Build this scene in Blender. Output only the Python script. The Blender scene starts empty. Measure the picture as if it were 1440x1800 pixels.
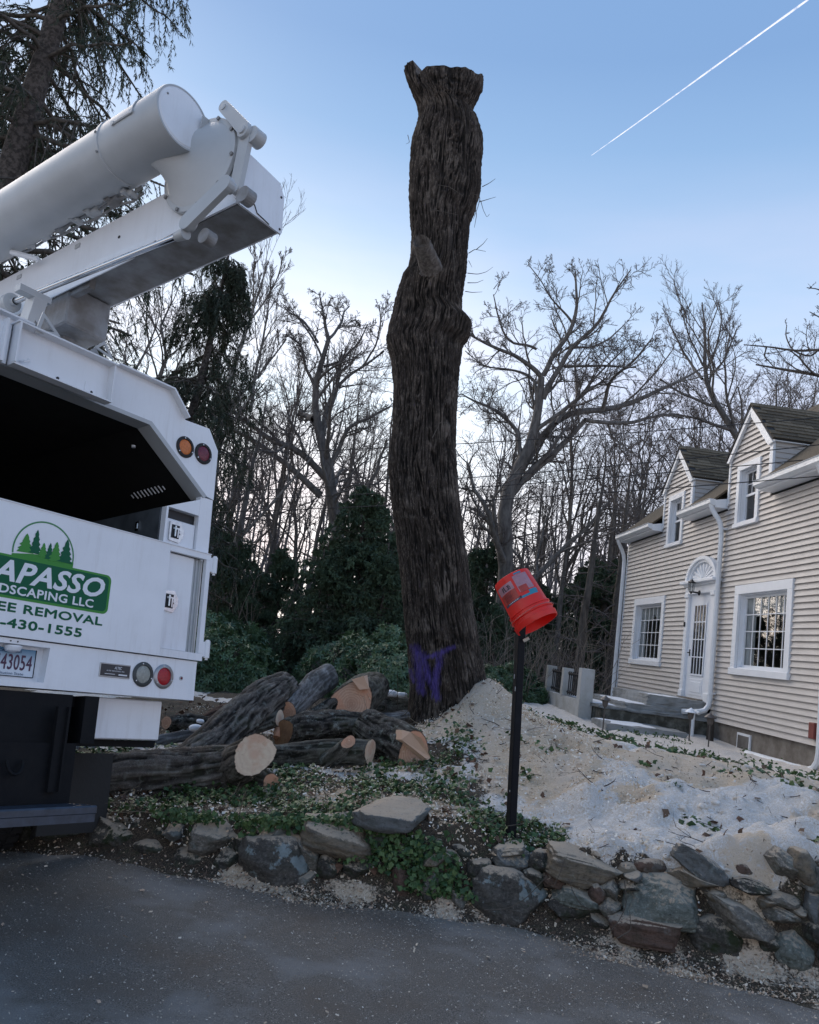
import bpy, math, random
import numpy as np
from mathutils import Vector, Matrix
PI = math.pi
rng = np.random.default_rng(7)
random.seed(7)
SC = bpy.context.scene
COL = SC.collection

# ------------------------------------------------------------------ camera
FPX = 1442.0
PITCH, ROLL = math.radians(8.87), math.radians(7.41)
CAM = np.array([0, 0, 1.6])
_F = np.array([0, math.cos(PITCH), math.sin(PITCH)])
_R0 = np.array([1.0, 0, 0]); _U0 = np.array([0, -math.sin(PITCH), math.cos(PITCH)])
_CX = math.cos(ROLL)*_R0 + math.sin(ROLL)*_U0
_CY = -math.sin(ROLL)*_R0 + math.cos(ROLL)*_U0
cd = bpy.data.cameras.new('camera'); cam = bpy.data.objects.new('camera', cd); COL.objects.link(cam)
cd.sensor_fit = 'HORIZONTAL'; cd.sensor_width = 36.0; cd.lens = 36.0*FPX/1440.0
cd.clip_start = 0.05; cd.clip_end = 9000
mw = Matrix.Identity(4)
for i in range(3):
    mw[i][0] = _CX[i]; mw[i][1] = _CY[i]; mw[i][2] = -_F[i]; mw[i][3] = CAM[i]
cam.matrix_world = mw
SC.camera = cam

# ------------------------------------------------------------------ world sky
SUN_EL, SUN_AZ = math.radians(28.0), math.radians(-35)     # raised and turned left to light the ground and house front
w = bpy.data.worlds.new('World'); SC.world = w; w.use_nodes = True
nt = w.node_tree; nt.nodes.clear()
def WN(t, **k):
    n = nt.nodes.new(t)
    for a, b in k.items(): setattr(n, a, b)
    return n
def wl(a, b): nt.links.new(a, b)
out = WN('ShaderNodeOutputWorld'); bg = WN('ShaderNodeBackground')
sky = WN('ShaderNodeTexSky', sky_type='NISHITA', sun_disc=False, sun_elevation=SUN_EL, sun_rotation=SUN_AZ,
         air_density=1.2, dust_density=1.5, ozone_density=2.0, altitude=100)
tc = WN('ShaderNodeTexCoord'); sep = WN('ShaderNodeSeparateXYZ'); wl(tc.outputs['Generated'], sep.inputs[0])
ramp = WN('ShaderNodeValToRGB'); wl(sep.outputs['Z'], ramp.inputs[0])
cr = ramp.color_ramp
stops = [(0.0, (1.0, .97, .93)), (.10, (.84, .87, .90)), (.20, (.58, .71, .82)), (.30, (.39, .56, .74)), (.44, (.265, .41, .60)), (.62, (.150, .262, .46)), (1.0, (.13, .235, .44))]
while len(cr.elements) < len(stops): cr.elements.new(.5)
for e, (p_, c_) in zip(cr.elements, stops): e.position = p_; e.color = (*c_, 1)
# soft pink veil of cloud low in the sky, broken by stretched noise
mp = WN('ShaderNodeMapping'); mp.inputs['Scale'].default_value = (1.2, 1.2, 5.0); wl(tc.outputs['Generated'], mp.inputs[0])
nz = WN('ShaderNodeTexNoise'); nz.inputs['Scale'].default_value = 1.6; nz.inputs['Detail'].default_value = 5; nz.inputs['Roughness'].default_value = .55
wl(mp.outputs[0], nz.inputs['Vector'])
cm = WN('ShaderNodeMapRange'); cm.inputs[1].default_value = .34; cm.inputs[2].default_value = .66; wl(nz.outputs['Fac'], cm.inputs[0])
hb = WN('ShaderNodeMapRange'); hb.inputs[1].default_value = .55; hb.inputs[2].default_value = .12; wl(sep.outputs['Z'], hb.inputs[0])
mul = WN('ShaderNodeMath', operation='MULTIPLY'); wl(cm.outputs[0], mul.inputs[0]); wl(hb.outputs[0], mul.inputs[1])
mul2 = WN('ShaderNodeMath', operation='MULTIPLY'); wl(mul.outputs[0], mul2.inputs[0]); mul2.inputs[1].default_value = .95
mixc = WN('ShaderNodeMix', data_type='RGBA'); wl(mul2.outputs[0], mixc.inputs[0]); wl(ramp.outputs[0], mixc.inputs[6]); mixc.inputs[7].default_value = (.66, .58, .68, 1)
# the low sky turns lavender toward the right of the sunset
lx = WN('ShaderNodeMapRange', interpolation_type='SMOOTHSTEP'); lx.inputs[1].default_value = -.05; lx.inputs[2].default_value = .55; wl(sep.outputs['X'], lx.inputs[0])
lz = WN('ShaderNodeMapRange', interpolation_type='SMOOTHSTEP'); lz.inputs[1].default_value = .56; lz.inputs[2].default_value = .22; wl(sep.outputs['Z'], lz.inputs[0])
lm = WN('ShaderNodeMath', operation='MULTIPLY'); wl(lx.outputs[0], lm.inputs[0]); wl(lz.outputs[0], lm.inputs[1])
lm2 = WN('ShaderNodeMath', operation='MULTIPLY'); wl(lm.outputs[0], lm2.inputs[0]); lm2.inputs[1].default_value = .62
lav = WN('ShaderNodeMix', data_type='RGBA'); wl(lm2.outputs[0], lav.inputs[0]); wl(mixc.outputs[2], lav.inputs[6]); lav.inputs[7].default_value = (.49, .48, .61, 1)
# glow of the low sun
dotn = WN('ShaderNodeVectorMath', operation='DOT_PRODUCT'); wl(tc.outputs['Generated'], dotn.inputs[0])
dotn.inputs[1].default_value = (math.sin(-.14)*math.cos(.12), math.cos(-.14)*math.cos(.12), math.sin(.12))
gm = WN('ShaderNodeMapRange', interpolation_type='SMOOTHSTEP'); gm.inputs[1].default_value = .90; gm.inputs[2].default_value = 1.0; wl(dotn.outputs['Value'], gm.inputs[0])
gl = WN('ShaderNodeMix', data_type='RGBA', blend_type='ADD'); wl(gm.outputs[0], gl.inputs[0]); wl(lav.outputs[2], gl.inputs[6]); gl.inputs[7].default_value = (.22, .18, .11, 1)
# blend with the physical sky
sc_ = WN('ShaderNodeMix', data_type='RGBA', blend_type='MULTIPLY'); sc_.inputs[0].default_value = 1; wl(sky.outputs[0], sc_.inputs[6]); sc_.inputs[7].default_value = (.9, .9, .9, 1)
fin = WN('ShaderNodeMix', data_type='RGBA'); fin.inputs[0].default_value = .9; 
k10 = WN('ShaderNodeMix', data_type='RGBA', blend_type='MULTIPLY'); k10.inputs[0].default_value = 1; wl(gl.outputs[2], k10.inputs[6]); k10.inputs[7].default_value = (10, 10, 10, 1)
k10.clamp_result = False; gl.clamp_result = False
wl(sc_.outputs[2], fin.inputs[6]); wl(k10.outputs[2], fin.inputs[7])
bg.inputs['Strength'].default_value = .10
wl(fin.outputs[2], bg.inputs['Color']); wl(bg.outputs[0], out.inputs['Surface'])

# ------------------------------------------------------------------ sun (broad, raised over the trees to brighten ground and house)
sl = bpy.data.lights.new('sun', 'SUN'); sl.energy = 2.4; sl.angle = math.radians(60); sl.color = (1, .87, .74)
so = bpy.data.objects.new('sun', sl); COL.objects.link(so)
sd = Vector((math.sin(SUN_AZ)*math.cos(SUN_EL), math.cos(SUN_AZ)*math.cos(SUN_EL), math.sin(SUN_EL)))
so.rotation_euler = sd.to_track_quat('Z', 'Y').to_euler()

SC.view_settings.view_transform = 'Standard'; SC.view_settings.look = 'None'
SC.view_settings.gamma = 1.0; SC.view_settings.use_curve_mapping = False
SC.view_settings.exposure = 0.72

# ------------------------------------------------------------------ geometry of places
def ray(x, y): return ((x-720)/FPX)*_CX - ((y-900)/FPX)*_CY + _F
def at(x, y, Y):                     # the point at a given distance ahead
    d = ray(x, y); return CAM + d*(Y/d[1])
def atz(x, y, z):
    d = ray(x, y); return CAM + d*((z-1.6)/d[2])

# ------------------------------------------------------------------ helpers
def nrm(v): return v/np.maximum(np.linalg.norm(v, axis=-1, keepdims=True), 1e-9)
def _hash(ix, iy, iz, seed):
    h = (ix*374761393 + iy*668265263 + iz*2147483647*3 + seed*1274126177) & 0xffffffff
    h = ((h ^ (h >> 13))*1274126177) & 0xffffffff
    h = h ^ (h >> 16)
    return (h & 0xffff)/65535.0
def vnoise(P, seed=0):
    P = np.asarray(P, float); I = np.floor(P).astype(np.int64); f = P-I; f = f*f*(3-2*f)
    r = 0
    for dx in (0, 1):
        for dy in (0, 1):
            for dz in (0, 1):
                wgt = (f[..., 0] if dx else 1-f[..., 0])*(f[..., 1] if dy else 1-f[..., 1])*(f[..., 2] if dz else 1-f[..., 2])
                r = r + wgt*_hash(I[..., 0]+dx, I[..., 1]+dy, I[..., 2]+dz, seed)
    return r*2-1
def fbm(P, oct=4, seed=0, gain=.5):
    a = 1; s = 0; t = 0; P = np.asarray(P, float)
    for i in range(oct):
        s = s + a*vnoise(P*(2**i)+i*17.3, seed+i); t += a; a *= gain
    return s/t

def link(name, me, mat=None, parent=None):
    o = bpy.data.objects.new(name, me); COL.objects.link(o)
    if mat is not None:
        for m_ in (mat if isinstance(mat, (list, tuple)) else [mat]): me.materials.append(m_)
    if parent is not None: o.parent = parent
    return o
def fast_mesh(name, V, faces_list, smooth=False, mats=None):
    """faces_list: list of int arrays (m,k)"""
    me = bpy.data.meshes.new(name)
    V = np.asarray(V, np.float32); me.vertices.add(len(V)); me.vertices.foreach_set('co', V.ravel())
    fl = [np.asarray(f, np.int32) for f in faces_list if len(f)]
    nl = sum(f.size for f in fl); nf = sum(len(f) for f in fl)
    me.loops.add(nl); me.polygons.add(nf)
    me.loops.foreach_set('vertex_index', np.concatenate([f.ravel() for f in fl]))
    tot = np.concatenate([np.full(len(f), f.shape[1], np.int32) for f in fl])
    st = np.concatenate([[0], np.cumsum(tot)[:-1]]).astype(np.int32)
    me.polygons.foreach_set('loop_start', st)
    me.polygons.foreach_set('use_smooth', np.full(nf, bool(smooth)))
    if mats is not None: me.polygons.foreach_set('material_index', np.asarray(mats, np.int32))
    me.update(calc_edges=True); me.validate()
    return me
def vattr(me, name, data, typ='FLOAT'):
    a = me.attributes.new(name, typ, 'POINT')
    a.data.foreach_set('value' if typ == 'FLOAT' else 'color', np.asarray(data, np.float32).ravel())
def grid_faces(nu, nv, wrap=False, off=0):
    """verts index i*nu+j, i<nv, j<nu"""
    j = np.arange(nu if wrap else nu-1); i = np.arange(nv-1)
    J, I = np.meshgrid(j, i); J2 = (J+1) % nu
    return np.stack([I*nu+J, I*nu+J2, (I+1)*nu+J2, (I+1)*nu+J], -1).reshape(-1, 4)+off

class MB:
    def __init__(s): s.v = []; s.f = {}; s.n = 0; s.fo = []
    def add(s, V, F):
        V = np.asarray(V, float).reshape(-1, 3)
        for f in F: s.fo.append(tuple(int(i)+s.n for i in f))
        s.v.append(V); s.n += len(V); return s
    def box(s, c, d, R=None, b=0):
        x, y, z = np.array(d)/2.0
        if b > 0:
            V = []
            for sx in (-1, 1):
                for sy in (-1, 1):
                    for sz in (-1, 1):
                        V += [(sx*x, sy*(y-b), sz*(z-b)), (sx*(x-b), sy*y, sz*(z-b)), (sx*(x-b), sy*(y-b), sz*z)]
            V = np.array(V); idx = lambda sx, sy, sz, k: ((sx*2+sy)*2+sz)*3+k
            F = []
            for k, o in enumerate([(1, 2), (0, 2), (0, 1)]):
                for sgn in (0, 1):
                    q = []
                    for a, bb in ((0, 0), (1, 0), (1, 1), (0, 1)):
                        t = [0, 0, 0]; t[k] = sgn; t[o[0]] = a; t[o[1]] = bb; q.append(idx(*t, k))
                    F.append(q)
            for k in range(3):
                o = [i for i in range(3) if i != k]
                for a in (0, 1):
                    for bb in (0, 1):
                        t0 = [0, 0, 0]; t0[o[0]] = a; t0[o[1]] = bb; t1 = list(t0); t1[k] = 1
                        F.append([idx(*t0, o[0]), idx(*t0, o[1]), idx(*t1, o[1]), idx(*t1, o[0])])
            for sx in (0, 1):
                for sy in (0, 1):
                    for sz in (0, 1): F.append([idx(sx, sy, sz, 0), idx(sx, sy, sz, 1), idx(sx, sy, sz, 2)])
        else:
            V = np.array([(sx*x, sy*y, sz*z) for sx in (-1, 1) for sy in (-1, 1) for sz in (-1, 1)])
            F = [(0, 1, 3, 2), (4, 6, 7, 5), (0, 4, 5, 1), (2, 3, 7, 6), (0, 2, 6, 4), (1, 5, 7, 3)]
        if R is not None: V = V@np.array(R).T
        return s.add(V+np.array(c), F)
    def ext(s, pts, axis, a, b):
        """polygon pts (2D) extruded along axis from a to b. axis x: pts=(y,z); y: pts=(x,z); z: pts=(x,y)"""
        n = len(pts); V = []
        for t in (a, b):
            for (u, v) in pts: V.append({'x': (t, u, v), 'y': (u, t, v), 'z': (u, v, t)}[axis])
        F = [tuple(range(n))[::-1], tuple(range(n, 2*n))]+[(i, (i+1) % n, n+(i+1) % n, n+i) for i in range(n)]
        return s.add(V, F)
    def cyl(s, a, b, r0, r1=None, n=16, cap=True):
        r1 = r0 if r1 is None else r1
        a = np.array(a, float); b = np.array(b, float); t = nrm(b-a)
        ref = np.array([0, 0, 1.]) if abs(t[2]) < .9 else np.array([1., 0, 0])
        u = nrm(np.cross(t, ref)); v = np.cross(t, u); th = np.arange(n)*2*PI/n
        ring = np.cos(th)[:, None]*u+np.sin(th)[:, None]*v
        V = np.vstack([a+ring*r0, b+ring*r1])
        F = [(i, (i+1) % n, n+(i+1) % n, n+i) for i in range(n)]
        if cap: F += [tuple(range(n))[::-1], tuple(range(n, 2*n))]
        return s.add(V, F)
    def lathe(s, a, axis, prof, n=32):
        """prof list of (t, r) along axis from a"""
        a = np.array(a, float); t = nrm(np.array(axis, float)); ref = np.array([0, 0, 1.]) if abs(t[2]) < .9 else np.array([1., 0, 0])
        u = nrm(np.cross(t, ref)); v = np.cross(t, u); th = np.arange(n)*2*PI/n
        ring = np.cos(th)[:, None]*u+np.sin(th)[:, None]*v
        V = np.vstack([a+t*p+ring*max(r, 1e-4) for p, r in prof])
        return s.add(V, grid_faces(n, len(prof), True))
    def tube(s, pts, r, n=8, cap=True):
        V, F = tube_np(np.array(pts, float)[None], np.broadcast_to(np.asarray(r, float), (len(pts),))[None].copy(), n)
        F = [tuple(f) for f in F]
        if cap: F += [tuple(range(n))[::-1], tuple(range(len(V)-n, len(V)))]
        return s.add(V, F)
    def build(s, name, mat, parent=None, smooth=False):
        me = bpy.data.meshes.new(name); me.from_pydata(np.vstack(s.v).tolist(), [], s.fo); me.update()
        if smooth:
            me.polygons.foreach_set('use_smooth', [True]*len(me.polygons))
            try: me.set_sharp_from_angle(angle=math.radians(40))
            except Exception: pass
        return link(name, me, mat, parent)

def tube_np(P, R, k):
    """P (m,n,3) R (m,n) -> verts, quads"""
    m, n, _ = P.shape
    T = np.empty_like(P); T[:, 1:-1] = P[:, 2:]-P[:, :-2]; T[:, 0] = P[:, 1]-P[:, 0]; T[:, -1] = P[:, -1]-P[:, -2]
    T = nrm(T); d = nrm(P[:, -1]-P[:, 0])[:, None]
    ref = np.where(np.abs(d[..., 2:3]) < .8, np.array([0, 0, 1.]), np.array([1., 0, 0]))
    U = nrm(np.cross(T, np.broadcast_to(ref, T.shape))); W = np.cross(T, U)
    th = np.arange(k)*2*PI/k
    V = P[:, :, None]+R[:, :, None, None]*(np.cos(th)[:, None]*U[:, :, None]+np.sin(th)[:, None]*W[:, :, None])
    b = np.arange(m)*n*k; f = grid_faces(k, n, True)
    F = (f[None]+b[:, None, None]).reshape(-1, 4)
    return V.reshape(-1, 3), F

def tag(o, label=None, cat=None, group=None, kind=None):
    if label: o['label'] = label
    if cat: o['category'] = cat
    if group: o['group'] = group
    if kind: o['kind'] = kind
    return o
def empty(name, loc=(0, 0, 0), rz=0):
    o = bpy.data.objects.new(name, None); COL.objects.link(o); o.location = loc; o.rotation_euler = (0, 0, rz)
    o.empty_display_size = .2; return o
def copy_tree(o, parent=None):
    c = o.copy(); COL.objects.link(c); c.parent = parent
    for ch in list(o.children): copy_tree(ch, c)
    return c
def lerp_path(pts, n):
    p = np.array(pts, float); s = np.r_[0, np.cumsum(np.linalg.norm(np.diff(p[:, :3], axis=0), axis=1))]
    t = np.linspace(0, s[-1], n)
    return np.stack([np.interp(t, s, p[:, i]) for i in range(p.shape[1])], -1)
def smooth_path(p, it=2):
    p = p.copy()
    for _ in range(it): p[1:-1] = .25*p[:-2]+.5*p[1:-1]+.25*p[2:]
    return p

# ------------------------------------------------------------------ materials
def mat(name, col, rough=.7, metal=0, var=0, vscale=6, col2=None, bump=0, bscale=40, bdist=.01, spec=.5, stretch=None, coords='Object', coat=0, detail=5, thr=(.35, .65)):
    m = bpy.data.materials.new(name); m.use_nodes = True; n = m.node_tree; B = n.nodes['Principled BSDF']
    B.inputs['Base Color'].default_value = (*col, 1); B.inputs['Roughness'].default_value = rough; B.inputs['Metallic'].default_value = metal
    B.inputs['Specular IOR Level'].default_value = spec
    if coat: B.inputs['Coat Weight'].default_value = coat
    t = n.nodes.new('ShaderNodeTexCoord'); vec = t.outputs[coords]
    if stretch:
        mp = n.nodes.new('ShaderNodeMapping'); mp.inputs['Scale'].default_value = stretch; n.links.new(vec, mp.inputs[0]); vec = mp.outputs[0]
    if var or col2:
        z = n.nodes.new('ShaderNodeTexNoise'); z.inputs['Scale'].default_value = vscale; z.inputs['Detail'].default_value = detail; z.inputs['Roughness'].default_value = .6
        n.links.new(vec, z.inputs['Vector'])
        mr = n.nodes.new('ShaderNodeMapRange'); mr.inputs[1].default_value = thr[0]; mr.inputs[2].default_value = thr[1]; n.links.new(z.outputs['Fac'], mr.inputs[0])
        mx = n.nodes.new('ShaderNodeMix'); mx.data_type = 'RGBA'; n.links.new(mr.outputs[0], mx.inputs[0])
        c2 = col2 if col2 else tuple(max(0, c*(1-var)) for c in col)
        mx.inputs[6].default_value = (*col, 1); mx.inputs[7].default_value = (*c2, 1)
        n.links.new(mx.outputs[2], B.inputs['Base Color'])
        rr = n.nodes.new('ShaderNodeMapRange'); rr.inputs[3].default_value = max(0, rough-.08); rr.inputs[4].default_value = min(1, rough+.08); n.links.new(z.outputs['Fac'], rr.inputs[0]); n.links.new(rr.outputs[0], B.inputs['Roughness'])
    if bump:
        z2 = n.nodes.new('ShaderNodeTexNoise'); z2.inputs['Scale'].default_value = bscale; z2.inputs['Detail'].default_value = 6
        n.links.new(vec, z2.inputs['Vector'])
        bp = n.nodes.new('ShaderNodeBump'); bp.inputs['Strength'].default_value = bump; bp.inputs['Distance'].default_value = bdist
        n.links.new(z2.outputs['Fac'], bp.inputs['Height']); n.links.new(bp.outputs[0], B.inputs['Normal'])
    return m
class NT:   # tiny node helper
    def __init__(s, m): s.t = m.node_tree; s.B = s.t.nodes['Principled BSDF']
    def n(s, t, **k):
        x = s.t.nodes.new(t)
        for a, b in k.items(): setattr(x, a, b)
        return x
    def l(s, a, b): s.t.links.new(a, b)
    def noise(s, vec, scale, det=5, rough=.6):
        z = s.n('ShaderNodeTexNoise'); z.inputs['Scale'].default_value = scale; z.inputs['Detail'].default_value = det; z.inputs['Roughness'].default_value = rough
        s.l(vec, z.inputs['Vector']); return z.outputs['Fac']
    def mr(s, v, a, b, c=0, d=1):
        r = s.n('ShaderNodeMapRange'); s.l(v, r.inputs[0])
        for i, q in zip((1, 2, 3, 4), (a, b, c, d)): r.inputs[i].default_value = q
        return r.outputs[0]
    def mix(s, f, a, b):
        m = s.n('ShaderNodeMix', data_type='RGBA')
        if isinstance(f, (int, float)): m.inputs[0].default_value = f
        else: s.l(f, m.inputs[0])
        for i, q in ((6, a), (7, b)):
            if isinstance(q, tuple): m.inputs[i].default_value = (*q, 1)
            else: s.l(q, m.inputs[i])
        return m.outputs[2]
    def math(s, op, a, b=0):
        m = s.n('ShaderNodeMath', operation=op)
        for i, q in ((0, a), (1, b)):
            if isinstance(q, (int, float)): m.inputs[i].default_value = q
            else: s.l(q, m.inputs[i])
        return m.outputs[0]
    def attr(s, name):
        a = s.n('ShaderNodeAttribute', attribute_name=name); return a
    def bump(s, h, st, d):
        b = s.n('ShaderNodeBump'); b.inputs['Strength'].default_value = st; b.inputs['Distance'].default_value = d; s.l(h, b.inputs['Height']); s.l(b.outputs[0], s.B.inputs['Normal'])
def newmat(name, rough=.8, spec=.4):
    m = bpy.data.materials.new(name); m.use_nodes = True; q = NT(m); q.B.inputs['Roughness'].default_value = rough; q.B.inputs['Specular IOR Level'].default_value = spec
    return m, q
# ================================================================== GROUND
_wl = np.array([(-9, 7.4), (-4, 6.3), (-2.6, 5.95), (-1.83, 5.72), (-.54, 5.42), (.94, 5.30), (1.88, 5.02), (2.59, 4.85), (4, 4.5), (9, 3.2), (30, -3)])
_wt = np.array([(-9, .05), (-4, .08), (-2.6, .14), (-1.83, .22), (-.54, .36), (.1, .46), (.94, .44), (1.4, .46), (1.88, .58), (2.59, .68), (4, .72), (9, .7), (30, .7)])
def wall_y(x): return np.interp(x, _wl[:, 0], _wl[:, 1])
def wall_h(x): return np.interp(x, _wt[:, 0], _wt[:, 1])
CP = np.array([(-4, 7, .1), (-2, 7, .30), (-1, 7, .42), (-1, 6.2, .38), (0, 7, .50), (0, 6, .47), (.8, 6.6, .58), (1.5, 6.5, .72), (2.5, 6.5, .84), (3.5, 6.5, .86), (1.4, 5.8, .62), (2.2, 5.6, .74), (3, 5.4, .76),
  (4.5, 6, .84), (1.2, 8.6, .96), (1.8, 8.6, .90), (3.3, 8, .80), (4.8, 7.5, .76), (.4, 9.3, .63), (-.4, 8.2, .52), (-1, 9.5, .58), (-3, 9, .35), (-2, 12, .45), (2.5, 12, .50),
  (4.5, 12, .47), (5.8, 15, .48), (3.5, 16, .50), (6, 22, .48), (2, 22, .55), (-2, 20, .35), (-7, 14, .0), (-8, 9, -.25), (10, 8, .7), (12, 15, .5), (1, 14, .52), (0, 26, .3), (8, 27, .4), (-8, 24, 0)], float)
def _tps():
    X = CP[:, :2]; d = np.linalg.norm(X[:, None]-X[None], axis=2); n = len(X)
    K = np.where(d > 0, d*d*np.log(d+1e-12), 0)+np.eye(n)*.02; Pm = np.c_[np.ones(n), X]
    A = np.block([[K, Pm], [Pm.T, np.zeros((3, 3))]]); return np.linalg.solve(A, np.r_[CP[:, 2], 0, 0, 0])
_tw = _tps()
def yard_z(x, y):
    x = np.asarray(x, float); y = np.asarray(y, float); r = np.full(x.shape, _tw[-3])+_tw[-2]*x+_tw[-1]*y
    for i in range(len(CP)):
        d2 = (x-CP[i, 0])**2+(y-CP[i, 1])**2+1e-12; r = r+_tw[i]*.5*d2*np.log(d2)
    return r
TRXY = np.array([-.8004, .5778])
def road_z(x, y):
    s = (x+1.92)*TRXY[0]+(y-4.51)*TRXY[1]
    s = np.maximum(s-.25, 0); s = s*s/(s+.5)
    return -.175*np.minimum(s, 12)
def smst(t): t = np.clip(t, 0, 1); return t*t*(3-2*t)
def ground_z(x, y):
    x = np.asarray(x, float); y = np.asarray(y, float)
    yw = wall_y(x); h = wall_h(x); rz = road_z(x, y)
    t = (y-yw)/(.12+.28*h)
    yz = yard_z(x, y); k = smst((y-yw-.3)/1.2)
    far = smst((np.hypot(x, y)-24)/10)
    top = h*(1-k)+yz*k
    top = top*(1-far)+(-.5)*far
    P = np.stack([x, y, x*0], -1)
    pile = (.48+.26*fbm(P*2.8, 4, 15))*np.exp(-(np.hypot((x-1.02+.10*vnoise(P*2.2, 4))/.44, (y-9.05)/.44))**1.7)
    top = top+pile*(1-far)
    # low skirt of sawdust and dirt swept against the foot of the wall
    skirt = .075*np.exp(-np.maximum(yw-y, 0)/np.maximum(.05, .13+.10*np.clip(vnoise(P*1.3, 5), -1, 1)+.06*vnoise(P*5, 6)+.05*np.clip(x, 0, 3)))
    z = np.where(t > 0, rz+.075+(top-.075-rz)*smst(t), rz-.035+skirt+.035*np.exp(-np.maximum(yw-y, 0)/.05))
    return z
def bumps(x, y):
    P = np.stack([x, y, x*0], -1)
    right = smst((x-.7)/.6)*smst((9.6-y)/1.5)
    b = .06*fbm(P*1.1, 3, 3)+.046*fbm(P*4.5, 3, 11)+.024*fbm(P*13, 3, 21)
    lump = .15*np.maximum(fbm(P*3.2, 4, 31)-.02, -.2)*right*smst((7.4-y)/1.4)
    holes = -.22*np.maximum(fbm(P*3.1, 2, 77)-.38, 0)*right*2-.05*np.maximum(vnoise(P*8, 79)-.5, 0)*right
    return b+lump+holes
def full_z(x, y):
    x = np.asarray(x, float); y = np.asarray(y, float)
    yw = wall_y(x); k = smst((y-yw+.02)/.12)
    return ground_z(x, y)+bumps(x, y)*(k*.9+.1)+.0

def cover(x, y):
    """what lies on the ground: snow, sawdust, ivy (0..1 each)"""
    P = np.stack([x, y, x*0], -1); yw = wall_y(x)
    n1 = fbm(P*.9, 4, 41); n2 = fbm(P*2.6, 4, 51); n3 = fbm(P*6, 3, 61)
    # right bank
    right = smst((x-.55)/.5); back = smst((y-8.6-.3*(x-2)*-.5)/1.2)
    crest = 8.8-.35*np.clip(x-1.2, -1, 5)
    saw = right*smst((y-yw-.50+1.2*n1+1.1*n2)/1.2)*(1-smst((y-crest-.6*n2)/.7))*(.80+.5*n2)
    saw = np.maximum(saw, smst((1.25-np.hypot((x-1.0)/.95, (y-8.9)))/.25))
    snow = right*smst((y-yw-.12+.12*n3)/.15)*(1-.5*saw)
    lawn = smst((y-crest-.2)/.6)*smst((x+.0*y)/1.5)
    snow = np.maximum(snow, lawn*smst((n2+.32+.15*n1)/.25))
    # left
    left = 1-right
    snowl = left*smst((n1+.5*n2-.02)/.12)*smst((y-6.3)/.5)
    snow = np.maximum(snow, snowl)
    saw = np.maximum(saw, left*.9*smst((n2*.8+n3*.4-.05)/.25)*smst((y-yw-.2)/.4)*smst((9.2-y)/.8)*smst((x+1.6)/.8))
    saw = np.maximum(saw, np.clip(.48+.55*n2+.35*n3, 0, .9)*smst((yw+.06-y)/.05)*smst((x+1.4+.5*n1)/.6))     # the skirt in front of the wall
    saw = np.maximum(saw, np.clip(.12+.8*n2+.9*n3, 0, .6)*smst((yw+.42-y)/.1)*smst((y-yw+.05)/.05)*smst((x+.6+.4*n1)/.5))
    snow = np.maximum(snow, smst((1-np.hypot((x+1.95)/.62, (y-7.95)/.48)+.5*n3)/.25)); snow = np.maximum(snow, .9*smst((1-np.hypot((x+.95)/.4, (y-8.9)/.5)+.6*n3)/.25))
    patch = smst((.42-np.hypot((x-.28)/1.3, (y-5.95)/.75))/.15); saw = np.maximum(saw, patch*.95)
    n4 = fbm(P*3.6, 3, 71)
    ivy = left*smst((n4+.5*n1+.02+.30*smst((.1-x)/.8)*smst((6.9-y)/.8))/.22)*smst((y-yw-.08)/.1)*smst((8.6-y)/1)*.85
    ivy = ivy*(1-.7*patch)
    p2 = smst((.55-np.hypot((x-.95)/.8, (y-5.75)/.6))/.15); ivy = np.maximum(ivy, p2*.9); snow = snow*(1-p2*.8); 
    ivb = np.exp(-((y-(crest+.75-.12*(x-1.5)))/.5)**2)*smst((n3+.3)/.3)*smst((x-1.2)/.5); ivy = np.maximum(ivy, ivb*(lawn>.05))
    ivy = np.maximum(ivy, lawn*smst((n3*.6+n2*.6-.32)/.1)*.9)
    saw = np.where(saw > snow*.2, saw, saw)
    return np.clip(snow, 0, 1), np.clip(saw, 0, 1), np.clip(ivy, 0, 1)

gm_, g = newmat('yard_cover', .9, .25)
tcd = g.n('ShaderNodeTexCoord').outputs['Object']
nA = g.noise(tcd, 9, 8, .7); nB = g.noise(tcd, 60, 6, .7); nC = g.noise(tcd, 2.2, 4); nD = g.noise(tcd, 160, 3, .7)
soil = g.mix(g.mr(nB, .35, .65), (.026, .021, .016), (.075, .058, .043)); soil = g.mix(g.mr(nA, .5, .7), soil, (.045, .050, .028))
fleck = g.mr(nD, .56, .62); soil = g.mix(g.math('MULTIPLY', fleck, .55), soil, (.30, .23, .16))
dust = g.mix(g.mr(nB, .3, .7), (.38, .29, .20), (.66, .54, .40)); dust = g.mix(g.mr(nD, .60, .66), dust, (.24, .17, .11)); dust = g.mix(g.mr(nC, .4, .7), dust, (.54, .45, .36))
snw = g.mix(g.mr(nA, .35, .7), (.50, .485, .465), (.79, .77, .75)); snw = g.mix(g.math('MULTIPLY', g.mr(nB, .44, .58), g.mr(nA, .36, .56, .25, 1.0)), snw, (.52, .45, .365)); snw = g.mix(g.math('MULTIPLY', g.mr(nD, .56, .62), .7), snw, (.30, .24, .18))
e1 = g.math('MULTIPLY', g.math('SUBTRACT', nA, .5), .9); e2 = g.math('MULTIPLY', g.math('SUBTRACT', nB, .5), .7); e = g.math('ADD', e1, e2)
sA = g.mr(g.math('ADD', g.attr('snow').outputs['Fac'], e), .46, .56); dA = g.mr(g.math('ADD', g.attr('saw').outputs['Fac'], e), .45, .60)
c = g.mix(sA, soil, snw); c = g.mix(dA, c, dust); g.l(c, g.B.inputs['Base Color'])
g.bump(g.math('ADD', g.math('MULTIPLY', nB, .6), g.math('MULTIPLY', nD, .3)), .7, .02)

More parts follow.
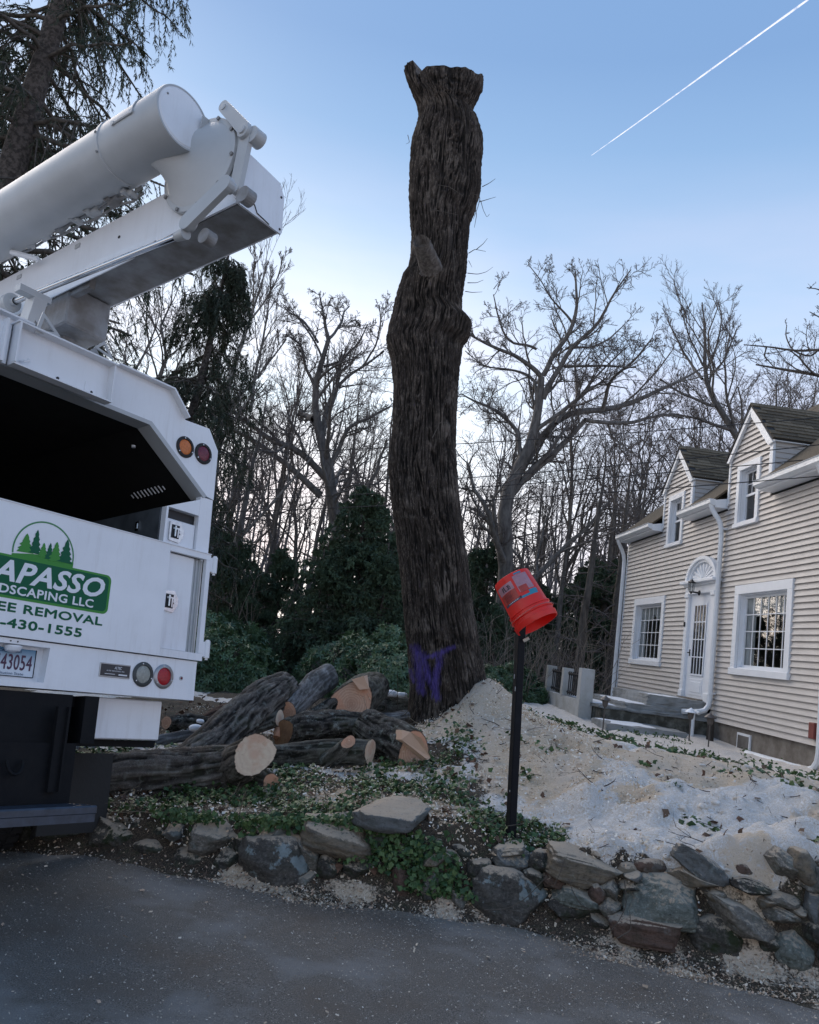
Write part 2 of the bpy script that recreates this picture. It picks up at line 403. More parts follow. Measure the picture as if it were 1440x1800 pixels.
def warp_axis(a, b, d0, far, grow=1.07):
    r = list(np.arange(a, b, d0)); st = d0; x = r[-1]
    while x < far: st *= grow; x += st; r.append(x)
    st = d0; x = r[0]
    return r
xs = warp_axis(-2.6, 4.6, .026, 60); neg = []; st = .026; x = -2.6
while x > -60: st *= 1.07; x -= st; neg.append(x)
xs = np.array(neg[::-1]+xs)
# rows follow the wall: v = offset from the wall line
vs = np.array(list(np.arange(-.62, .62, .02))+[]); st = .02; v = vs[-1]; vv = []
while v < 90: st = st*1.012 if v < 5 else st*1.05; v += st; vv.append(v)
vs = np.r_[vs, vv]
Xg, Vg = np.meshgrid(xs, vs); Yg = wall_y(Xg)+Vg
Zg = full_z(Xg, Yg)
S_, D_, I_ = cover(Xg, Yg)
Zg = Zg+.02*S_*smst(Vg/.2)
me = fast_mesh('yard', np.stack([Xg, Yg, Zg], -1).reshape(-1, 3), [grid_faces(len(xs), len(vs))], True)
vattr(me, 'snow', S_.ravel()); vattr(me, 'saw', D_.ravel())
yard = link('yard_ground', me, gm_); tag(yard, kind='structure')

# asphalt drive
dm, g = newmat('asphalt', .8, .28)
tcd = g.n('ShaderNodeTexCoord').outputs['Object']
a1 = g.noise(tcd, 1.1, 4); a2 = g.noise(tcd, 140, 4, .75); a3 = g.noise(tcd, 12, 6, .65); a4 = g.noise(tcd, 420, 2)
base = g.mix(g.mr(a2, .35, .68), (.034, .033, .030), (.27, .25, .225)); base = g.mix(g.mr(a3, .42, .72), base, (.125, .115, .102))
base = g.mix(g.math('MULTIPLY', g.mr(a1, .50, .60), .6), base, (.24, .24, .235))       # dried salt bloom
base = g.mix(g.math('MULTIPLY', g.mr(a1, .46, .34), .6), base, (.095, .075, .058))
base = g.mix(g.mr(a4, .66, .70), base, (.26, .23, .19))
du = g.mr(g.math('ADD', g.attr('dust').outputs['Fac'], g.math('MULTIPLY', g.math('SUBTRACT', g.noise(tcd, 38, 5, .75), .5), 1.6)), .35, .85); base = g.mix(g.math('MULTIPLY', du, .8), base, (.27, .225, .175)); g.l(base, g.B.inputs['Base Color']); g.l(g.mr(a1, .35, .6, .65, .9), g.B.inputs['Roughness'])
g.bump(g.math('ADD', a2, g.math('MULTIPLY', a3, .4)), .8, .012)
ax = np.r_[np.linspace(-40, -5, 24)[:-1], np.linspace(-5, 5, 160), np.linspace(5, 40, 24)[1:]]
ay = np.r_[np.linspace(-30, 2, 16)[:-1], np.linspace(2, 6.6, 100), np.linspace(6.6, 16, 20)[1:]]
AX, AY = np.meshgrid(ax, ay)
AZ = road_z(AX, AY)+.006*fbm(np.stack([AX, AY, AX*0], -1)*2.2, 3, 91)-.03*smst((AY-wall_y(AX)-.05)/.2)-3*smst((AY-wall_y(AX)-.3)/.6)
me = fast_mesh('driveway', np.stack([AX, AY, AZ], -1).reshape(-1, 3), [grid_faces(len(ax), len(ay))], True)
vattr(me, 'dust', (np.exp(-np.maximum(wall_y(AX)-AY-.12, 0)/(.22+.12*vnoise(np.stack([AX*1.5, AY*1.5, AX*0], -1), 2)+.08*np.clip(AX, 0, 3)))*smst((AX+2.2)/2)*.8).ravel())
road = link('driveway', me, dm); tag(road, kind='structure')
# ================================================================== BUCKET TRUCK
# truck frame: x to its right, y forward, z up; it stands nose-down on the sloping drive
TXv = np.array([0.59046205, 0.80589153, -0.04351328]); TYv = np.array([-0.80035487, 0.57776262, -0.16007013]); TZv = np.array([-0.10385881, 0.1293414, 0.98614611])
TP0 = np.array([-1.92302552, 4.51167313, 1.22568457])
ZB = 1.2
def tpl(px, py, c, ax):            # pixel -> truck coordinates on the plane coordinate[ax] = c
    n = [TXv, TYv, TZv][ax]; d = ray(px, py); t = ((TP0+n*c-CAM)@n)/(d@n); q = CAM+d*t-TP0
    return np.array([q@TXv, q@TYv, q@TZv])
truck = empty('bucket_truck')
M4 = Matrix.Identity(4); b_ = TP0-TZv*ZB
for i in range(3): M4[i][0] = TXv[i]; M4[i][1] = TYv[i]; M4[i][2] = TZv[i]; M4[i][3] = b_[i]
truck.matrix_world = M4
tag(truck, 'white tree-service bucket truck with folded boom and green company lettering, parked at left', 'truck')
def tp(mb, name, m, smooth=False, parent=None, label=None):
    o = mb.build(name, m, parent or truck, smooth)
    if parent is None: o.location = (0, 0, ZB)
    if label: o['label'] = label
    return o
mW = mat('white_truck_paint', (.80, .82, .85), .32, var=.10, vscale=3.5, bump=.06, bscale=6, coat=.3, thr=(.3, .8))
# grime: faint vertical streaks and scuffs over the white paint
g = NT(mW); _c = g.n('ShaderNodeTexCoord').outputs['Object']; _mp = g.n('ShaderNodeMapping'); _mp.inputs['Scale'].default_value = (9, 9, .9); g.l(_c, _mp.inputs[0])
_s = g.math('MULTIPLY', g.mr(g.noise(_mp.outputs[0], 3, 6, .7), .50, .74), g.mr(g.noise(_c, 1.7, 5), .42, .66)); _f = g.mr(g.noise(_c, 38, 4, .8), .67, .74)
_o = g.B.inputs['Base Color'].links[0].from_socket; _x = g.mix(g.math('MULTIPLY', _s, .34), _o, (.36, .33, .29)); _x = g.mix(g.math('MULTIPLY', _f, .35), _x, (.33, .30, .27)); g.l(_x, g.B.inputs['Base Color'])
mWd = mat('worn_white_shaded_boom_paint', (.48, .50, .51), .42, col2=(.39, .405, .41), vscale=2.2, bump=.15, bscale=50, bdist=.003, thr=(.3, .75))  # white greyed in its colour for the shade under the boom tube
mUnder = mat('mottled_grey_boom_steel', (.30, .31, .32), .6, col2=(.18, .17, .16), vscale=7)
mK = mat('black_frame_paint', (.004, .005, .007), .7, col2=(.010, .010, .011), vscale=9, bump=.2, spec=.2)
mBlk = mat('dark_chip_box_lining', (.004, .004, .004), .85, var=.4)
mRub = mat('black_rubber', (.02, .02, .02), .75, bump=.2)
mChr = mat('bright_latch_metal', (.60, .61, .62), .22, 1.0, var=.25, vscale=40)
mDk = mat('dark_slot', (.01, .01, .012), .5)
mGd = mat('dark_green_vinyl', (.006, .105, .048), .5, spec=.2); mGl = mat('light_green_vinyl', (.06, .26, .05), .5, spec=.2); mWv = mat('white_vinyl', (.74, .77, .80), .35)
mAm = mat('amber_lens', (.62, .17, .03), .25, var=.25, vscale=60, bump=.5, bscale=120, bdist=.004)
mMar = mat('maroon_lens', (.16, .012, .035), .25, var=.3, vscale=60, bump=.5, bscale=120, bdist=.004)
mRed = mat('red_lens', (.42, .006, .015), .25, var=.3, vscale=60, bump=.5, bscale=120, bdist=.004)
mClr = mat('clear_lens', (.36, .37, .33), .2, var=.3, vscale=60, bump=.5, bscale=120, bdist=.004)

# --- rear frame around the chip box opening (right and left half mirrored)
def both(poly): return [poly, [(-x, z) for x, z in poly][::-1]]
b = MB()
b.ext([(-.62, 1.605), (.60, 1.605), (.735, 1.508), (.87, 1.712), (.715, 1.868), (-.715, 1.868), (-.87, 1.712), (-.735, 1.508)], 'y', 0, .05)
for P in both([(.735, 1.508), (1.112, 1.235), (1.178, 1.225), (1.178, 1.585), (1.082, 1.722), (.87, 1.712)]): b.ext(P, 'y', 0, .05)
tp(b, 'rear_frame', mW)
# returning lip round the opening and the raised roof flange
b = MB()
b.ext([(.60, 1.605), (1.112, 1.235), (1.085, 1.215), (.585, 1.578)], 'y', -.004, .12)
b.ext([(-.60, 1.605), (-1.112, 1.235), (-1.085, 1.215), (-.585, 1.578)][::-1], 'y', -.004, .12)
b.ext([(-.6, 1.605), (.6, 1.605), (.585, 1.578), (-.585, 1.578)], 'y', -.004, .12)
tp(b, 'opening_lip', mWd)
for P in both([(.29, 1.868), (.715, 1.868), (.862, 1.716), (.868, 1.724), (.722, 1.879), (.29, 1.879)]): b = MB(); b.ext(P, 'y', -.05, .06); tp(b, 'roof_flange', mW)
# upper side box faces with slot
for s in (1, -1):
    b = MB()
    q = lambda x0, x1, z0, z1: b.ext([(s*x0, z0), (s*x1, z0), (s*x1, z1), (s*x0, z1)][::s], 'y', .004, .05)
    q(.795, .812, .83, 1.085); q(1.067, 1.176, .83, 1.222)
    b.ext([(s*.795, 1.085), (s*1.066, 1.085), (s*1.066, 1.200)][::s], 'y', .004, .05)
    tp(b, 'side_box_face', mW)
b = MB(); b.box((.94, .035, .925), (.245, .02, .185), b=.004); d1 = tp(b, 'small_door', mW)
def latch(cx, cz, y, parent):
    b = MB(); b.ext([(cx-.055, cz-.062), (cx+.03, cz-.07), (cx+.062, cz-.02), (cx+.062, cz+.025), (cx+.03, cz+.07), (cx-.055, cz+.062)], 'y', y-.008, y)
    o = b.build('latch', mChr, parent); 
    b = MB(); b.box((cx-.008, y-.009, cz), (.06, .006, .088)); c1 = b.build('recess', mDk, parent)
    b = MB(); b.box((cx-.02, y-.02, cz), (.012, .02, .075), b=.003); b.box((cx+.004, y-.016, cz-.01), (.01, .016, .06)); b.cyl((cx+.03, y-.018, cz), (cx+.03, y-.004, cz), .014, n=12); b.box((cx-.008, y-.013, cz+.02), (.05, .01, .012))
    b.build('latch_lever', mChr, parent)
latch(.90, .935, .022, d1)
b = MB(); b.box((.935, .052, 1.05), (.26, .01, .06)); tp(b, 'vent_slot', mDk)
# tailgate with framed cut-out for the side door
b = MB(); T0, T1 = -.03, .0
b.ext([(-.834, .122), (.834, .122), (.834, .831), (-.834, .831)], 'y', T0, T1)
for s in (1, -1):
    q = lambda x0, x1, z0, z1: b.ext([(s*x0, z0), (s*x1, z0), (s*x1, z1), (s*x0, z1)][::s], 'y', T0, T1)
    q(.835, 1.176, .792, .831); q(.835, 1.176, .122, .168); q(1.140, 1.176, .169, .791)
tg = tp(b, 'tailgate', mW)
b = MB(); b.ext([(-1.176, .831), (1.176, .831), (1.176, .836), (-1.176, .836)], 'y', -.036, .02); b.build('top_rail', mW, tg)
b = MB(); b.box((.95, .022, .48), (.235, .03, .62), b=.005); d2 = tp(b, 'side_door', mW)
b = MB(); b.box((1.105, .030, .48), (.072, .02, .62)); b.box((1.092, .017, .48), (.006, .012, .62)); b.box((1.118, .017, .48), (.006, .012, .62)); tp(b, 'door_jamb', mWd)
latch(.895, .475, .006, d2)
for zc in (.765, .20):
    b = MB(); b.cyl((1.213, -.028, zc-.055), (1.213, -.028, zc+.055), .019, n=14); b.box((1.19, -.024, zc), (.03, .012, .095)); b.cyl((1.213, -.028, zc-.068), (1.213, -.028, zc-.055), .010, n=10); b.cyl((1.213, -.028, zc+.055), (1.213, -.028, zc+.063), .013, n=10)
    tp(b, 'hinge', mW, True)
# bumper skirt with recess for the plate
b = MB(); Y0, Y1 = -.012, .10
b.ext([(-1.152, -.130), (1.152, -.130), (1.152, -.098), (-1.152, -.098)], 'y', Y0, Y1)
b.ext([(-1.152, .089), (1.152, .089), (1.155, .116), (-1.155, .116)], 'y', Y0, Y1)
b.ext([(.098, -.098), (1.152, -.098), (1.152, .089), (.107, .089)], 'y', Y0, Y1); b.ext([(-1.152, -.098), (-.274, -.098), (-.283, .089), (-1.152, .089)], 'y', Y0, Y1)
bu = tp(b, 'bumper', mW)
b = MB(); b.box((-.088, .055, 0), (.42, .004, .20)); b.build('plate_recess', mW, bu)
mPl = newmat('plate_print', .35, .5)
g = mPl[1]; sx = g.n('ShaderNodeSeparateXYZ'); g.l(g.n('ShaderNodeTexCoord').outputs['Generated'], sx.inputs[0])
g.l(g.mix(g.mr(sx.outputs['Z'], .35, 1.0), (.62, .68, .74), (.045, .19, .33)), g.B.inputs['Base Color']); mPl = mPl[0]
b = MB(); b.box((-.088, .045, -.002), (.305, .003, .150), b=.001); pl = tp(b, 'license_plate', mPl)
def text(s, x0, x1, z0, z1, y, m, parent, name, shear=0, off=0, ext=.0006, vert=False, bold=0):
    cu = bpy.data.curves.new(name, 'FONT'); cu.body = s; cu.size = 1; cu.shear = shear; cu.offset = off; cu.extrude = .004; cu.resolution_u = 3; cu.space_character = 1.05
    o = bpy.data.objects.new(name, cu); COL.objects.link(o); bpy.context.view_layer.update()
    me = bpy.data.meshes.new_from_object(o.evaluated_get(bpy.context.evaluated_depsgraph_get())); bpy.data.objects.remove(o); bpy.data.curves.remove(cu)
    n = len(me.vertices); a = np.empty(n*3, np.float32); me.vertices.foreach_get('co', a); a = a.reshape(-1, 3)
    mn, mx = a.min(0), a.max(0); u = (a[:, 0]-mn[0])/(mx[0]-mn[0]); v = (a[:, 1]-mn[1])/(mx[1]-mn[1]); wz = (a[:, 2]-mn[2])/(mx[2]-mn[2])
    if vert: P = np.stack([x0+(x1-x0)*(1-v), y-wz*ext*2, z0+(z1-z0)*u], -1)
    else: P = np.stack([x0+(x1-x0)*u, y-wz*ext*2, z0+(z1-z0)*v], -1)
    if bold:
        L_ = []; k_ = []
        for q in me.polygons: L_.extend(q.vertices); k_.append(len(q.vertices))
        L_ = np.array(L_); sh = [(0, 0), (1, 0), (-1, 0), (0, 1), (0, -1), (.7, .7), (-.7, -.7), (.7, -.7), (-.7, .7)]
        PP = np.vstack([P+np.array([dx*bold, -.00003*i, dz*bold]) for i, (dx, dz) in enumerate(sh)]); me = bpy.data.meshes.new(name)
        F = []
        for i in range(len(sh)):
            o3 = 0
            for kk in k_: F.append((L_[o3:o3+kk]+i*n).tolist()); o3 += kk
        me.from_pydata(PP.tolist(), [], F); me.update(); o2 = link(name, me, m, parent); return o2
    me.vertices.foreach_set('co', P.astype(np.float32).ravel()); me.materials.clear(); me.update()
    o2 = link(name, me, m, parent); return o2
mInk = mat('maroon_plate_ink', (.06, .015, .05), .5)
text('43054', -.13, .045, -.040, .040, .0425, mInk, pl, 'plate_number', bold=.0008)
text('COMB', -.158, -.138, -.04, .04, .0425, mInk, pl, 'plate_prefix', vert=True)
text('Constitution State', -.19, .005, -.066, -.052, .0425, mat('plate_small_ink', (.10, .16, .25), .5), pl, 'plate_motto')
text('CONNECTICUT', -.16, -.02, .050, .064, .0425, mat('plate_navy_ink', (.01, .03, .10), .5), pl, 'plate_state')
b = MB(); b.box((-.088, .0425, -.0735), (.30, .003, .004)); b.box((.0625, .0425, 0), (.004, .003, .146)); b.build('plate_frame', mK, pl)
b = MB(); b.lathe((-.088, .02, .082), (0, 0, -1), [(0, .045), (.01, .046), (.028, .036), (.036, .012), (.037, 0)], 20); tp(b, 'plate_lamp', mW, True)
for xx in (-.125, -.085):
    b = MB(); b.cyl((xx, -.016, .102), (xx, -.011, .102), .004, n=8); tp(b, 'screw', mDk)
b = MB(); b.box((.537, -.015, .004), (.212, .006, .08), b=.002); npl = tp(b, 'maker_plate', mat('plate_edge_metal', (.35, .36, .37), .35, .9))
b = MB(); b.box((.537, -.019, .004), (.20, .002, .068)); b.build('plate_face', mat('plate_black', (.012, .014, .02), .35), npl)
mWt = mat('white_print', (.7, .7, .72), .5)
text('ALTEC', .527, .578, .012, .028, -.0202, mWt, npl, 'plate_name', shear=.3, off=.012)
text('ALTEC INDUSTRIES, INC.', .475, .60, -.003, .005, -.0202, mWt, npl, 'plate_line')
b = MB(); b.box((.590, -.0205, -.018), (.06, .001, .008)); b.box((.50, -.0205, -.017), (.07, .001, .003)); b.build('plate_print_line', mWt, npl)

def lamp(cx, cz, ml, mring, name, y=-.012, dark=True):
    b = MB(); b.lathe((cx, y, cz), (0, -1, 0), [(0, .074), (.006, .075), (.010, .070), (.012, .055), (.006, .052), (0, .052)], 32)
    h = tp(b, 'lamp_housing', mring, True, label=name)
    b = MB(); b.lathe((cx, y-.002, cz), (0, -1, 0), [(0, .0535), (.004, .052), (.009, .040), (.011, .02), (.012, 0)], 28); b.build('lens', ml, h, True)
    for k in range(3):
        a = math.radians(100+120*k); b = MB(); b.lathe((cx+.063*math.cos(a), y-.010, cz+.063*math.sin(a)), (0, -1, 0), [(0, .006), (.003, .005), (.004, 0)], 8); b.build('screw', mChr, h)
lamp(.887, 1.521, mAm, mRub, 'amber round marker lamp in black ring', y=0)
lamp(1.047, 1.524, mMar, mRub, 'dark red round marker lamp in black ring', y=0)
lamp(.737, 0, mClr, mat('dark_grey_ring', (.045, .05, .05), .5), 'clear reversing lamp in dark ring')
lamp(.893, 0, mRed, mat('grey_metal_ring', (.33, .33, .34), .35, .8), 'red tail lamp in grey ring')
lamp(-.893, 0, mRed, mRub, 'red tail lamp at far side')
b = MB(); b.lathe((1.034, -.012, .001), (0, -1, 0), [(0, .014), (.003, .014), (.004, 0)], 14); ln = tp(b, 'reflector_base', mWd)
b = MB(); b.lathe((1.034, -.016, .001), (0, -1, 0), [(0, .008), (.002, .008), (.003, 0)], 12); b.build('reflector', mMar, ln)

# --- printed company sign on the tailgate
ys = -.0305
def rrect(x0, x1, z0, z1, r, n=7):
    P = []
    for cx, cz, a0 in ((x1-r, z0+r, -90), (x1-r, z1-r, 0), (x0+r, z1-r, 90), (x0+r, z0+r, 180)):
        for i in range(n): a = math.radians(a0+90*i/(n-1)); P.append((cx+r*math.cos(a), cz+r*math.sin(a)))
    return P
b = MB(); b.ext(rrect(-.395, .425, .318, .548, .035), 'y', ys-.0012, ys); sign = b.build('sign_banner_border', mGl, tg)
# arc
b = MB(); n = 40; c0 = (-.022, .588)
A = [math.radians(-8+196*i/n) for i in range(n+1)]
V = [(c0[0]+r*math.cos(a), ys-.0006, c0[1]+r*math.sin(a)) for r in (.185, .176) for a in A]
b.add(V, [(i, i+1, n+2+i, n+1+i) for i in range(n)]); b.build('sign_arc', mat('mid_green_vinyl', (.035, .21, .07), .35), tg)
# low hill between arc and banner
P = [(-.205, .546), (.163, .546)]+[(.163-.368*t, .546+.028*math.sin(PI*(.25+.75*t))+.012) for t in np.linspace(0, 1, 12)]
b = MB(); b.ext(P, 'y', ys-.0014, ys-.0008); b.build('sign_hill', mGl, tg)
b = MB(); b.ext(rrect(-.382, .410, .332, .536, .027), 'y', ys-.0020, ys-.0014); b.build('sign_banner', mGd, tg)
def pine(cx, z0, wd, ht, m, k):
    L = []; lev = 5
    for i in range(lev):
        t = i/lev; t2 = (i+1)/lev; w1 = wd/2*(1-t)**.9
        L += [(w1+.002, z0+ht*(.10+.9*t)), (w1*.62, z0+ht*(.10+.9*(t+.6*(t2-t)))) ]
    R = L+[(0, z0+ht)]; P = [(cx+x, z) for x, z in R]+[(cx-x*(.9+.2*((i*7+k) % 3)/2), z-.004*((i+k) % 2)) for i, (x, z) in enumerate(L[::-1])]
    b = MB(); b.ext(P, 'y', ys-.0022-.0003*k, ys-.0018); b.build('sign_tree', m, tg)
for k, (cx, z0, wd, ht, m) in enumerate([(-.135, .567, .10, .115, mGl), (-.078, .567, .075, .150, mGd), (-.030, .567, .06, .085, mGl), (.008, .556, .055, .105, mGd), (.046, .552, .085, .122, mGl), (.108, .552, .095, .150, mGd)]): pine(cx, z0, wd, ht, m, k)
text('APASSO', -.30, .385, .405, .522, ys-.0022, mWv, tg, 'sign_name', shear=.28, off=.028)
text('LANDSCAPING LLC', -.405, .322, .343, .389, ys-.0022, mWv, tg, 'sign_trade', bold=.0016)
text('TREE REMOVAL', -.375, .398, .250, .296, ys, mGd, tg, 'sign_service', bold=.0022)
text('3-430-1555', -.262, .273, .168, .215, ys, mGd, tg, 'sign_phone', bold=.0024)

# --- chip box shell
b = MB(); L = 3.4
for s in (1, -1):
    b.box((s*1.165, .05+L/2, .675), (.02, L, 1.09)); 
    b.ext([(s*1.155, 1.225), (s*1.178, 1.225), (s*1.178, 1.585), (s*1.155, 1.575)][::s], 'y', .05, L)
    b.ext([(s*1.178, 1.585), (s*1.082, 1.722), (s*1.07, 1.70), (s*1.155, 1.575)][::s], 'y', .05, L)
    b.ext([(s*1.082, 1.722), (s*.86, 1.716), (s*.86, 1.69), (s*1.07, 1.70)][::s], 'y', .05, L)
    b.ext([(s*.868, 1.72), (s*.715, 1.868), (s*.70, 1.84), (s*.86, 1.69)][::s], 'y', .05, L)
b.box((0, .05+L/2, 1.855), (1.42, L, .025)); b.box((0, L+.05, .95), (2.3, .04, 1.8))
tp(b, 'chip_box', mW)
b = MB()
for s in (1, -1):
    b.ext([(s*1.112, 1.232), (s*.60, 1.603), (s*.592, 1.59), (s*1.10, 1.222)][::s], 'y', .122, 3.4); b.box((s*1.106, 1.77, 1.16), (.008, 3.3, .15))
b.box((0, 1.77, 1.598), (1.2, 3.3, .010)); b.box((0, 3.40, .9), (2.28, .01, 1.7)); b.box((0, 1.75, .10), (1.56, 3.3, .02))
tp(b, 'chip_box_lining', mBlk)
b = MB()
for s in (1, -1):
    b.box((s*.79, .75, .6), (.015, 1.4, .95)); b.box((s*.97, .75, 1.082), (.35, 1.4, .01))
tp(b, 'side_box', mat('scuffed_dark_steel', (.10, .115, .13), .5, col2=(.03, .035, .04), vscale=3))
b = MB(); b.box((.778, .26, .98), (.012, .035, .06)); b.box((.771, .26, .98), (.006, .012, .035)); tp(b, 'strike', mChr)
# pale bars stand in for daylight through the louvre slots; pale roof bolts
def chamfer_hit(px, py):            # where the ray meets the sloping inner wall of the box
    d = ray(px, py); n = TXv*.371+TZv*.512; t = ((TP0-CAM)@n+1.0215)/(d@n); q = CAM+d*t-TP0; return np.array([q@TXv, q@TYv, q@TZv])
mLou = mat('slot_light_and_bolt_white', (.80, .82, .84), .5)
for k in range(10):
    h = .030 if k in (0, 9) else .055; q0 = chamfer_hit(233+6.1*k, 872-1.7*k+.9)
    b = MB(); b.box(q0, (h, .007, .006), R=np.array(Matrix.Rotation(math.atan2(.371, .512), 3, 'Y'))); tp(b, 'louvre', mLou)
for (px, py) in ((235, 783), (150, 807), (75, 829)):
    q0 = chamfer_hit(px, py) if px > 200 else tpl(px, py, 1.590, 2)
    b = MB(); b.cyl(q0+np.array([0, 0, -.014]), q0, .014, n=10); tp(b, 'roof_bolt', mLou)

# --- channel beam across the top of the opening, boom rest and gussets
b = MB(); yb = -.13
def P_(px, py, y=yb): q = tpl(px, py, y, 1); return (q[0], q[2])
zb0 = P_(194, 707)[1]; zb1 = P_(205, 640)[1]; xr = P_(197, 700)[0]; xl = P_(24, 634)[0]
b.box(((xl+xr)/2, yb+.06, (zb0+zb1)/2), (xr-xl, .008, zb1-zb0)); b.box(((xl+xr)/2, yb+.03, zb0+.004), (xr-xl, .065, .008)); b.box(((xl+xr)/2, yb+.07, zb1-.004), (xr-xl+.02, .16, .010))
b.box((xr-.004, yb+.03, (zb0+zb1)/2), (.008, .064, zb1-zb0-.018)); b.box((xl+.004, yb+.025, (zb0+zb1)/2), (.010, .075, zb1-zb0-.018)); b.box((xr-.08, yb+.054, zb0+.05), (.15, .006, .085))
beam = tp(b, 'cross_beam', mW)
b = MB(); b.box((xl-.45, yb+.07, (zb0+zb1)/2-.006), (.88, .02, zb1-zb0-.02)); b.box((xl-.05, yb+.05, (zb0+zb1)/2), (.014, .05, zb1-zb0)); b.build('beam_plate', mW, beam)
for (px, py) in ((111, 661), (170, 686)):
    x, z = P_(px, py); b = MB(); b.cyl((x, yb+.050, z), (x, yb+.056, z), .009, n=10); b.build('bolt_hole', mDk, beam)
x, z = P_(50, 633); b = MB(); b.tube([(x-.02, yb+.05, z), (x-.01, yb+.02, z-.006), (x+.012, yb+.015, z+.002), (x+.016, yb+.03, z+.02)], .006, 8); b.build('hook', mW, beam)
for (A_, B_, C_) in (((60, 585), (75, 548), (105, 592)), ((165, 610), (183, 600), (198, 632))):
    P3 = [P_(*A_, yb+.02), P_(*B_, yb+.02), P_(*C_, yb+.02)]; c = np.mean(P3, 0)
    b = MB()
    for i in range(3):
        p, q = np.array(P3[i]), np.array(P3[(i+1) % 3]); pi_, qi_ = p+(c-p)*.42, q+(c-q)*.42
        b.ext([tuple(p), tuple(q), tuple(qi_), tuple(pi_)], 'y', yb+.012, yb+.022)
    b.build('gusset', mWd, beam)
    b = MB(); b.ext([tuple(np.array(p)+(c-np.array(p))*.3) for p in P3], 'y', yb+.10, yb+.106); b.build('gusset_back', mUnder, beam)

# --- underbox, hitch and chassis
b = MB(); b.box((.735, .37, -.262), (.56, .5, .238), b=.006); tp(b, 'under_box', mW)
b = MB(); b.box((.60, .42, -.405), (.90, .45, .04)); tp(b, 'box_bracket', mK)
b = MB()
for s in (1, -1): b.box((s*.42, 2.4, -.28), (.09, 4.8, .26))
for y in (.25, 1.6, 3.2): b.box((0, y, -.28), (.78, .09, .2))
b.box((0, .7, -.18), (.84, 1.2, .06)); tp(b, 'chassis', mK)
b = MB(); b.box((-.12, -.02, -.58), (.90, .03, .34)); b.box((-.2, .16, -.30), (1.0, .3, .3)); b.box((.20, -.05, -.44), (.055, .03, .44)); b.box((.228, -.06, -.44), (.01, .05, .44)); hp = tp(b, 'hitch_plate', mK)
b = MB(); b.box((-.35, -.18, -.742), (1.35, .24, .045), b=.008); b.box((-.35, -.29, -.775), (1.33, .012, .05)); b.build('step_bar', mat('blue_black_paint', (.035, .05, .075), .35, var=.4, vscale=20), hp)
for xx in (-.03, -.5):
    b = MB(); th = np.linspace(0, PI, 9); b.tube([(xx+.045*math.cos(t), -.06-.02*math.sin(t), -.50-.07*math.sin(t)) for t in th], .009, 8); b.build('tow_loop', mK, hp)
b = MB(); b.cyl((-.95, 1.55, -.72), (.95, 1.55, -.72), .07, n=12); b.lathe((-.0, 1.37, -.72), (0, 1, 0), [(0, .05), (.05, .16), (.18, .2), (.31, .16), (.36, .05)], 16); tp(b, 'rear_axle', mK, True)
for sx_ in (.93, -.93): b = MB(); b.box((sx_, .78, -.72), (.5, .012, .5)); tp(b, 'mud_flap', mRub)
def wheel(x, y, w_=.24):
    b = MB(); R_ = .47; prof = [(-w_/2, .27), (-w_/2+.01, .38), (-w_/2+.03, R_-.03), (-w_/2+.06, R_)] ; prof = prof+[(-t, r) for t, r in prof[::-1]]
    b.lathe((x, y, -.725), (1, 0, 0), prof, 40)
    for i in range(40):
        a = 2*PI*i/40
        for s in (-1, 1): b.box((x+s*w_*.22, y+(R_+.003)*math.cos(a+.04*s), -.725+(R_+.003)*math.sin(a+.04*s)), (w_*.3, .02, .05), R=np.array(Matrix.Rotation(a, 3, 'X')))
    t = tp(b, 'tyre', mRub)
    b = MB(); b.lathe((x, y, -.725), (1, 0, 0), [(-w_/2+.01, .275), (-w_/2+.04, .25), (-.02, .2), (-.02, .08), (.02, .08), (.02, .2), (w_/2-.04, .25), (w_/2-.01, .275)], 28); b.build('rim', mWd, t, True)
for x in (1.0, .72, -.72, -1.0): wheel(x, 1.55)
for x in (1.0, -1.0): wheel(x, 5.6)
# cab and hood ahead (outside the picture)
b = MB(); P = [(3.75, -.3), (5.1, -.3), (6.9, -.3), (6.9, .35), (5.6, .55), (5.2, 1.25), (3.75, 1.3)]; b.ext(P, 'x', -1.05, 1.05); tp(b, 'cab', mW)
b = MB(); b.ext([(5.235, 1.18), (5.60, .58), (5.62, .60), (5.25, 1.2)], 'x', -.95, .95)
for s in (-1, 1): b.ext([(4.0, .6), (5.35, .6), (5.1, 1.15), (4.0, 1.15)], 'x', s*1.055-.004, s*1.055+.004)
tp(b, 'cab_window', mDk)

# --- lower boom (box section)
bx0, bx1, bz0, bz1, bye = -.022, .30, 2.335, 2.645, -1.33
b = MB(); y1 = 4.2; tk = .012
b.box((bx0+tk/2, (bye+y1)/2, (bz0+bz1)/2), (tk, y1-bye, bz1-bz0)); b.box((bx1-tk/2, (bye+y1)/2, (bz0+bz1)/2), (tk, y1-bye, bz1-bz0))
b.box(((bx0+bx1)/2, (bye+y1)/2, bz1-tk/2), (bx1-bx0-2*tk, y1-bye, tk))
lb = tp(b, 'lower_boom', mW)
b = MB(); b.box(((bx0+bx1)/2+.005, (bye+y1)/2, bz0+.006), (bx1-bx0-.03, y1-bye-.01, .012)); b.build('boom_underside', mUnder, lb)  # bottom plate in a darker grey than the boom's sides
b = MB(); b.ext([(bx0-.01, bz0+.02), (bx0+.02, bz0-.004), (bx1+.008, bz0-.004), (bx1+.015, bz0+.01), (bx1+.015, bz1-.07), (bx1-.03, bz1), (bx1-.12, bz1+.012), (bx0+.03, bz1+.03), (bx0-.01, bz1+.0)], 'y', bye-.012, bye); ep = b.build('end_plate', mW, lb)
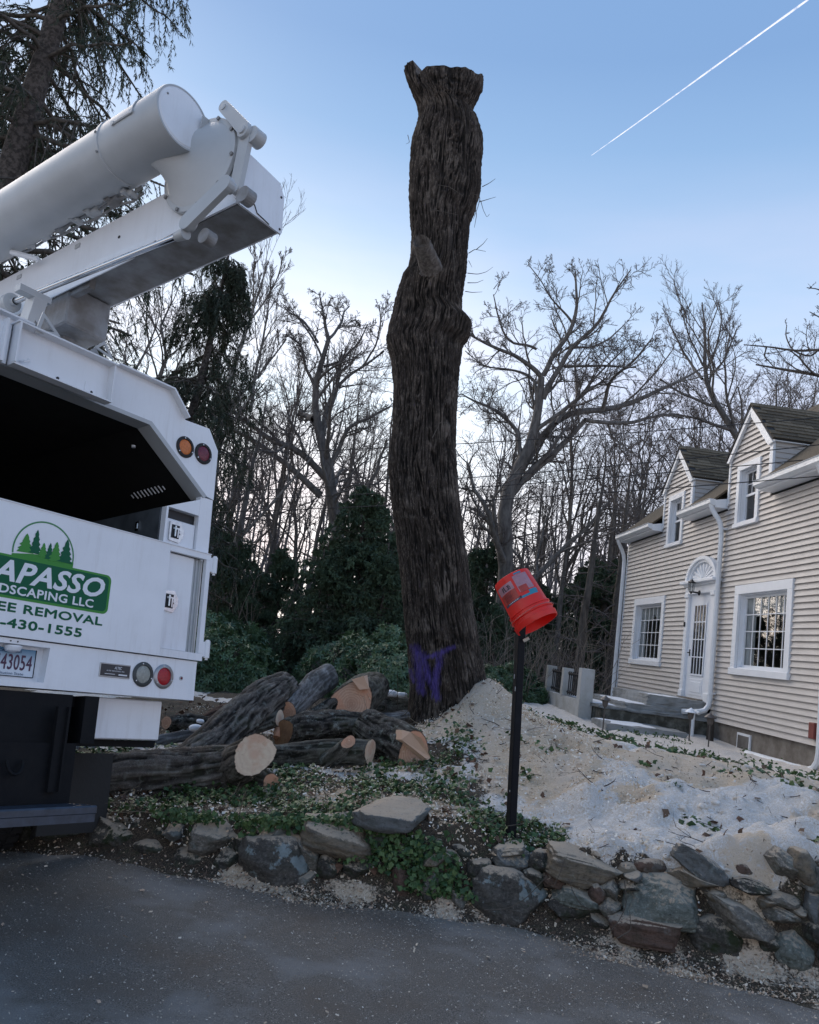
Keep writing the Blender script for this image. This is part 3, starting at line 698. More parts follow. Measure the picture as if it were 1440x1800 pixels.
for (x, z) in ((bx1-.005, bz0+.02), (bx1-.01, bz1-.085), (bx0+.04, bz0+.05), (bx0+.02, bz1-.05)):
    b = MB(); b.cyl((x, bye-.016, z), (x, bye-.012, z), .007, n=8); b.build('bolt', mDk, ep)
# sheet skirt hanging from the left side of the boom and the boom rest below it
b = MB(); b.ext([(-.70, bz0), (-.42, bz0+.06), (4, bz0+.06), (4, bz0-.05), (-.5, bz0-.05)], 'x', bx0-.012, bx0-.004); b.build('side_doubler', mW, lb)
b = MB(); xx = .13
b.box((xx, .33, 2.20), (.30, .42, .26), b=.01); b.box((xx, .38, 2.0), (.10, .2, .34)); b.box((xx-.12, .08, 2.29), (.04, .30, .07)); tp(b, 'boom_rest', mUnder)
b = MB(); b.box((-.22, .15, 1.98), (.08, .10, .30), R=np.array(Matrix.Rotation(.3, 3, 'X'))); b.box((-.25, .10, 2.13), (.2, .06, .04)); tp(b, 'rest_strut', mWd)

# --- upper boom (tube) and elbow housing
ux, uz, ur = -.205, 2.865, .182
b = MB(); 
b.lathe((ux, -1.06, uz), (0, 1, 0), [(0, ur-.012), (0, ur-.002), (.012, ur+.002), (.50, ur+.002), (.503, ur+.008), (.53, ur+.008), (.533, ur), (5.3, ur+.01)], 56)
ub = tp(b, 'upper_boom', mWd, True)
b = MB(); b.lathe((ux, -1.056, uz), (0, -1, 0), [(0, ur-.004), (.002, ur-.004), (.0025, ur-.02), (.006, ur-.024), (.006, 0)], 48); cp = b.build('end_cap', mW, ub, True)
for a in (150, 340):
    b = MB(); b.cyl((ux+.14*math.cos(math.radians(a)), -1.066, uz+.14*math.sin(math.radians(a))), (ux+.14*math.cos(math.radians(a)), -1.062, uz+.14*math.sin(math.radians(a))), .006, n=8); b.build('screw', mUnder, cp)
# welded strap and seam
b = MB(); th = np.linspace(math.radians(128), math.radians(178), 12); b.tube([(ux+(ur+.006)*math.cos(t), -.86-.0*t, uz+(ur+.006)*math.sin(t)) for t in th], .0045, 6)
b.tube([(ux+(ur+.006)*math.cos(t), y, uz+(ur+.006)*math.sin(t)) for t, y in ((math.radians(181), -.855), (math.radians(181), -.70))], .0075, 6)
for y in (-.86, -.70):
    b.cyl((ux-ur-.014, y, uz), (ux-ur, y, uz), .014, n=10)
b.build('welded_bracket', mWd, ub)
# elbow: oblique housing that swells from the tube to the round joint plate
b = MB(); jc = np.array([-.060, -1.04, 2.675]); N_ = 48; th = np.arange(N_)*2*PI/N_
rings = []; c0 = np.array([ux+.0, -.84, 2.80])
for k, t in enumerate(np.linspace(0, 1, 14)):
    rr = .12+.142*t**2.4; cc = c0*(1-t)+jc*t
    rings.append(cc+rr*(np.cos(th)[:, None]*np.array([0, 1.0, 0])+np.sin(th)[:, None]*np.array([0, 0, 1.])))
b.add(np.vstack(rings), grid_faces(N_, 14, True)); 
eb = tp(b, 'elbow_housing', mWd, True)
b = MB(); b.lathe(jc-np.array([.0, 0, 0]), (1, 0, 0), [(-.004, .255), (0, .283), (.022, .286), (.024, .270), (.034, .270), (.036, .290), (.060, .290), (.062, .2), (.062, 0)], 56); b.build('joint_flange', mWd, eb, True)
b = MB()
for a in (20, 60, 100): b.box(jc+np.array([-.02, .23*math.cos(math.radians(a)), .23*math.sin(math.radians(a))]), (.05, .012, .09), R=np.array(Matrix.Rotation(math.radians(a+90), 3, 'X')))
b.build('rib', mWd, eb)

for k in range(10):
    a = 2*PI*k/10+.2; q = jc+np.array([.0, .274*math.cos(a), .274*math.sin(a)]); b = MB(); b.cyl(q-np.array([.012, 0, 0]), q+np.array([.0, 0, 0]), .012, n=6); b.build('flange_bolt', mUnder, eb)
b = MB()
for k in range(9):
    a = math.radians(-70+35*k); q = np.array([ux+(ur+.006)*math.cos(a), -.545, uz+(ur+.006)*math.sin(a)]); b.cyl(q, q+np.array([math.cos(a), 0, math.sin(a)])*.010, .007, n=6)
o = b.build('collar_bolts', mUnder, ub); o['kind'] = 'stuff'
for yy in (.10, .75, 1.4):
    b = MB(); b.box((bx0-.003, yy, bz1-.05), (.006, .05, .03)); b.build('weld_tab', mWd, lb)
b = MB(); b.cyl((bx0-.004, -.33, 2.50), (bx0, -.33, 2.50), .010, n=10); b.build('drain_hole', mDk, lb)

# --- linkage arms and hydraulic rod, in the plane just left of the lower boom
lx = -.12
def LP(zx, zy, x=lx): return tpl(zx/2.769, 100+zy/2.769, x, 0)
def arm(a, c, w0, w1, th, name, par, x=lx, xo=0):
    a, c = LP(*a, x), LP(*c, x); t = nrm(c-a); s = np.array([0, -t[2], t[1]])
    P = []
    for (p, w, sg) in ((a, w0, 1), (c, w1, -1)):
        b0 = math.atan2(-t[2]*sg, -t[1]*sg)
        for k in range(9): an = b0-PI/2+PI*k/8; P.append((p[1]+w*math.cos(an), p[2]+w*math.sin(an)))
    b = MB(); b.ext(P, 'x', x-th/2+xo, x+th/2+xo); return tp(b, name, mWd) if par is None else b.build(name, mWd, par)
def boss(c, r, h0, h1, par, x=lx):
    c = LP(*c, x); b = MB(); b.lathe((x+h0, c[1], c[2]), (-1, 0, 0), [(0, r), (h1-h0-.01, r), (h1-h0, r*.9), (h1-h0+.001, r*.55), (h1-h0+.010, r*.5), (h1-h0+.011, 0)], 20)
    o = b.build('pin', mWd, par, True); return o
a1 = arm((928, 815), (1115, 632), .048, .045, .035, 'link_arm', None, xo=-.02)
boss((928, 815), .034, .02, .05, a1); boss((1115, 632), .034, .02, .055, a1)
q0, q1 = LP(990, 868, lx), LP(1180, 665, lx); b = MB(); b.cyl(q0+np.array([.0, 0, 0]), q0+np.array([.06, 0, 0]), .042, n=20); b.build('pin', mUnder, a1); b = MB(); b.cyl(q1+np.array([.0, 0, 0]), q1+np.array([.06, 0, 0]), .044, n=20); b.build('pin', mUnder, a1)
a2 = arm((1150, 640), (1205, 370), .036, .040, .03, 'link_arm', None, x=-.04)
a3 = arm((1190, 350), (1095, 245), .040, .034, .03, 'link_arm', None, x=-.06)
boss((1190, 362), .045, .02, .055, a3, -.06); boss((1098, 250), .036, .02, .05, a3, -.06)
c_ = LP(1235, 385, -.03); b = MB(); b.cyl(c_+np.array([-.02, 0, 0]), c_+np.array([.05, 0, 0]), .048, n=22); b.build('pin', mWd, a3, True)
a4 = arm((1125, 270), (1190, 420), .03, .04, .03, 'link_arm', None, x=-.03)
r0, r1 = LP(60, 1195, -.13), LP(905, 858, -.13)
b = MB(); b.cyl(r0+(r1-r0)*.01, r0+(r1-r0)*.97, .019, n=18); rod = tp(b, 'hydraulic_rod', mat('polished_rod', (.50, .52, .54), .12, 1.0), True)
b = MB(); b.cyl(r0+(r1-r0)*.955, r1, .026, .034, n=16); b.build('rod_eye', mWd, rod, True)
b = MB(); b.cyl(r0+np.array([-.03, .02, 0])-nrm(r1-r0)*.9, r0, .052, n=24); b.lathe(r0-nrm(r1-r0)*.05, nrm(r1-r0), [(0, .05), (.0, .062), (.05, .062), (.055, .05), (.056, .025), (.09, .024)], 24); b.build('cylinder_barrel', mWd, rod, True)
b = MB(); b.cyl(r0+np.array([.03, .0, .02])-nrm(r1-r0)*.2, r1+np.array([.03, 0, .025]), .008, n=8); b.build('hose', mUnder, rod, True)
# bracket strap and hose clutter between the booms
p0, p1 = LP(55, 950, -.16), LP(185, 985, -.07)
b = MB(); b.tube([p0, (p0+p1)/2+np.array([0, 0, -.0]), p1], .018, 6); sb = tp(b, 'boom_strap', mW)
seq = [(0, 975), (60, 945), (140, 905), (215, 870), (300, 830), (380, 795), (460, 752), (560, 700), (640, 665), (690, 640)]
P = np.array([LP(x, y, -.10)+np.array([0, 0, .012*((i % 2)*2-1)]) for i, (x, y) in enumerate(seq)])
b = MB(); b.tube(P, .010, 8); b.tube(P+np.array([.03, .02, -.015]), .008, 8); hs = tp(b, 'hose_bundle', mUnder, True)
for i, (x, y) in enumerate(seq[1:-1]):
    q = LP(x, y, -.10); b = MB(); s_ = .7+.5*((i*3) % 4)/3; b.box(q, (.06, .09*s_, .04*s_), R=np.array(Matrix.Rotation(.5*((i*5) % 3)-.4, 3, 'X')), b=.008); b.cyl(q+np.array([-.05, .02, 0]), q+np.array([.03, .02, 0]), .022*s_, n=12); b.build('clamp', mWd if i % 3 else mUnder, hs)
b = MB(); q0, q1, q2, q3 = [tpl(x/2.769, 100+y/2.769, -1.345, 1) for x, y in ((1205, 690), (1240, 720), (1252, 760), (1310, 815))]
b.tube([q0, q1, q2, q3], .003, 6); b.build('cable', mDk, lb)
# ================================================================== STANDING TRUNK, LOGS
def bark_mat(name, dark, mid, light, sc=1.0, moss=0, lich=0, stretch=(1, 1, .22), purple=False):
    m, g = newmat(name, .92, .15)
    tc_ = g.n('ShaderNodeTexCoord').outputs['Object']
    at_ = g.attr('bark').outputs['Fac']; mp = g.n('ShaderNodeMapping'); mp.inputs['Scale'].default_value = stretch; g.l(tc_, mp.inputs[0]); v = mp.outputs[0]
    a = g.noise(v, 34*sc, 8, .72); b2 = g.noise(tc_, 2.2*sc, 5, .6); c2 = g.noise(v, 110*sc, 4, .7)
    col = g.mix(g.mr(g.math('ADD', g.math('MULTIPLY', at_, .75), g.math('MULTIPLY', a, .6)), .45, 1.0), dark, mid)
    col = g.mix(g.math('MULTIPLY', g.mr(c2, .52, .68), g.mr(at_, .45, .9)), col, light)
    col = g.mix(g.math('MULTIPLY', g.mr(b2, .5, .7), .5), col, tuple(x*.6 for x in mid))
    col = g.mix(g.math('MULTIPLY', g.mr(g.noise(tc_, 3.1*sc, 6, .7), .50, .66), g.mr(at_, .3, .9, 0, .75)), col, light)
    if moss: col = g.mix(g.math('MULTIPLY', g.mr(g.noise(tc_, 5, 6, .7), .50, .62), moss), col, (.032, .045, .018))
    if lich: col = g.mix(g.math('MULTIPLY', g.mr(g.noise(tc_, 16, 5, .7), .56, .66), lich), col, (.30, .33, .30))
    if purple:
        p = g.attr('paint').outputs['Fac']; col = g.mix(g.mr(g.math('ADD', p, g.math('MULTIPLY', g.math('SUBTRACT', a, .5), 2.6)), .35, 1.25), col, (.085, .060, .235))
    g.l(col, g.B.inputs['Base Color']); g.bump(g.math('ADD', a, g.math('MULTIPLY', c2, .5)), .8, .012)
    return m
mBark = bark_mat('shaggy_maple_bark', (.008, .007, .006), (.060, .048, .040), (.22, .185, .155), purple=True)
mWood, g = newmat('fresh_cut_wood', .7, .3)
_r = g.attr('ringr').outputs['Fac']; tcw = g.n('ShaderNodeTexCoord').outputs['Object']
wv = g.math('SINE', g.math('MULTIPLY', g.math('ADD', _r, g.math('MULTIPLY', g.noise(tcw, 8, 3), .05)), 260))
cw = g.mix(g.mr(wv, -1, 1), (.47, .28, .185), (.57, .37, .26)); cw = g.mix(g.math('MULTIPLY', g.mr(_r, .09, .02), .6), cw, (.36, .19, .12)); cw = g.mix(g.mr(g.noise(tcw, 5, 4), .45, .62), cw, (.55, .28, .17)); cw = g.mix(g.mr(g.noise(tcw, 60, 4, .7), .60, .72), cw, (.70, .58, .42))
cw = g.mix(g.mr(g.attr('ringn').outputs['Fac'], .93, .985), cw, (.10, .065, .045)); g.l(cw, g.B.inputs['Base Color'])
g.bump(g.noise(tcw, 90, 4, .7), .3, .004)
mWoodPale, g = newmat('pale_cut_wood', .7, .3)
_r = g.attr('ringr').outputs['Fac']; tcw = g.n('ShaderNodeTexCoord').outputs['Object']
wv = g.math('SINE', g.math('MULTIPLY', g.math('ADD', _r, g.math('MULTIPLY', g.noise(tcw, 8, 3), .10)), 150))
cw = g.mix(g.mr(wv, -1, 1), (.64, .50, .37), (.68, .55, .41)); cw = g.mix(g.mr(g.noise(tcw, 6, 4), .46, .60), cw, (.60, .39, .27)); cw = g.mix(g.math('MULTIPLY', g.mr(g.noise(tcw, 40, 5, .7), .55, .70), .5), cw, (.40, .27, .18)); cw = g.mix(g.mr(_r, .05, .02), cw, (.62, .42, .30))
cw = g.mix(g.mr(g.attr('ringn').outputs['Fac'], .95, .99), cw, (.12, .08, .055)); g.l(cw, g.B.inputs['Base Color'])
mWoodOld = mat('weathered_cut_wood', (.30, .17, .085), .8, col2=(.20, .10, .05), vscale=14, bump=.3)
mGreyW = mat('weathered_grey_wood', (.17, .155, .14), .9, col2=(.07, .06, .055), vscale=30, bump=.8, stretch=(1, 1, .3))

def bark_disp(P, s, th, r, amp, seed, sc=1.0, vs=1.0, fz=1.0, fq=1.0):
    """ridged plates running along the stem: s = length coordinate, th angle, r radius"""
    cu, su = np.cos(th)*r, np.sin(th)*r
    w1 = fbm(np.stack([cu*4, su*4, s*1.6], -1), 3, seed+1)*.07
    Q = np.stack([(cu+w1*fq)*24*sc*fz, (su+w1*fq)*24*sc*fz, s*3.0*sc*vs*(fz**1.4)+3.2*fz*vnoise(np.stack([cu*11*fz, su*11*fz, s*.6], -1), seed+9)], -1)
    a = 1-np.abs(vnoise(Q, seed+2)); b = 1-np.abs(vnoise(Q*1.9+9, seed+3)); c = fbm(Q*np.array([3.4, 3.4, 3.0]), 2, seed+4)
    h = .55*np.minimum(a**2.2*1.35, 1)+.38*b**2+.22*c
    br = fbm(np.stack([cu*9*sc+w1*6, su*9*sc, s*7*sc*vs+w1*9], -1), 2, seed+5); h = h-.22*np.clip((br-.3)*6, 0, 1)
    return h, amp*(h-.5)

# silhouette of the trunk read off the photograph, turned into centre and radius at its real distance
_LE = [(711, 120), (714, 140), (722, 163), (732, 185), (735, 208), (721, 253), (718.6, 282), (716.5, 340), (719, 383), (722, 412), (721, 450), (716, 476), (706, 489), (696, 520), (688, 553), (681, 580), (676, 602), (679, 618), (686, 640), (690, 680), (688, 752), (680, 824), (684, 880), (694, 940), (702, 1020), (708, 1100), (714, 1160), (717, 1220), (713, 1262), (704, 1290)]
_RE = [(852, 122), (850, 142), (842, 165), (831, 188), (840, 197), (852, 230), (853, 253), (849.5, 282), (848.5, 325), (839, 360), (829, 383), (825, 426), (822, 470), (816, 513), (815.6, 539), (833.5, 557), (829, 582), (816, 600), (814, 620), (810, 648), (805, 720), (804, 780), (810, 860), (816, 912), (826, 980), (834, 1060), (848, 1140), (858, 1190), (864, 1224), (872, 1290)]
TY = 9.42
def edge(pts, yq): a = np.array(pts, float); return np.interp(yq, a[:, 1], a[:, 0])
nz_, nth = 760, 310
yq = np.linspace(1290, 119, nz_)
LP_ = np.array([at(edge(_LE, y), y, TY-.05) for y in yq]); RP_ = np.array([at(edge(_RE, y), y, TY-.05) for y in yq])
cen = (LP_+RP_)/2; hw = np.linalg.norm(RP_-LP_, axis=1)/2
kz = np.clip((cen[:, 2]-.2), .0, None)
th = np.linspace(0, 2*PI, nth, endpoint=False)
TH, IZ = np.meshgrid(th, np.arange(nz_))
cs = cen[IZ]; Rr = hw[IZ]
# side vector follows the picture's slight tilt of the sections; depth axis = y
cx = cs[..., 0]; cz = cs[..., 2]
depth_r = np.interp(cen[:, 2], [.6, 1.5, 4, 7, 9, 9.6], [.56, .47, .42, .36, .34, .40])[IZ]
lobes = 1+.05*np.cos(3*TH+1.2+cz*.5)+.04*np.cos(5*TH-cz*.8)
wside = np.abs(np.cos(TH))**2
ex = Rr*np.cos(TH)*.985; ey = (depth_r*lobes)*np.sin(TH)
rad_eff = .42
h, dsp = bark_disp(None, cz, TH, rad_eff, .036, 11, sc=1.0, fz=1.75, fq=.45)
bigl = .05*fbm(np.stack([np.cos(TH)*3.5, np.sin(TH)*3.5, cz*1.1], -1), 3, 78)*(1-.6*wside)+.035*fbm(np.stack([np.cos(TH)*1.5, np.sin(TH)*1.5, cz*1.2], -1), 3, 77)*(1-.7*wside)
nx, ny = np.cos(TH), np.sin(TH)
flare = .10*np.exp(-(cz-.55)/.35)*np.maximum(0, np.cos(5*TH+.6))
X = cx+ex*.965+nx*(dsp*.9+bigl*.6+flare*.5); Y = TY+ey+ny*(dsp+bigl+flare)
# ragged crotch: the left lump stands apart from the sawn right part
tops = np.interp(TH[-1], np.radians([0, 30, 60, 120, 165, 180, 200, 217, 231, 245, 300, 335, 360]), [-.06, .0, .02, -.04, -.06, -.06, .02, .06, -.05, .02, .05, .02, -.06])
Z = cz.copy(); ztop = float(cen[-1, 2]); kt = smst((cz-ztop+.45)/.45)
Z = Z+kt*(tops[None]+.03*vnoise(np.stack([np.cos(TH)*6, np.sin(TH)*6, TH*0], -1), 5))*smst((np.abs(np.cos(TH))*0+1))
notch = kt*np.exp(-((TH-math.radians(232))/.16)**2)*.13
Z = Z+smst((cz-ztop+.7)/.7)*((Y-TY)/TY)*(cz-1.6)*.9; X = X+nx*kt*.02; Y = Y+notch*.8
Vt = np.stack([X, Y, Z], -1).reshape(-1, 3)
F_ = grid_faces(nth, nz_, True)
me = fast_mesh('trunk', Vt, [F_], True)
vattr(me, 'bark', np.clip(h, 0, 1).ravel())
pm = np.zeros(X.shape)
# purple spray mark: a ragged letter on the camera side
def stroke(pts, w0):
    global pm
    Q = np.stack([X, Z], -1)
    for (a, b) in zip(pts[:-1], pts[1:]):
        A_, B_ = at(*a, TY-.45)[[0, 2]], at(*b, TY-.45)[[0, 2]]; ab = B_-A_; t = np.clip(((Q-A_)@ab)/(ab@ab), 0, 1)
        d = np.linalg.norm(Q-(A_+t[..., None]*ab), axis=-1); pm = np.maximum(pm, np.clip(1.15-d/w0, 0, 1)*(Y < TY))
stroke([(731, 1140), (738, 1180), (742, 1215)], .085); stroke([(742, 1150), (752, 1190), (765, 1215), (768, 1225)], .075); stroke([(775, 1150), (768, 1185), (764, 1220)], .07); stroke([(745, 1158), (775, 1148), (797, 1138)], .045); stroke([(722, 1180), (728, 1200)], .04)
vattr(me, 'paint', pm.ravel())
big = link('tree_trunk', me, mBark); tag(big, 'tall dark topped tree trunk with a purple paint mark, standing limbless above the sawdust', 'tree trunk')
# origin stays at world zero; add its parts
n = nth; top = Vt[-n:]; cc = top.mean(0)+np.array([0, 0, -.30])
me = fast_mesh('sawn_top', np.vstack([top*.995+cc*.005, cc]), [np.array([[i, (i+1) % n, n] for i in range(n)])])
vattr(me, 'ringr', np.r_[np.linalg.norm(top-cc, axis=1), 0]); vattr(me, 'ringn', np.r_[np.ones(n)*.9, 0]); link('sawn_top', me, mGreyW, big)

def gnarly(path, rad, nseg, nth_, amp, seed, sc=1.0, n0=None, n1=None, vs=1.0, squash=1.0):
    """bark covered swept stem. returns verts (nseg,nth,3), bark height, path, cut rings"""
    p = smooth_path(lerp_path(np.c_[np.array(path), np.array(rad)], nseg), 3); P, R = p[:, :3], p[:, 3]
    T = np.gradient(P, axis=0); T = nrm(T); ref = np.array([0, 0, 1.]) if abs(nrm(P[-1]-P[0])[2]) < .85 else np.array([1., 0, 0])
    U = nrm(np.cross(T, ref)); W = np.cross(U, T)
    th = np.linspace(0, 2*PI, nth_, endpoint=False); TH, I = np.meshgrid(th, np.arange(nseg))
    s = np.r_[0, np.cumsum(np.linalg.norm(np.diff(P, axis=0), axis=1))][I]
    r = R[I]; h, d = bark_disp(None, s, TH, np.maximum(r, .05), amp, seed, sc, vs)
    lob = 1+.07*np.cos(2*TH+seed)+.05*np.cos(3*TH-seed*2+s*1.5)+.10*fbm(np.stack([np.cos(TH)*.8, np.sin(TH)*.8, s*1.8], -1), 3, seed+50)
    ef = np.minimum(I/(nseg*.05), (nseg-1-I)/(nseg*.05)); rr = r*lob+d*np.clip(.35+ef*.65, 0, 1)
    V = P[I]+rr[..., None]*(np.cos(TH)[..., None]*U[I]+np.sin(TH)[..., None]*W[I]*squash)
    for end, nn in ((0, n0), (-1, n1)):
        if nn is None: continue
        nn = nrm(np.array(nn, float)); t = T[end]
        c = P[end]
        K = max(2, int(nseg*.25)); idx = range(K) if end == 0 else range(nseg-K, nseg)
        sh = -((V[end]-c)@nn)/(t@nn)           # slide each ring point along the stem on to the cutting plane
        for q, i in enumerate(idx):
            w_ = (1-q/K) if end == 0 else (q+1)/K
            V[i] = V[i]+sh[:, None]*t*w_**1.5
    return V, h, P, T, R
def log(name, path, rad, label, m, mcut=None, n0=None, n1=None, cuts=(1, 1), nseg=90, nth_=72, amp=.022, seed=1, sc=1.6, cat='log', group=None, parent=None, vs=1.0, plabel=None, squash=1.0):
    V, h, P, T, R = gnarly(path, rad, nseg, nth_, amp, seed, sc, n0, n1, vs, squash)
    o_ = P.mean(0) if parent is None else np.zeros(3)
    VV = (V-o_).reshape(-1, 3)
    mats_end = []
    me = fast_mesh(name, VV, [grid_faces(nth_, nseg, True)], True); vattr(me, 'bark', np.clip(h, 0, 1).ravel())
    o = link(name, me, m, parent); o.location = o_ if parent is None else (0, 0, 0)
    if parent is None: tag(o, label, cat, group)
    for e, has in zip((0, -1), cuts):
        ring = V[e]-o_; c = ring.mean(0); K = 6; rings = [c+(ring-c)*f for f in np.linspace(.985, .0, K)[:-1]]
        allv = np.vstack(rings+[c[None]]); nn = nth_; F4 = grid_faces(nn, K-1, True); b0 = (K-2)*nn
        tri = np.array([[b0+i, b0+(i+1) % nn, b0+nn] for i in range(nn)])
        allv = allv+.002*fbm(allv*40, 2, seed)[:, None]*T[e]
        me = fast_mesh('cut_face', allv, [F4, tri]); rad_ = np.linalg.norm(allv-c, axis=1)
        vattr(me, 'ringr', rad_); vattr(me, 'ringn', np.r_[np.repeat(np.linspace(.985, 0, K)[:-1], nn), 0])
        link('cut_face', me, (mcut or mWood) if has else m, o)
    return o
# stub, vines and loose bark of the standing trunk
a_ = at(757, 468, TY-.38); b_ = at(741, 424, TY-.74)
V, h, P, T, R = gnarly([a_+np.array([.02, .15, -.1]), a_, b_], [.15, .125, .095], 40, 36, .03, 5, 1.6)
me = fast_mesh('branch_stub', V.reshape(-1, 3), [grid_faces(36, 40, True)], True); vattr(me, 'bark', np.clip(h, 0, 1).ravel()); stb = link('branch_stub', me, mGreyW, big)
ring = V[-1]; c = ring.mean(0); inner = c+(ring-c)*.6-T[-1]*.10
me = fast_mesh('hollow', np.vstack([ring, inner, c-T[-1]*.12]), [grid_faces(36, 2, True), np.array([[36+i, 36+(i+1) % 36, 72] for i in range(36)])]); link('hollow', me, mGreyW, stb)
mVine = mat('dry_vine', (.10, .085, .07), .9, var=.5, vscale=20)
def pxpath(pts, Y, jy=0):
    return np.array([at(x, y, Y+(jy*(i % 3-1))) for i, (x, y) in enumerate(pts)])
for pts in ([(848, 328), (860, 322), (871, 314)], [(842, 355), (852, 352), (872, 346)], [(845, 352), (850, 370), (856, 382), (861, 376)], [(835, 362), (838, 378), (834, 400)], [(824, 445), (835, 438), (845, 440), (854, 442)], [(838, 438), (850, 428), (857, 419)],
            [(822, 480), (840, 482), (855, 478), (867, 469)], [(868, 508), (876, 497), (885, 486)], [(822, 497), (838, 497), (850, 492)], [(818, 512), (830, 514), (848, 513)], [(824, 458), (830, 470)], [(717, 237), (720, 250), (714, 253)],
            [(830, 330), (818, 340), (808, 360), (806, 380), (812, 395), (822, 412)], [(797, 440), (799, 470), (798, 500), (806, 520), (812, 540)], [(756, 368), (780, 372), (806, 378)], [(770, 325), (790, 328), (815, 345)], [(760, 770), (775, 740), (797, 750)], [(790, 690), (800, 720), (812, 725), (815, 700)], [(830, 340), (845, 345), (840, 365), (832, 385)]):
    Yd = TY-.46 if pts[0][0] < 812 else TY-.15
    b = MB(); p = smooth_path(lerp_path(pxpath(pts, Yd, .03), 14), 1); b.tube(p, np.linspace(.0055, .002, 14), 4); b.build('vine', mVine, big)

# ------------------------------------------------------------------ felled logs
mbA = bark_mat('dark_furrowed_log_bark', (.018, .016, .015), (.14, .125, .11), (.33, .31, .28), 1.4, moss=.25, lich=.3, stretch=(1, 1, 1))
mbB = bark_mat('mossy_black_log_bark', (.009, .009, .008), (.075, .068, .06), (.33, .31, .28), 1.6, moss=.35, lich=.55, stretch=(1, 1, 1))
mbC = bark_mat('smooth_grey_log_bark', (.07, .068, .066), (.20, .20, .20), (.38, .38, .38), 2.0, lich=.4, stretch=(1, 1, 1))
mbD = bark_mat('grey_green_log_bark', (.018, .018, .015), (.12, .115, .10), (.27, .26, .23), 1.6, moss=.3, lich=.35, stretch=(1, 1, 1))
G_ = lambda x, y: float(full_z(np.array([x]), np.array([y]))[0])
def PX(l): return [at(x, y, Y) for x, y, Y in l]
l1 = log('long_log', PX([(60, 1390, 6.3), (150, 1372, 6.35), (250, 1362, 6.45), (340, 1358, 6.55), (410, 1348, 6.55), (447, 1326, 6.35)]), [.150, .150, .160, .165, .150, .135], 'long dark log lying behind the stone wall, round pale cut face at its right end', mbA, mWoodPale, n1=(.12, -.93, .22), cuts=(1, 1), nseg=190, nth_=90, seed=3, amp=.03, sc=1.3)
log('short_log', PX([(420, 1352, 6.70), (452, 1366, 6.62), (479, 1378, 6.5)]), [.10, .10, .075], 'short lichen-spotted log piece below the round pale cut face, with a split pinkish end', mbB, mWood, n1=(.6, -.8, .1), seed=5, cuts=(0, 1), nseg=40, nth_=48)
log('leaning_log', PX([(300, 1368, 7.0), (362, 1320, 7.3), (420, 1268, 7.7), (468, 1228, 8.0), (505, 1206, 8.3)]), [.14, .165, .18, .175, .15], 'big grey-brown log leaning up to the right behind the long dark log', mbA, mWoodOld, seed=7, nseg=130, nth_=90, amp=.026)
log('grey_log', PX([(506, 1252, 8.0), (530, 1228, 8.25), (552, 1205, 8.5), (576, 1190, 8.8)]), [.085, .110, .135, .13], 'smooth pale grey log on top of the pile with a small reddish cut end', mbC, mWood, n0=(-.15, -.95, -.1), cuts=(1, 0), seed=9, nseg=70, nth_=60, amp=.010)
log('thick_log', PX([(617, 1238, 8.35), (632, 1226, 8.7), (650, 1212, 9.3)]), [.215, .225, .21], 'thick short log at the back of the pile, large brown notched face toward the viewer', mbD, mWood, n0=(-.05, -1, .12), cuts=(1, 0), seed=11, nseg=50, nth_=72, amp=.02)
w0 = at(628, 1205, 8.25); b = MB(); b.add([w0+np.array(v) for v in ((-.06, -.02, .05), (.05, .0, .10), (.12, .06, -.02), (.03, .03, -.04), (-.02, .25, .06), (.08, .25, .10))], [(0, 3, 2, 1), (0, 1, 5, 4), (1, 2, 5), (0, 4, 3), (3, 4, 5, 2)])
o = b.build('wood_wedge', mWoodPale); tag(o, 'pale split wedge of wood on the top edge of the thick short log', 'wood piece')
log('mossy_log', PX([(497, 1290, 7.75), (540, 1278, 7.75), (600, 1272, 7.85), (668, 1282, 8.0)]), [.125, .15, .135, .12], 'black mossy log dusted with sawdust, lying across behind the thin grey log', mbB, mWoodOld, n0=(-.8, -.6, 0), seed=13, nseg=90, nth_=64, amp=.028)
l6 = log('notched_log', PX([(640, 1272, 7.75), (668, 1290, 7.6), (700, 1304, 7.45), (728, 1322, 7.25)]), [.13, .155, .17, .165], 'dark log at right of the pile with a pinkish hinge-notched cut end', mbB, mWood, n1=(.55, -.80, .05), cuts=(0, 1), seed=15, nseg=70, nth_=72, amp=.024)
V6 = at(736, 1306, 7.05)
b = MB(); nn_ = [at(707, 1283, 7.18), at(722, 1287, 7.10), at(741, 1298, 7.0), at(757, 1332, 7.0), at(752, 1336, 7.0), at(706, 1300, 7.14)]; bk = [p+np.array([-.05, .12, -.02]) for p in nn_]
b.add(nn_+bk, [(0, 1, 2, 3, 4, 5), (6, 11, 10, 9, 8, 7)]+[(i, i+6, (i+1) % 6+6, (i+1) % 6) for i in range(6)]); b.build('hinge_flap', mWoodPale, None); 
hf = bpy.data.objects['hinge_flap']; hf.parent = l6; hf.location = -Vector(l6.location)
l7 = log('thin_grey_log', PX([(470, 1330, 7.15), (520, 1326, 7.12), (580, 1322, 7.1), (651, 1321, 7.15)]), [.085, .095, .105, .10], 'thin grey-green log lying in front of the pile with a sawn side branch', mbD, mWoodPale, n1=(.93, -.36, 0), seed=17, nseg=110, nth_=64, amp=.013)
br = log('side_branch', PX([(575, 1338, 7.05), (592, 1325, 6.98), (613, 1304, 6.9)]), [.075, .07, .048], '', mbD, mWood, n1=(.15, -.9, .35), cuts=(0, 1), seed=19, nseg=30, nth_=40, amp=.012, parent=l7); br.location = -Vector(l7.location)
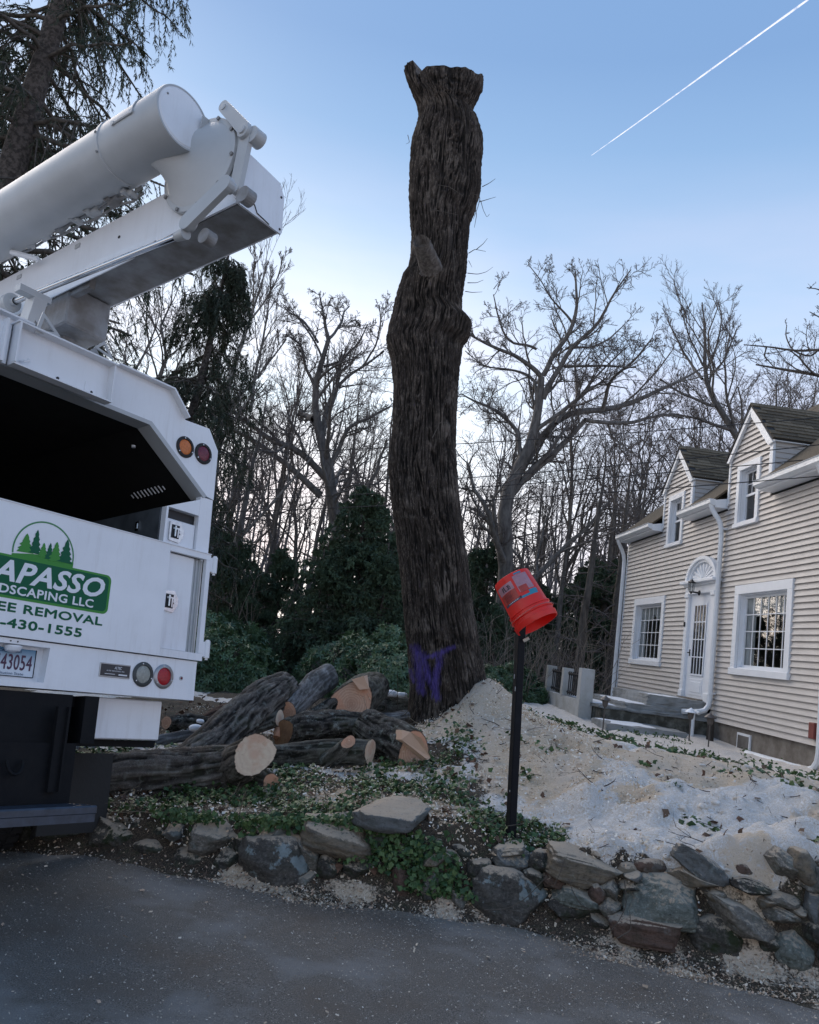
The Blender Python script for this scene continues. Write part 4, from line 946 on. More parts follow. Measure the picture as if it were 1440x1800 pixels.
log('slim_log', PX([(400, 1300, 7.6), (440, 1282, 7.7), (492, 1262, 7.85)]), [.055, .06, .065], 'slim grey-green log wedged between the big leaning log and the mossy black log', mbD, mWoodPale, n1=(.93, -.3, .2), cuts=(0, 1), seed=41, nseg=50, nth_=40, amp=.010)
log('slim_log', PX([(545, 1262, 8.25), (585, 1238, 8.4), (640, 1220, 8.9)]), [.07, .075, .07], 'slim mossy branch log lying under the pale grey log', mbB, mWood, n0=(-.93, -.3, -.2), seed=43, nseg=50, nth_=40, amp=.012)
log('slim_log', PX([(655, 1262, 8.9), (690, 1262, 8.9), (716, 1258, 9.0)]), [.05, .06, .06], 'short grey branch piece lying against the foot of the standing trunk', mbC, mWoodPale, n0=(-.95, -.3, 0), seed=45, nseg=40, nth_=36, amp=.008)
log('slim_log', PX([(232, 1312, 7.7), (290, 1300, 7.9), (352, 1290, 8.1)]), [.045, .05, .05], 'thin bare branch lying in the snow patch right of the truck', mbC, mWood, n0=(-.95, -.3, 0), seed=47, nseg=50, nth_=32, amp=.006)
log('back_log', PX([(645, 1235, 9.9), (690, 1243, 9.9), (722, 1246, 9.9)]), [.11, .125, .12], 'snow-dusted grey log lying behind the pile beside the standing trunk', mbD, mWoodOld, seed=21, nseg=40, nth_=48)
log('far_left_log', PX([(292, 1270, 8.5), (330, 1276, 8.6), (380, 1284, 8.7)]), [.06, .12, .12], 'dark log just right of the truck with a small torn orange end', mbB, mWood, n0=(-.5, -.85, 0), seed=23, nseg=50, nth_=50)
log('reddish_log', PX([(352, 1275, 9.3), (390, 1258, 9.3), (440, 1240, 9.4)]), [.09, .11, .10], 'reddish-brown log with snow lumps, behind the big leaning log', bark_mat('reddish_log_bark', (.02, .014, .012), (.12, .075, .055), (.25, .19, .16), 1.6, stretch=(1, 1, 1)), mWoodOld, seed=25, nseg=50, nth_=50)
log('grey_butt_log', PX([(130, 1340, 7.6), (180, 1330, 7.7), (235, 1322, 7.8)]), [.14, .13, .11], 'grey-green log end seen in the gap below the truck box', mbC, mWoodPale, seed=27, nseg=40, nth_=50)
log('round_log', PX([(316, 1333, 7.2), (338, 1328, 7.7), (360, 1322, 8.1)]), [.10, .10, .10], 'half-buried log showing a brown round end above the long dark log', mbA, mWoodOld, n0=(0, -1, .1), seed=29, nseg=30, nth_=48)
log('pale_block', PX([(128, 1350, 6.85), (148, 1352, 6.9)]), [.05, .045], 'pale chunk of split wood beside the truck step', mWoodPale, mWoodPale, seed=31, nseg=8, nth_=12, amp=.0, cat='wood piece')
log('orange_slab', PX([(487, 1297, 7.8), (492, 1283, 7.85)]), [.035, .05], 'orange sliver of sawn wood at the left end of the mossy black log', mWood, mWood, seed=33, nseg=8, nth_=12, amp=.0, cat='wood piece')
# ================================================================== STONE WALL, POST, BUCKET
def icos(sub):
    t = (1+5**.5)/2
    V = [(-1, t, 0), (1, t, 0), (-1, -t, 0), (1, -t, 0), (0, -1, t), (0, 1, t), (0, -1, -t), (0, 1, -t), (t, 0, -1), (t, 0, 1), (-t, 0, -1), (-t, 0, 1)]
    F = [(0, 11, 5), (0, 5, 1), (0, 1, 7), (0, 7, 10), (0, 10, 11), (1, 5, 9), (5, 11, 4), (11, 10, 2), (10, 7, 6), (7, 1, 8), (3, 9, 4), (3, 4, 2), (3, 2, 6), (3, 6, 8), (3, 8, 9), (4, 9, 5), (2, 4, 11), (6, 2, 10), (8, 6, 7), (9, 8, 1)]
    V = [np.array(v)/np.linalg.norm(v) for v in V]
    for _ in range(sub):
        cache = {}; F2 = []
        def mid(a, b):
            k = (min(a, b), max(a, b))
            if k not in cache: m = V[a]+V[b]; V.append(m/np.linalg.norm(m)); cache[k] = len(V)-1
            return cache[k]
        for a, b, c in F: ab, bc, ca = mid(a, b), mid(b, c), mid(c, a); F2 += [(a, ab, ca), (b, bc, ab), (c, ca, bc), (ab, bc, ca)]
        F = F2
    return np.array(V), np.array(F)
ICO = {k: icos(k) for k in (1, 2, 3, 4)}
def stone_mat(name, a, b, lich=.3, moss=.3, lc=(.33, .38, .38), strata=0):
    m, g = newmat(name, .88, .25)
    tc_ = g.n('ShaderNodeTexCoord').outputs['Object']; v = tc_
    mp = g.n('ShaderNodeMapping'); mp.inputs['Scale'].default_value = (1, 1, 3.5); g.l(tc_, mp.inputs[0])
    n1 = g.noise(mp.outputs[0], 9, 7, .7); n2 = g.noise(tc_, 45, 5, .7); n3 = g.noise(tc_, 7, 6, .6); n4 = g.noise(tc_, 5.3, 5, .65)
    c = g.mix(g.mr(n1, .38, .64), a, b); c = g.mix(g.mr(n2, .54, .70), c, tuple(x*.4 for x in a))
    c = g.mix(g.math('MULTIPLY', g.mr(n2, .46, .36), .5), c, tuple(min(1, x*1.9) for x in b))
    gm = g.n('ShaderNodeNewGeometry'); sz = g.n('ShaderNodeSeparateXYZ'); g.l(gm.outputs['Normal'], sz.inputs[0])
    c = g.mix(g.math('MULTIPLY', g.mr(n3, .56, .60), lich), c, lc)
    c = g.mix(g.math('MULTIPLY', g.mr(n4, .50, .60), moss), c, (.022, .032, .012))
    up = g.mr(g.math('ADD', sz.outputs['Z'], g.math('MULTIPLY', g.math('SUBTRACT', n2, .5), 1.6)), .62, .85)
    c = g.mix(g.math('MULTIPLY', up, .75), c, (.46, .38, .29))
    g.l(c, g.B.inputs['Base Color']); g.bump(g.math('ADD', n1, g.math('MULTIPLY', n2, .6)), .9, .02)
    return m
SM = dict(g=stone_mat('grey_fieldstone', (.115, .108, .095), (.19, .178, .155)), d=stone_mat('dark_fieldstone', (.035, .033, .030), (.075, .07, .062), .15, .5), t=stone_mat('tan_slab', (.20, .165, .12), (.11, .10, .085), .15, .2),
          b=stone_mat('blue_grey_slab', (.15, .155, .152), (.085, .088, .086), .35, .2), n=stone_mat('green_grey_block', (.105, .118, .105), (.175, .19, .17), .5, .22, (.25, .28, .26)), r=stone_mat('reddish_sandstone', (.125, .080, .062), (.078, .056, .046), .15, .2),
          m=stone_mat('mossy_boulder', (.045, .042, .036), (.085, .08, .07), .2, .9), l=stone_mat('lichen_boulder', (.055, .052, .048), (.10, .095, .085), .95, .2, (.23, .28, .29)), w=stone_mat('pale_icy_rock', (.40, .43, .47), (.24, .23, .22), .3, 0))
ST = [ # px, py, w, h, tilt deg (clockwise in the picture), kind, boxiness
 (192, 1476, 118, 66, 4, 'm', .3), (307, 1466, 30, 24, 0, 'b', .1), (371, 1472, 90, 48, 3, 'g', .3), (335, 1516, 60, 38, 5, 'd', .2), (262, 1500, 60, 36, 5, 'd', .2), (400, 1512, 46, 34, 0, 'd', .2), (482, 1472, 66, 38, 0, 'g', .4), (430, 1487, 40, 26, 0, 'd', .3),
 (478, 1522, 122, 86, 8, 'l', .15), (596, 1467, 114, 58, 12, 't', .55), (545, 1503, 28, 56, -18, 'g', .5), (687, 1436, 118, 40, 3, 'b', .75), (630, 1524, 48, 36, 4, 'd', .3), (535, 1547, 44, 34, -10, 'g', .3), (580, 1522, 40, 34, 0, 'd', .2),
 (760, 1514, 56, 20, -4, 't', .6), (713, 1546, 38, 56, -8, 'r', .4), (757, 1548, 38, 60, 15, 'g', .4), (757, 1575, 34, 24, 0, 'm', .1), (896, 1512, 64, 36, 6, 'b', .3), (893, 1494, 52, 15, -6, 't', .5), (900, 1577, 126, 90, 14, 'l', .2), (811, 1588, 54, 42, 10, 'g', .3),
 (787, 1606, 80, 26, 30, 'w', .2), (832, 1638, 46, 26, 24, 'r', .3), (1026, 1527, 118, 46, 12, 't', .6), (985, 1545, 58, 36, 24, 'r', .5), (1011, 1574, 78, 30, 10, 'n', .6), (1009, 1599, 84, 38, 8, 'd', .6), (1070, 1594, 44, 32, 20, 'g', .4), (1053, 1569, 28, 30, 10, 'r', .4),
 (1077, 1566, 40, 30, 36, 'g', .5), (955, 1520, 40, 34, 20, 'd', .3), (1060, 1625, 46, 30, 20, 'd', .4), (1176, 1583, 130, 66, 3, 'n', .92), (1148, 1634, 126, 38, 4, 'r', .9), (1234, 1527, 86, 38, 38, 'b', .5), (1226, 1548, 84, 26, 12, 't', .5), (1258, 1572, 40, 17, 4, 't', .5),
 (1309, 1614, 142, 46, 25, 'g', .45), (1268, 1652, 98, 58, 12, 'm', .2), (1398, 1675, 62, 54, 10, 'n', .2), (1352, 1660, 56, 44, 30, 'd', .3), (1382, 1581, 64, 22, 14, 'g', .5), (1370, 1608, 64, 26, 24, 'g', .5), (1374, 1518, 56, 34, 36, 'g', .5), (1414, 1522, 40, 60, -40, 't', .5),
 (1432, 1600, 34, 54, 0, 'b', .4), (1400, 1598, 36, 15, 6, 't', .5), (1115, 1541, 28, 17, 10, 'b', .5), (1110, 1556, 36, 18, 0, 'd', .4), (660, 1475, 40, 24, 10, 'd', .4), (700, 1500, 36, 22, 5, 'd', .3), (845, 1530, 40, 30, 0, 'd', .3), (940, 1545, 36, 28, 20, 'd', .3), (1210, 1610, 30, 22, 8, 'd', .3),
 (1320, 1560, 60, 24, 20, 'd', .5), (1350, 1585, 30, 20, 10, 't', .4), (1440, 1550, 50, 40, 30, 'g', .4), (1480, 1620, 90, 50, 10, 'g', .4), (1500, 1700, 110, 60, 10, 'd', .3), (1470, 1560, 60, 40, 30, 'b', .4), (1430, 1640, 40, 34, 10, 'd', .3), (110, 1462, 70, 44, 0, 'd', .3), (50, 1455, 70, 50, 0, 'd', .3)]
wall = empty('stone_wall', (0, 5.2, 0)); tag(wall, 'low dry stone wall of mossy fieldstones retaining the snowy bank along the driveway', 'stone wall')
def face_y(x, z): 
    h = max(float(wall_h(x)), .1); return float(wall_y(x))+.04+.26*np.clip(z/h, 0, 1)*h*.9
def on_wall(px, py):
    Y = 5.3
    for _ in range(6):
        p = at(px, py, Y); Y = .5*Y+.5*face_y(p[0], p[2])
    return at(px, py, Y), Y
def pix(P):
    v = np.array(P)-CAM; return 720+FPX*(v@_CX)/(v@_F), 900-FPX*(v@_CY)/(v@_F)
rx = np.random.default_rng(3)          # the wall runs on past the right edge of the picture
for row, zc in enumerate((.12, .34, .55)):
    x = 3.15
    while x < 6.2: qx, qy = pix((x, face_y(x, zc), zc)); sz_ = FPX/math.hypot(x, 4.5); ww = rx.uniform(.26, .46); ST.append((qx, qy, ww*sz_*.9, rx.uniform(.17, .25)*sz_, rx.uniform(2, 18), 'gdtbnm'[rx.integers(6)], rx.uniform(.3, .7))); x += ww*.9
for i, (px, py, w_, h_, tl_, kd, bx) in enumerate(ST):
    p, Y = on_wall(px, py); sc_px = Y/FPX*1.0
    a_, c_ = w_*sc_px*.575, h_*sc_px*.63; dp = max(.13, min(a_, .26)*.85)
    V, F = ICO[4 if w_ > 45 else 3]
    # superellipsoid, chipped by random planes
    e = 1-.62*bx; U = np.sign(V)*np.abs(V)**e; U = U/np.maximum(np.abs(U).max(), 1e-6)
    sd_ = 900+i*7; rg = np.random.default_rng(sd_)
    for k in range(9 if bx < .9 else 4):
        nn = nrm(rg.normal(size=3)); dd = rg.uniform(.62, .84); t = U@nn-dd; U = U-np.maximum(t, 0)[:, None]*nn*.96
    U = U*(1+.10*fbm(V*1.7+i, 3, sd_)[:, None]+.035*fbm(V*6+i, 3, sd_+1)[:, None])
    lay = .02*np.sin(U[:, 2]*(9+rg.uniform(0, 8))+2*U[:, 0]+fbm(V*2, 2, sd_)*4); U = U*(1+lay[:, None])
    mx = np.abs(U).max(0); U = U/mx
    S = U*np.array([a_, dp, c_])
    ang = -math.radians(tl_-7.4*0)-ROLL*0
    R_ = np.array(Matrix.Rotation(-ang-ROLL*-1*0, 3, 'Y'))
    # picture tilt (clockwise) -> rotation about the line of sight, plus the camera roll
    R_ = np.array(Matrix.Rotation(math.radians(tl_)-ROLL, 3, 'Y'))
    S = S@R_.T
    yaw = math.atan2(float(wall_y(p[0]+.1)-wall_y(p[0]-.1)), .2)*.8+rg.uniform(-.1, .1); S = S@np.array(Matrix.Rotation(yaw, 3, 'Z')).T
    me = fast_mesh('stone', S, [F], True); o = link('stone', me, SM[kd], wall); o.location = (p[0], p[1]+dp*.25-5.2, p[2])
# small packing stones
for i in range(235):
    x = rng.uniform(-2.3, 3.3); h = float(wall_h(x)); z = rng.uniform(.0, h*.78); y = face_y(x, z)+.06
    V, F = ICO[2]; s = rng.uniform(.024, .066); U = V*(1+.25*fbm(V*1.5+i*3, 2, i)[:, None])*np.array([s*rng.uniform(.8, 1.8), s, s*rng.uniform(.5, .9)])
    U = U@np.array(Matrix.Rotation(rng.uniform(-.5, .5), 3, 'Y')).T
    o = link('packing_stone', fast_mesh('packing_stone', U, [F], True), SM['dgtdr'[i % 5]], wall); o.location = (x, y-5.2, z+.01)

# ------------------------------------------------------------------ black post with upturned bucket
pb, ptp = atz(898, 1452, .40), None
Yp = 5.62
pb = at(898, 1462, Yp); ptp = at(917, 1075, Yp-.02)
mPost = mat('black_painted_post', (.004, .005, .008), .6, col2=(.009, .011, .015), vscale=12, bump=.15, bscale=80, thr=(.5, .8), spec=.2)
ax_ = nrm(ptp-pb); q = Vector(ax_).to_track_quat('Z', 'Y'); hL = np.linalg.norm(ptp-pb)
b = MB(); s_ = .0275
for z0, z1 in ((-.25, hL),): b.box((0, 0, (z0+z1)/2), (2*s_, 2*s_, z1-z0), b=.006)
post = b.build('black_post', mPost); post.location = pb; post.rotation_mode = 'QUATERNION'; post.rotation_quaternion = q@Matrix.Rotation(math.radians(9), 3, 'Z').to_quaternion()
tag(post, 'black square metal post standing in the ivy at the top of the stone wall', 'post')
Rq = np.array(post.rotation_quaternion.to_matrix())
for (dx, z) in ((-.5, .34), (.2, .26), (.3, .92), (-.1, 1.0)):
    b = MB(); b.box((dx*.05, -s_-.001, z), (.006, .002, .03 if z > .3 else .012)); b.build('paint_chip', mat('grey_scuff', (.35, .37, .4), .7) if 'grey_scuff' not in bpy.data.materials else bpy.data.materials['grey_scuff'], post)
bt_ = at(926, 1124, Yp-.06); b = MB(); b.cyl(bt_-np.array([.02, 0, .012]), bt_+np.array([.012, -.01, .010]), .011, n=12); o = b.build('pale_tag', mat('pale_tape', (.55, .53, .45), .6)); o.parent = post; o.matrix_parent_inverse = post.matrix_world.inverted() if False else (Matrix.Translation(post.location)@post.rotation_quaternion.to_matrix().to_4x4()).inverted()
mBk = mat('orange_red_plastic', (.88, .050, .036), .35, var=.12, vscale=5, spec=.5, coat=.1)
try:
    NT(mBk).B.inputs['Subsurface Weight'].default_value = 0
except Exception: pass
# translucent plastic lets daylight glow inside
g = NT(mBk); tr = g.n('ShaderNodeBsdfTranslucent'); tr.inputs[0].default_value = (.95, .05, .03, 1); ms = g.n('ShaderNodeMixShader'); ms.inputs[0].default_value = .35
mo = [n for n in mBk.node_tree.nodes if n.type == 'OUTPUT_MATERIAL'][0]; g.l(g.B.outputs[0], ms.inputs[1]); g.l(tr.outputs[0], ms.inputs[2]); g.l(ms.outputs[0], mo.inputs[0])
top_c = at(899, 1016, Yp-.02); mouth_c = at(937, 1083, Yp-.10)
axb = nrm(mouth_c-top_c); Lb = .365
b = MB()
R0b, R1b = .131, .150
prof = [(0, 0), (0, R0b-.012), (.004, R0b-.002), (.012, R0b), (.24, R0b+.010), (.252, R0b+.011), (.254, R0b+.019), (.262, R0b+.020), (.264, R0b+.012), (.288, R0b+.013), (.290, R0b+.023), (.298, R0b+.024), (.302, R0b+.015), (.325, R0b+.016), (.328, R0b+.024), (.358, R1b+.002), (.365, R1b), (.365, R1b-.005), (.33, R0b+.010), (.015, R0b-.004), (.012, 0)]
b.lathe((0, 0, 0), (0, 0, 1), prof, 72)
bk = b.build('orange_bucket', mBk, None, True)
zq = Vector(axb); xq = Vector((1, 0, 0)); xq = (xq-zq*xq.dot(zq)).normalized(); yq_ = zq.cross(xq)
Mb = Matrix.Identity(4)
for i in range(3): Mb[i][0] = xq[i]; Mb[i][1] = yq_[i]; Mb[i][2] = zq[i]; Mb[i][3] = top_c[i]
bk.matrix_world = Mb
tag(bk, 'orange-red plastic pail with printed label hung upside down and askew on the black post', 'bucket')
# camera faces local direction:
vl = np.array(Mb.inverted().to_3x3()@Vector(CAM-top_c)); a0 = math.atan2(vl[1], vl[0])
def patch(a1, a2, t1, t2, m, name, off=.0008, n=14, parent=None):
    A = np.radians(np.linspace(a1, a2, n))+a0; V = []
    for t in (t1, t2):
        r = R0b+.010*(t-.012)/.228+off
        V += [(r*math.cos(a), r*math.sin(a), t) for a in A]
    b = MB(); b.add(V, [(i, i+1, n+i+1, n+i) for i in range(n-1)]); return b.build(name, m, bk if parent is None else parent)
mLa = mat('label_grey_violet', (.42, .22, .26), .4, var=.2, vscale=30); mLb = mat('label_dark_red', (.45, .05, .035), .4, var=.3, vscale=40); mLc = mat('label_teal', (.03, .22, .32), .4); mLd = mat('label_white', (.62, .55, .56), .4); mLe = mat('label_ink', (.03, .02, .03), .5); mLf = mat('label_navy', (.07, .07, .13), .4, var=.5, vscale=60)
lab = patch(66, 6, .050, .106, mLa, 'label_panel')
patch(64, 6, .107, .176, mLb, 'label_panel'); patch(62, 0, .177, .192, mLf, 'label_strip'); patch(0, -52, .180, .196, mLc, 'label_stripe'); patch(-26, -54, .158, .180, mLc, 'label_stripe', .001); patch(-2, -50, .030, .150, mLa, 'label_panel', .0006)
patch(-4, -30, .112, .160, mLb, 'label_panel', .0012)
for (q1, q2, t1, t2) in ((44, 40, .064, .096), (38, 34, .060, .084), (36, 31, .086, .098), (26, 17, .066, .072), (24, 21, .072, .090), (28, 15, .090, .096), (20, 16, .076, .086)): patch(q1, q2, t1, t2, mLe, 'pictogram', .0016, 4)
patch(5, 0, .172, .186, mLe, 'round_mark', .002, 4); patch(-10, -34, .014, .026, mLc, 'label_stripe', .001)
for k in range(6): patch(45-6*k, 41-6*k, .181, .186, mLd, 'print_line', .0016, 3)
for k in range(7): patch(52, 20+2*(k % 3), .113+.008*k, .1155+.008*k, mLe, 'print_line', .0016, 8)
b = MB(); A = np.radians(np.linspace(0, 360, 40)); b.tube([((R0b+.03)*math.cos(a)*1.0, (R0b+.03)*math.sin(a)*1.0, .29+.004*math.sin(3*a)) for a in A[:34]], .002, 5); b.build('wire_handle', mat('handle_wire', (.45, .12, .1), .4), bk)
# ================================================================== HOUSE
# house frame: x along the facade (away from the viewer), y out of the wall, z up from world zero
HXv = np.array([-0.03380243, 0.99942853, 0]); HNv = np.array([-0.99942853, -0.03380243, 0]); HP0 = np.array([6.37692842, 16.95765048, 0])
house = empty('house'); Mh = Matrix.Identity(4)
for i in range(3): Mh[i][0] = HXv[i]; Mh[i][1] = HNv[i]; Mh[i][2] = (0, 0, 1)[i]; Mh[i][3] = HP0[i]
house.matrix_world = Mh
tag(house, 'beige-sided cape house with two gabled dormers, white trim and white gutters, at right', 'house')
mSid = mat('beige_vinyl_siding', (.49, .468, .448), .55, var=.08, vscale=2.5, bump=.1, bscale=90, bdist=.002)
mTrim = mat('white_trim_paint', (.76, .79, .83), .45, var=.06, vscale=3)
mGut = mat('white_gutter', (.74, .77, .80), .35, var=.12, vscale=5)
mShin = [mat('roof_shingle_%s' % n, c, .95, var=.35, vscale=25, bump=.4, bscale=150) for n, c in (('dark', (.095, .074, .046)), ('mid', (.135, .106, .067)), ('light', (.175, .14, .092)))]
mSh2 = mat('roof_under', (.03, .03, .03), .9)
mGlass = bpy.data.materials.new('window_glass'); mGlass.use_nodes = True
g = NT(mGlass); g.B.inputs['Base Color'].default_value = (.02, .025, .03, 1); g.B.inputs['Roughness'].default_value = .03; g.B.inputs['Transmission Weight'].default_value = 0; g.B.inputs['Specular IOR Level'].default_value = .9
tr = g.n('ShaderNodeBsdfTransparent'); tr.inputs[0].default_value = (.94, .96, .96, 1); ms = g.n('ShaderNodeMixShader'); gls = g.n('ShaderNodeBsdfGlossy'); gls.inputs['Roughness'].default_value = .02; fr = g.n('ShaderNodeValue'); fr.outputs[0].default_value = .14
mo = [n for n in mGlass.node_tree.nodes if n.type == 'OUTPUT_MATERIAL'][0]; g.l(fr.outputs[0], ms.inputs[0]); g.l(tr.outputs[0], ms.inputs[1]); g.l(gls.outputs[0], ms.inputs[2]); g.l(ms.outputs[0], mo.inputs[0])
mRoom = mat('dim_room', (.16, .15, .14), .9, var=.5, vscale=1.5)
mCurt = mat('sheer_curtain', (.40, .42, .42), .9, var=.3, vscale=6, stretch=(6, 1, .4))
mBlk2 = mat('black_iron', (.012, .012, .014), .5)
mFound = mat('foundation_concrete', (.20, .185, .165), .9, col2=(.11, .095, .08), vscale=4, bump=.3)
def hp(mb, name, m, smooth=False, parent=None): return mb.build(name, m, parent or house, smooth)
ROWH = .1045; Z0, Z1 = .83, 5.06; XA, XB = -6.5, 5.56
OPEN = [(2.40, 4.60, 1.76, 3.43), (-3.49, -1.34, 1.76, 3.43), (-.52, 1.0, .9, 3.70), (1.655, 2.63, 4.58, 5.84), (-2.05, -1.10, 4.58, 5.84)]
AR = (.17, 3.68, .72, .45)   # fanlight: centre, base, half width, height
DORM = [(2.085, 2.985, 1.185, 6.06, 6.93), (-1.60, -.70, -2.50, 6.06, 6.93)]   # centre, far edge, near edge, eave z, apex z
def plank(x0, x1, z, hh=ROWH, parent=None, cut=None):
    b = MB(); t0, t1 = .038, .002
    a0, a1 = (x0, x1) if cut is None else cut
    V = [(x0, t0, z), (x1, t0, z), (a1, t1, z+hh), (a0, t1, z+hh), (x0, 0, z), (x1, 0, z), (a1, 0, z+hh), (a0, 0, z+hh)]
    b.add(V, [(0, 1, 2, 3), (5, 4, 7, 6), (4, 5, 1, 0), (3, 2, 6, 7), (4, 0, 3, 7), (1, 5, 6, 2)]); return hp(b, 'siding_plank', mSid)
nrow = int((6.9-Z0)/ROWH)
for r in range(nrow):
    z = Z0+r*ROWH; zm = z+ROWH/2; segs = []
    if zm < Z1+.0: segs = [(XA, XB)]
    else:
        for (c, fa, ne, ze, zp) in DORM:
            if zm < ze: segs.append((ne+.03, fa-.03))
            elif zm < zp-.12: k = (zp-zm)/(zp-ze); segs.append((c-(c-ne)*k, c+(fa-c)*k))
    ops = [(a, b_) for (a, b_, c, d) in OPEN if c < zm < d]
    if AR[1] < zm < AR[1]+AR[3]:
        k = math.sqrt(max(0, 1-((zm-AR[1])/AR[3])**2)); ops.append((AR[0]-AR[2]*k, AR[0]+AR[2]*k))
    for (a, b_) in ops:
        ns = []
        for s in segs:
            if b_ <= s[0] or a >= s[1]: ns.append(s); continue
            if a > s[0]: ns.append((s[0], a))
            if b_ < s[1]: ns.append((b_, s[1]))
        segs = ns
    for (s0, s1) in segs:
        if s1-s0 > .05: plank(s0, s1, z)
# corner board, skirt
b = MB(); b.box((5.60, .0, (Z0+5.1)/2-.05), (.09, .05, 5.1-Z0+.1), b=.004); hp(b, 'corner_board', mTrim)
b = MB(); b.box((-.5, -.09, .45), (12.0, .14, .80)); hp(b, 'foundation', mFound)
b = MB(); b.box((-1.98, -.01, .56), (.50, .04, .36)); cw_ = hp(b, 'cellar_window_frame', mTrim)
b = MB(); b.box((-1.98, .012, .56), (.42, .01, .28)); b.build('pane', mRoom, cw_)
# back walls, gable wall and interior floor so that the rooms are closed and dim
b = MB()
b.box((-.45, -8, 3), (12.1, .1, 6)); hp(b, 'rear_wall', mSid)
b = MB(); b.ext([(-.03, .4), (-8, .4), (-8, 5.2), (-4, 9.0), (-.03, 5.2)], 'x', 5.50, 5.555); hp(b, 'gable_wall', mSid)
b = MB(); b.ext([(-.03, .4), (-8, .4), (-8, 5.2), (-4, 9.0), (-.03, 5.2)], 'x', -6.5, -6.45); hp(b, 'gable_wall', mSid)
for r in range(76):
    z = Z0+r*ROWH; k = 0 if z < 5.2 else (z-5.2)/3.8*3.97
    if k > 3.9: break
    b = MB(); y0, y1 = -.03-k, -8+k; b.add([(-6.538, y0, z), (-6.538, y1, z), (-6.502, y1, z+ROWH), (-6.502, y0, z+ROWH), (-6.50, y0, z), (-6.50, y1, z)], [(0, 1, 2, 3), (5, 1, 0, 4)]); hp(b, 'siding_plank', mSid)
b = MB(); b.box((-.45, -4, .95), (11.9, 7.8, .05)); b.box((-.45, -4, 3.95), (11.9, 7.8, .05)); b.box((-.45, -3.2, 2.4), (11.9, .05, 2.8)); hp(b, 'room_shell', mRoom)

def window(x0, x1, z0, z1, cols, rows, fw, big):
    f = MB(); yo = .055
    f.box(((x0+x1)/2, yo/2, z1-fw/2), (x1-x0, yo, fw), b=.004); f.box(((x0+x1)/2, yo/2+.01, z0+fw*.35), (x1-x0+.04, yo+.03, fw*.7), b=.004)
    for s in (x0+fw/2, x1-fw/2): f.box((s, yo/2, (z0+fw*.7+z1-fw)/2), (fw, yo-.003, z1-z0-fw-fw*.7), b=.002)
    w_ = hp(f, 'window', mTrim)
    a0, a1, c0, c1 = x0+fw, x1-fw, z0+fw*.7, z1-fw; dp = .13
    f = MB()
    for s in (a0+.008, a1-.008): f.box((s, -dp/2, (c0+c1)/2), (.016, dp, c1-c0))
    f.box(((a0+a1)/2, -dp/2, c1-.008), (a1-a0-.034, dp, .016)); f.box(((a0+a1)/2, -dp/2, c0+.012), (a1-a0-.034, dp, .024)); f.build('window_jamb', mTrim, w_)
    s_ = MB(); sw = .05 if big else .04; a0 += .017; a1 -= .017; c0 += .025; c1 -= .017
    sy = -dp*.72
    for s in (a0+sw/2, a1-sw/2): s_.box((s, sy, (c0+c1)/2), (sw, .03, c1-c0))
    for s in (c0+sw/2, c1-sw/2): s_.box(((a0+a1)/2, sy, s), (a1-a0-2*sw, .03, sw))
    s_.build('sash', mTrim, w_)
    p = MB(); p.add([(a0+sw, sy-.008, c0+sw), (a1-sw, sy-.008, c0+sw), (a1-sw, sy-.008, c1-sw), (a0+sw, sy-.008, c1-sw)], [(0, 1, 2, 3)]); p.build('pane', mGlass, w_)
    gx0, gx1, gz0, gz1 = a0+sw, a1-sw, c0+sw, c1-sw
    if big:
        for k in range(1, cols): m_ = MB(); m_.box((gx0+(gx1-gx0)*k/cols, sy-.001, (gz0+gz1)/2), (.018, .010, gz1-gz0)); m_.build('muntin', mTrim, w_)
        for k in range(1, rows): m_ = MB(); m_.box(((gx0+gx1)/2, sy+.001, gz0+(gz1-gz0)*k/rows), (gx1-gx0, .010, .016)); m_.build('muntin', mTrim, w_)
        # gathered valance and side curtain behind the glass
        n = 60; V = []
        for i in range(n+1):
            x = gx0-.1+(gx1-gx0+.2)*i/n; sw_ = abs(math.sin(PI*(i/n)*2)); dr = .18+.16*sw_; y = sy-.045+.02*math.sin(i*1.9)
            V += [(x, y, gz1+.05), (x, y+.02, gz1-dr*.5), (x, y+.015*math.sin(i*1.3), gz1-dr)]
        c = MB(); c.add(V, [(3*i+j, 3*i+3+j, 3*i+4+j, 3*i+1+j) for i in range(n) for j in range(2)]); c.build('valance', mCurt, w_)
        V = []
        for i in range(25):
            x = gx1-.30+.36*i/24; y = sy-.05+.02*math.sin(i*1.7); V += [(x, y, gz1), (x+.0, y, gz0-.05)]
        c = MB(); c.add(V, [(2*i, 2*i+2, 2*i+3, 2*i+1) for i in range(24)]); c.build('curtain', mCurt, w_)
    else:
        m_ = MB(); zm = (gz0+gz1)/2+.02; m_.box(((gx0+gx1)/2, sy+.012, zm), (gx1-gx0+.02, .035, .045)); m_.build('meeting_rail', mTrim, w_)
        for k in (1, 2): m_ = MB(); m_.box((gx0+(gx1-gx0)*k/3, sy, (zm+gz1)/2), (.012, .010, gz1-zm)); m_.build('muntin', mTrim, w_)
        m_ = MB(); m_.box(((gx0+gx1)/2, sy, zm+(gz1-zm)/2), (gx1-gx0, .010, .012)); m_.build('muntin', mTrim, w_)
    return w_
window(2.40, 4.60, 1.76, 3.43, 6, 4, .17, True); window(-3.49, -1.34, 1.76, 3.43, 6, 4, .17, True)
window(1.655, 2.63, 4.58, 5.84, 3, 4, .12, False); window(-2.05, -1.10, 4.58, 5.84, 3, 4, .12, False)
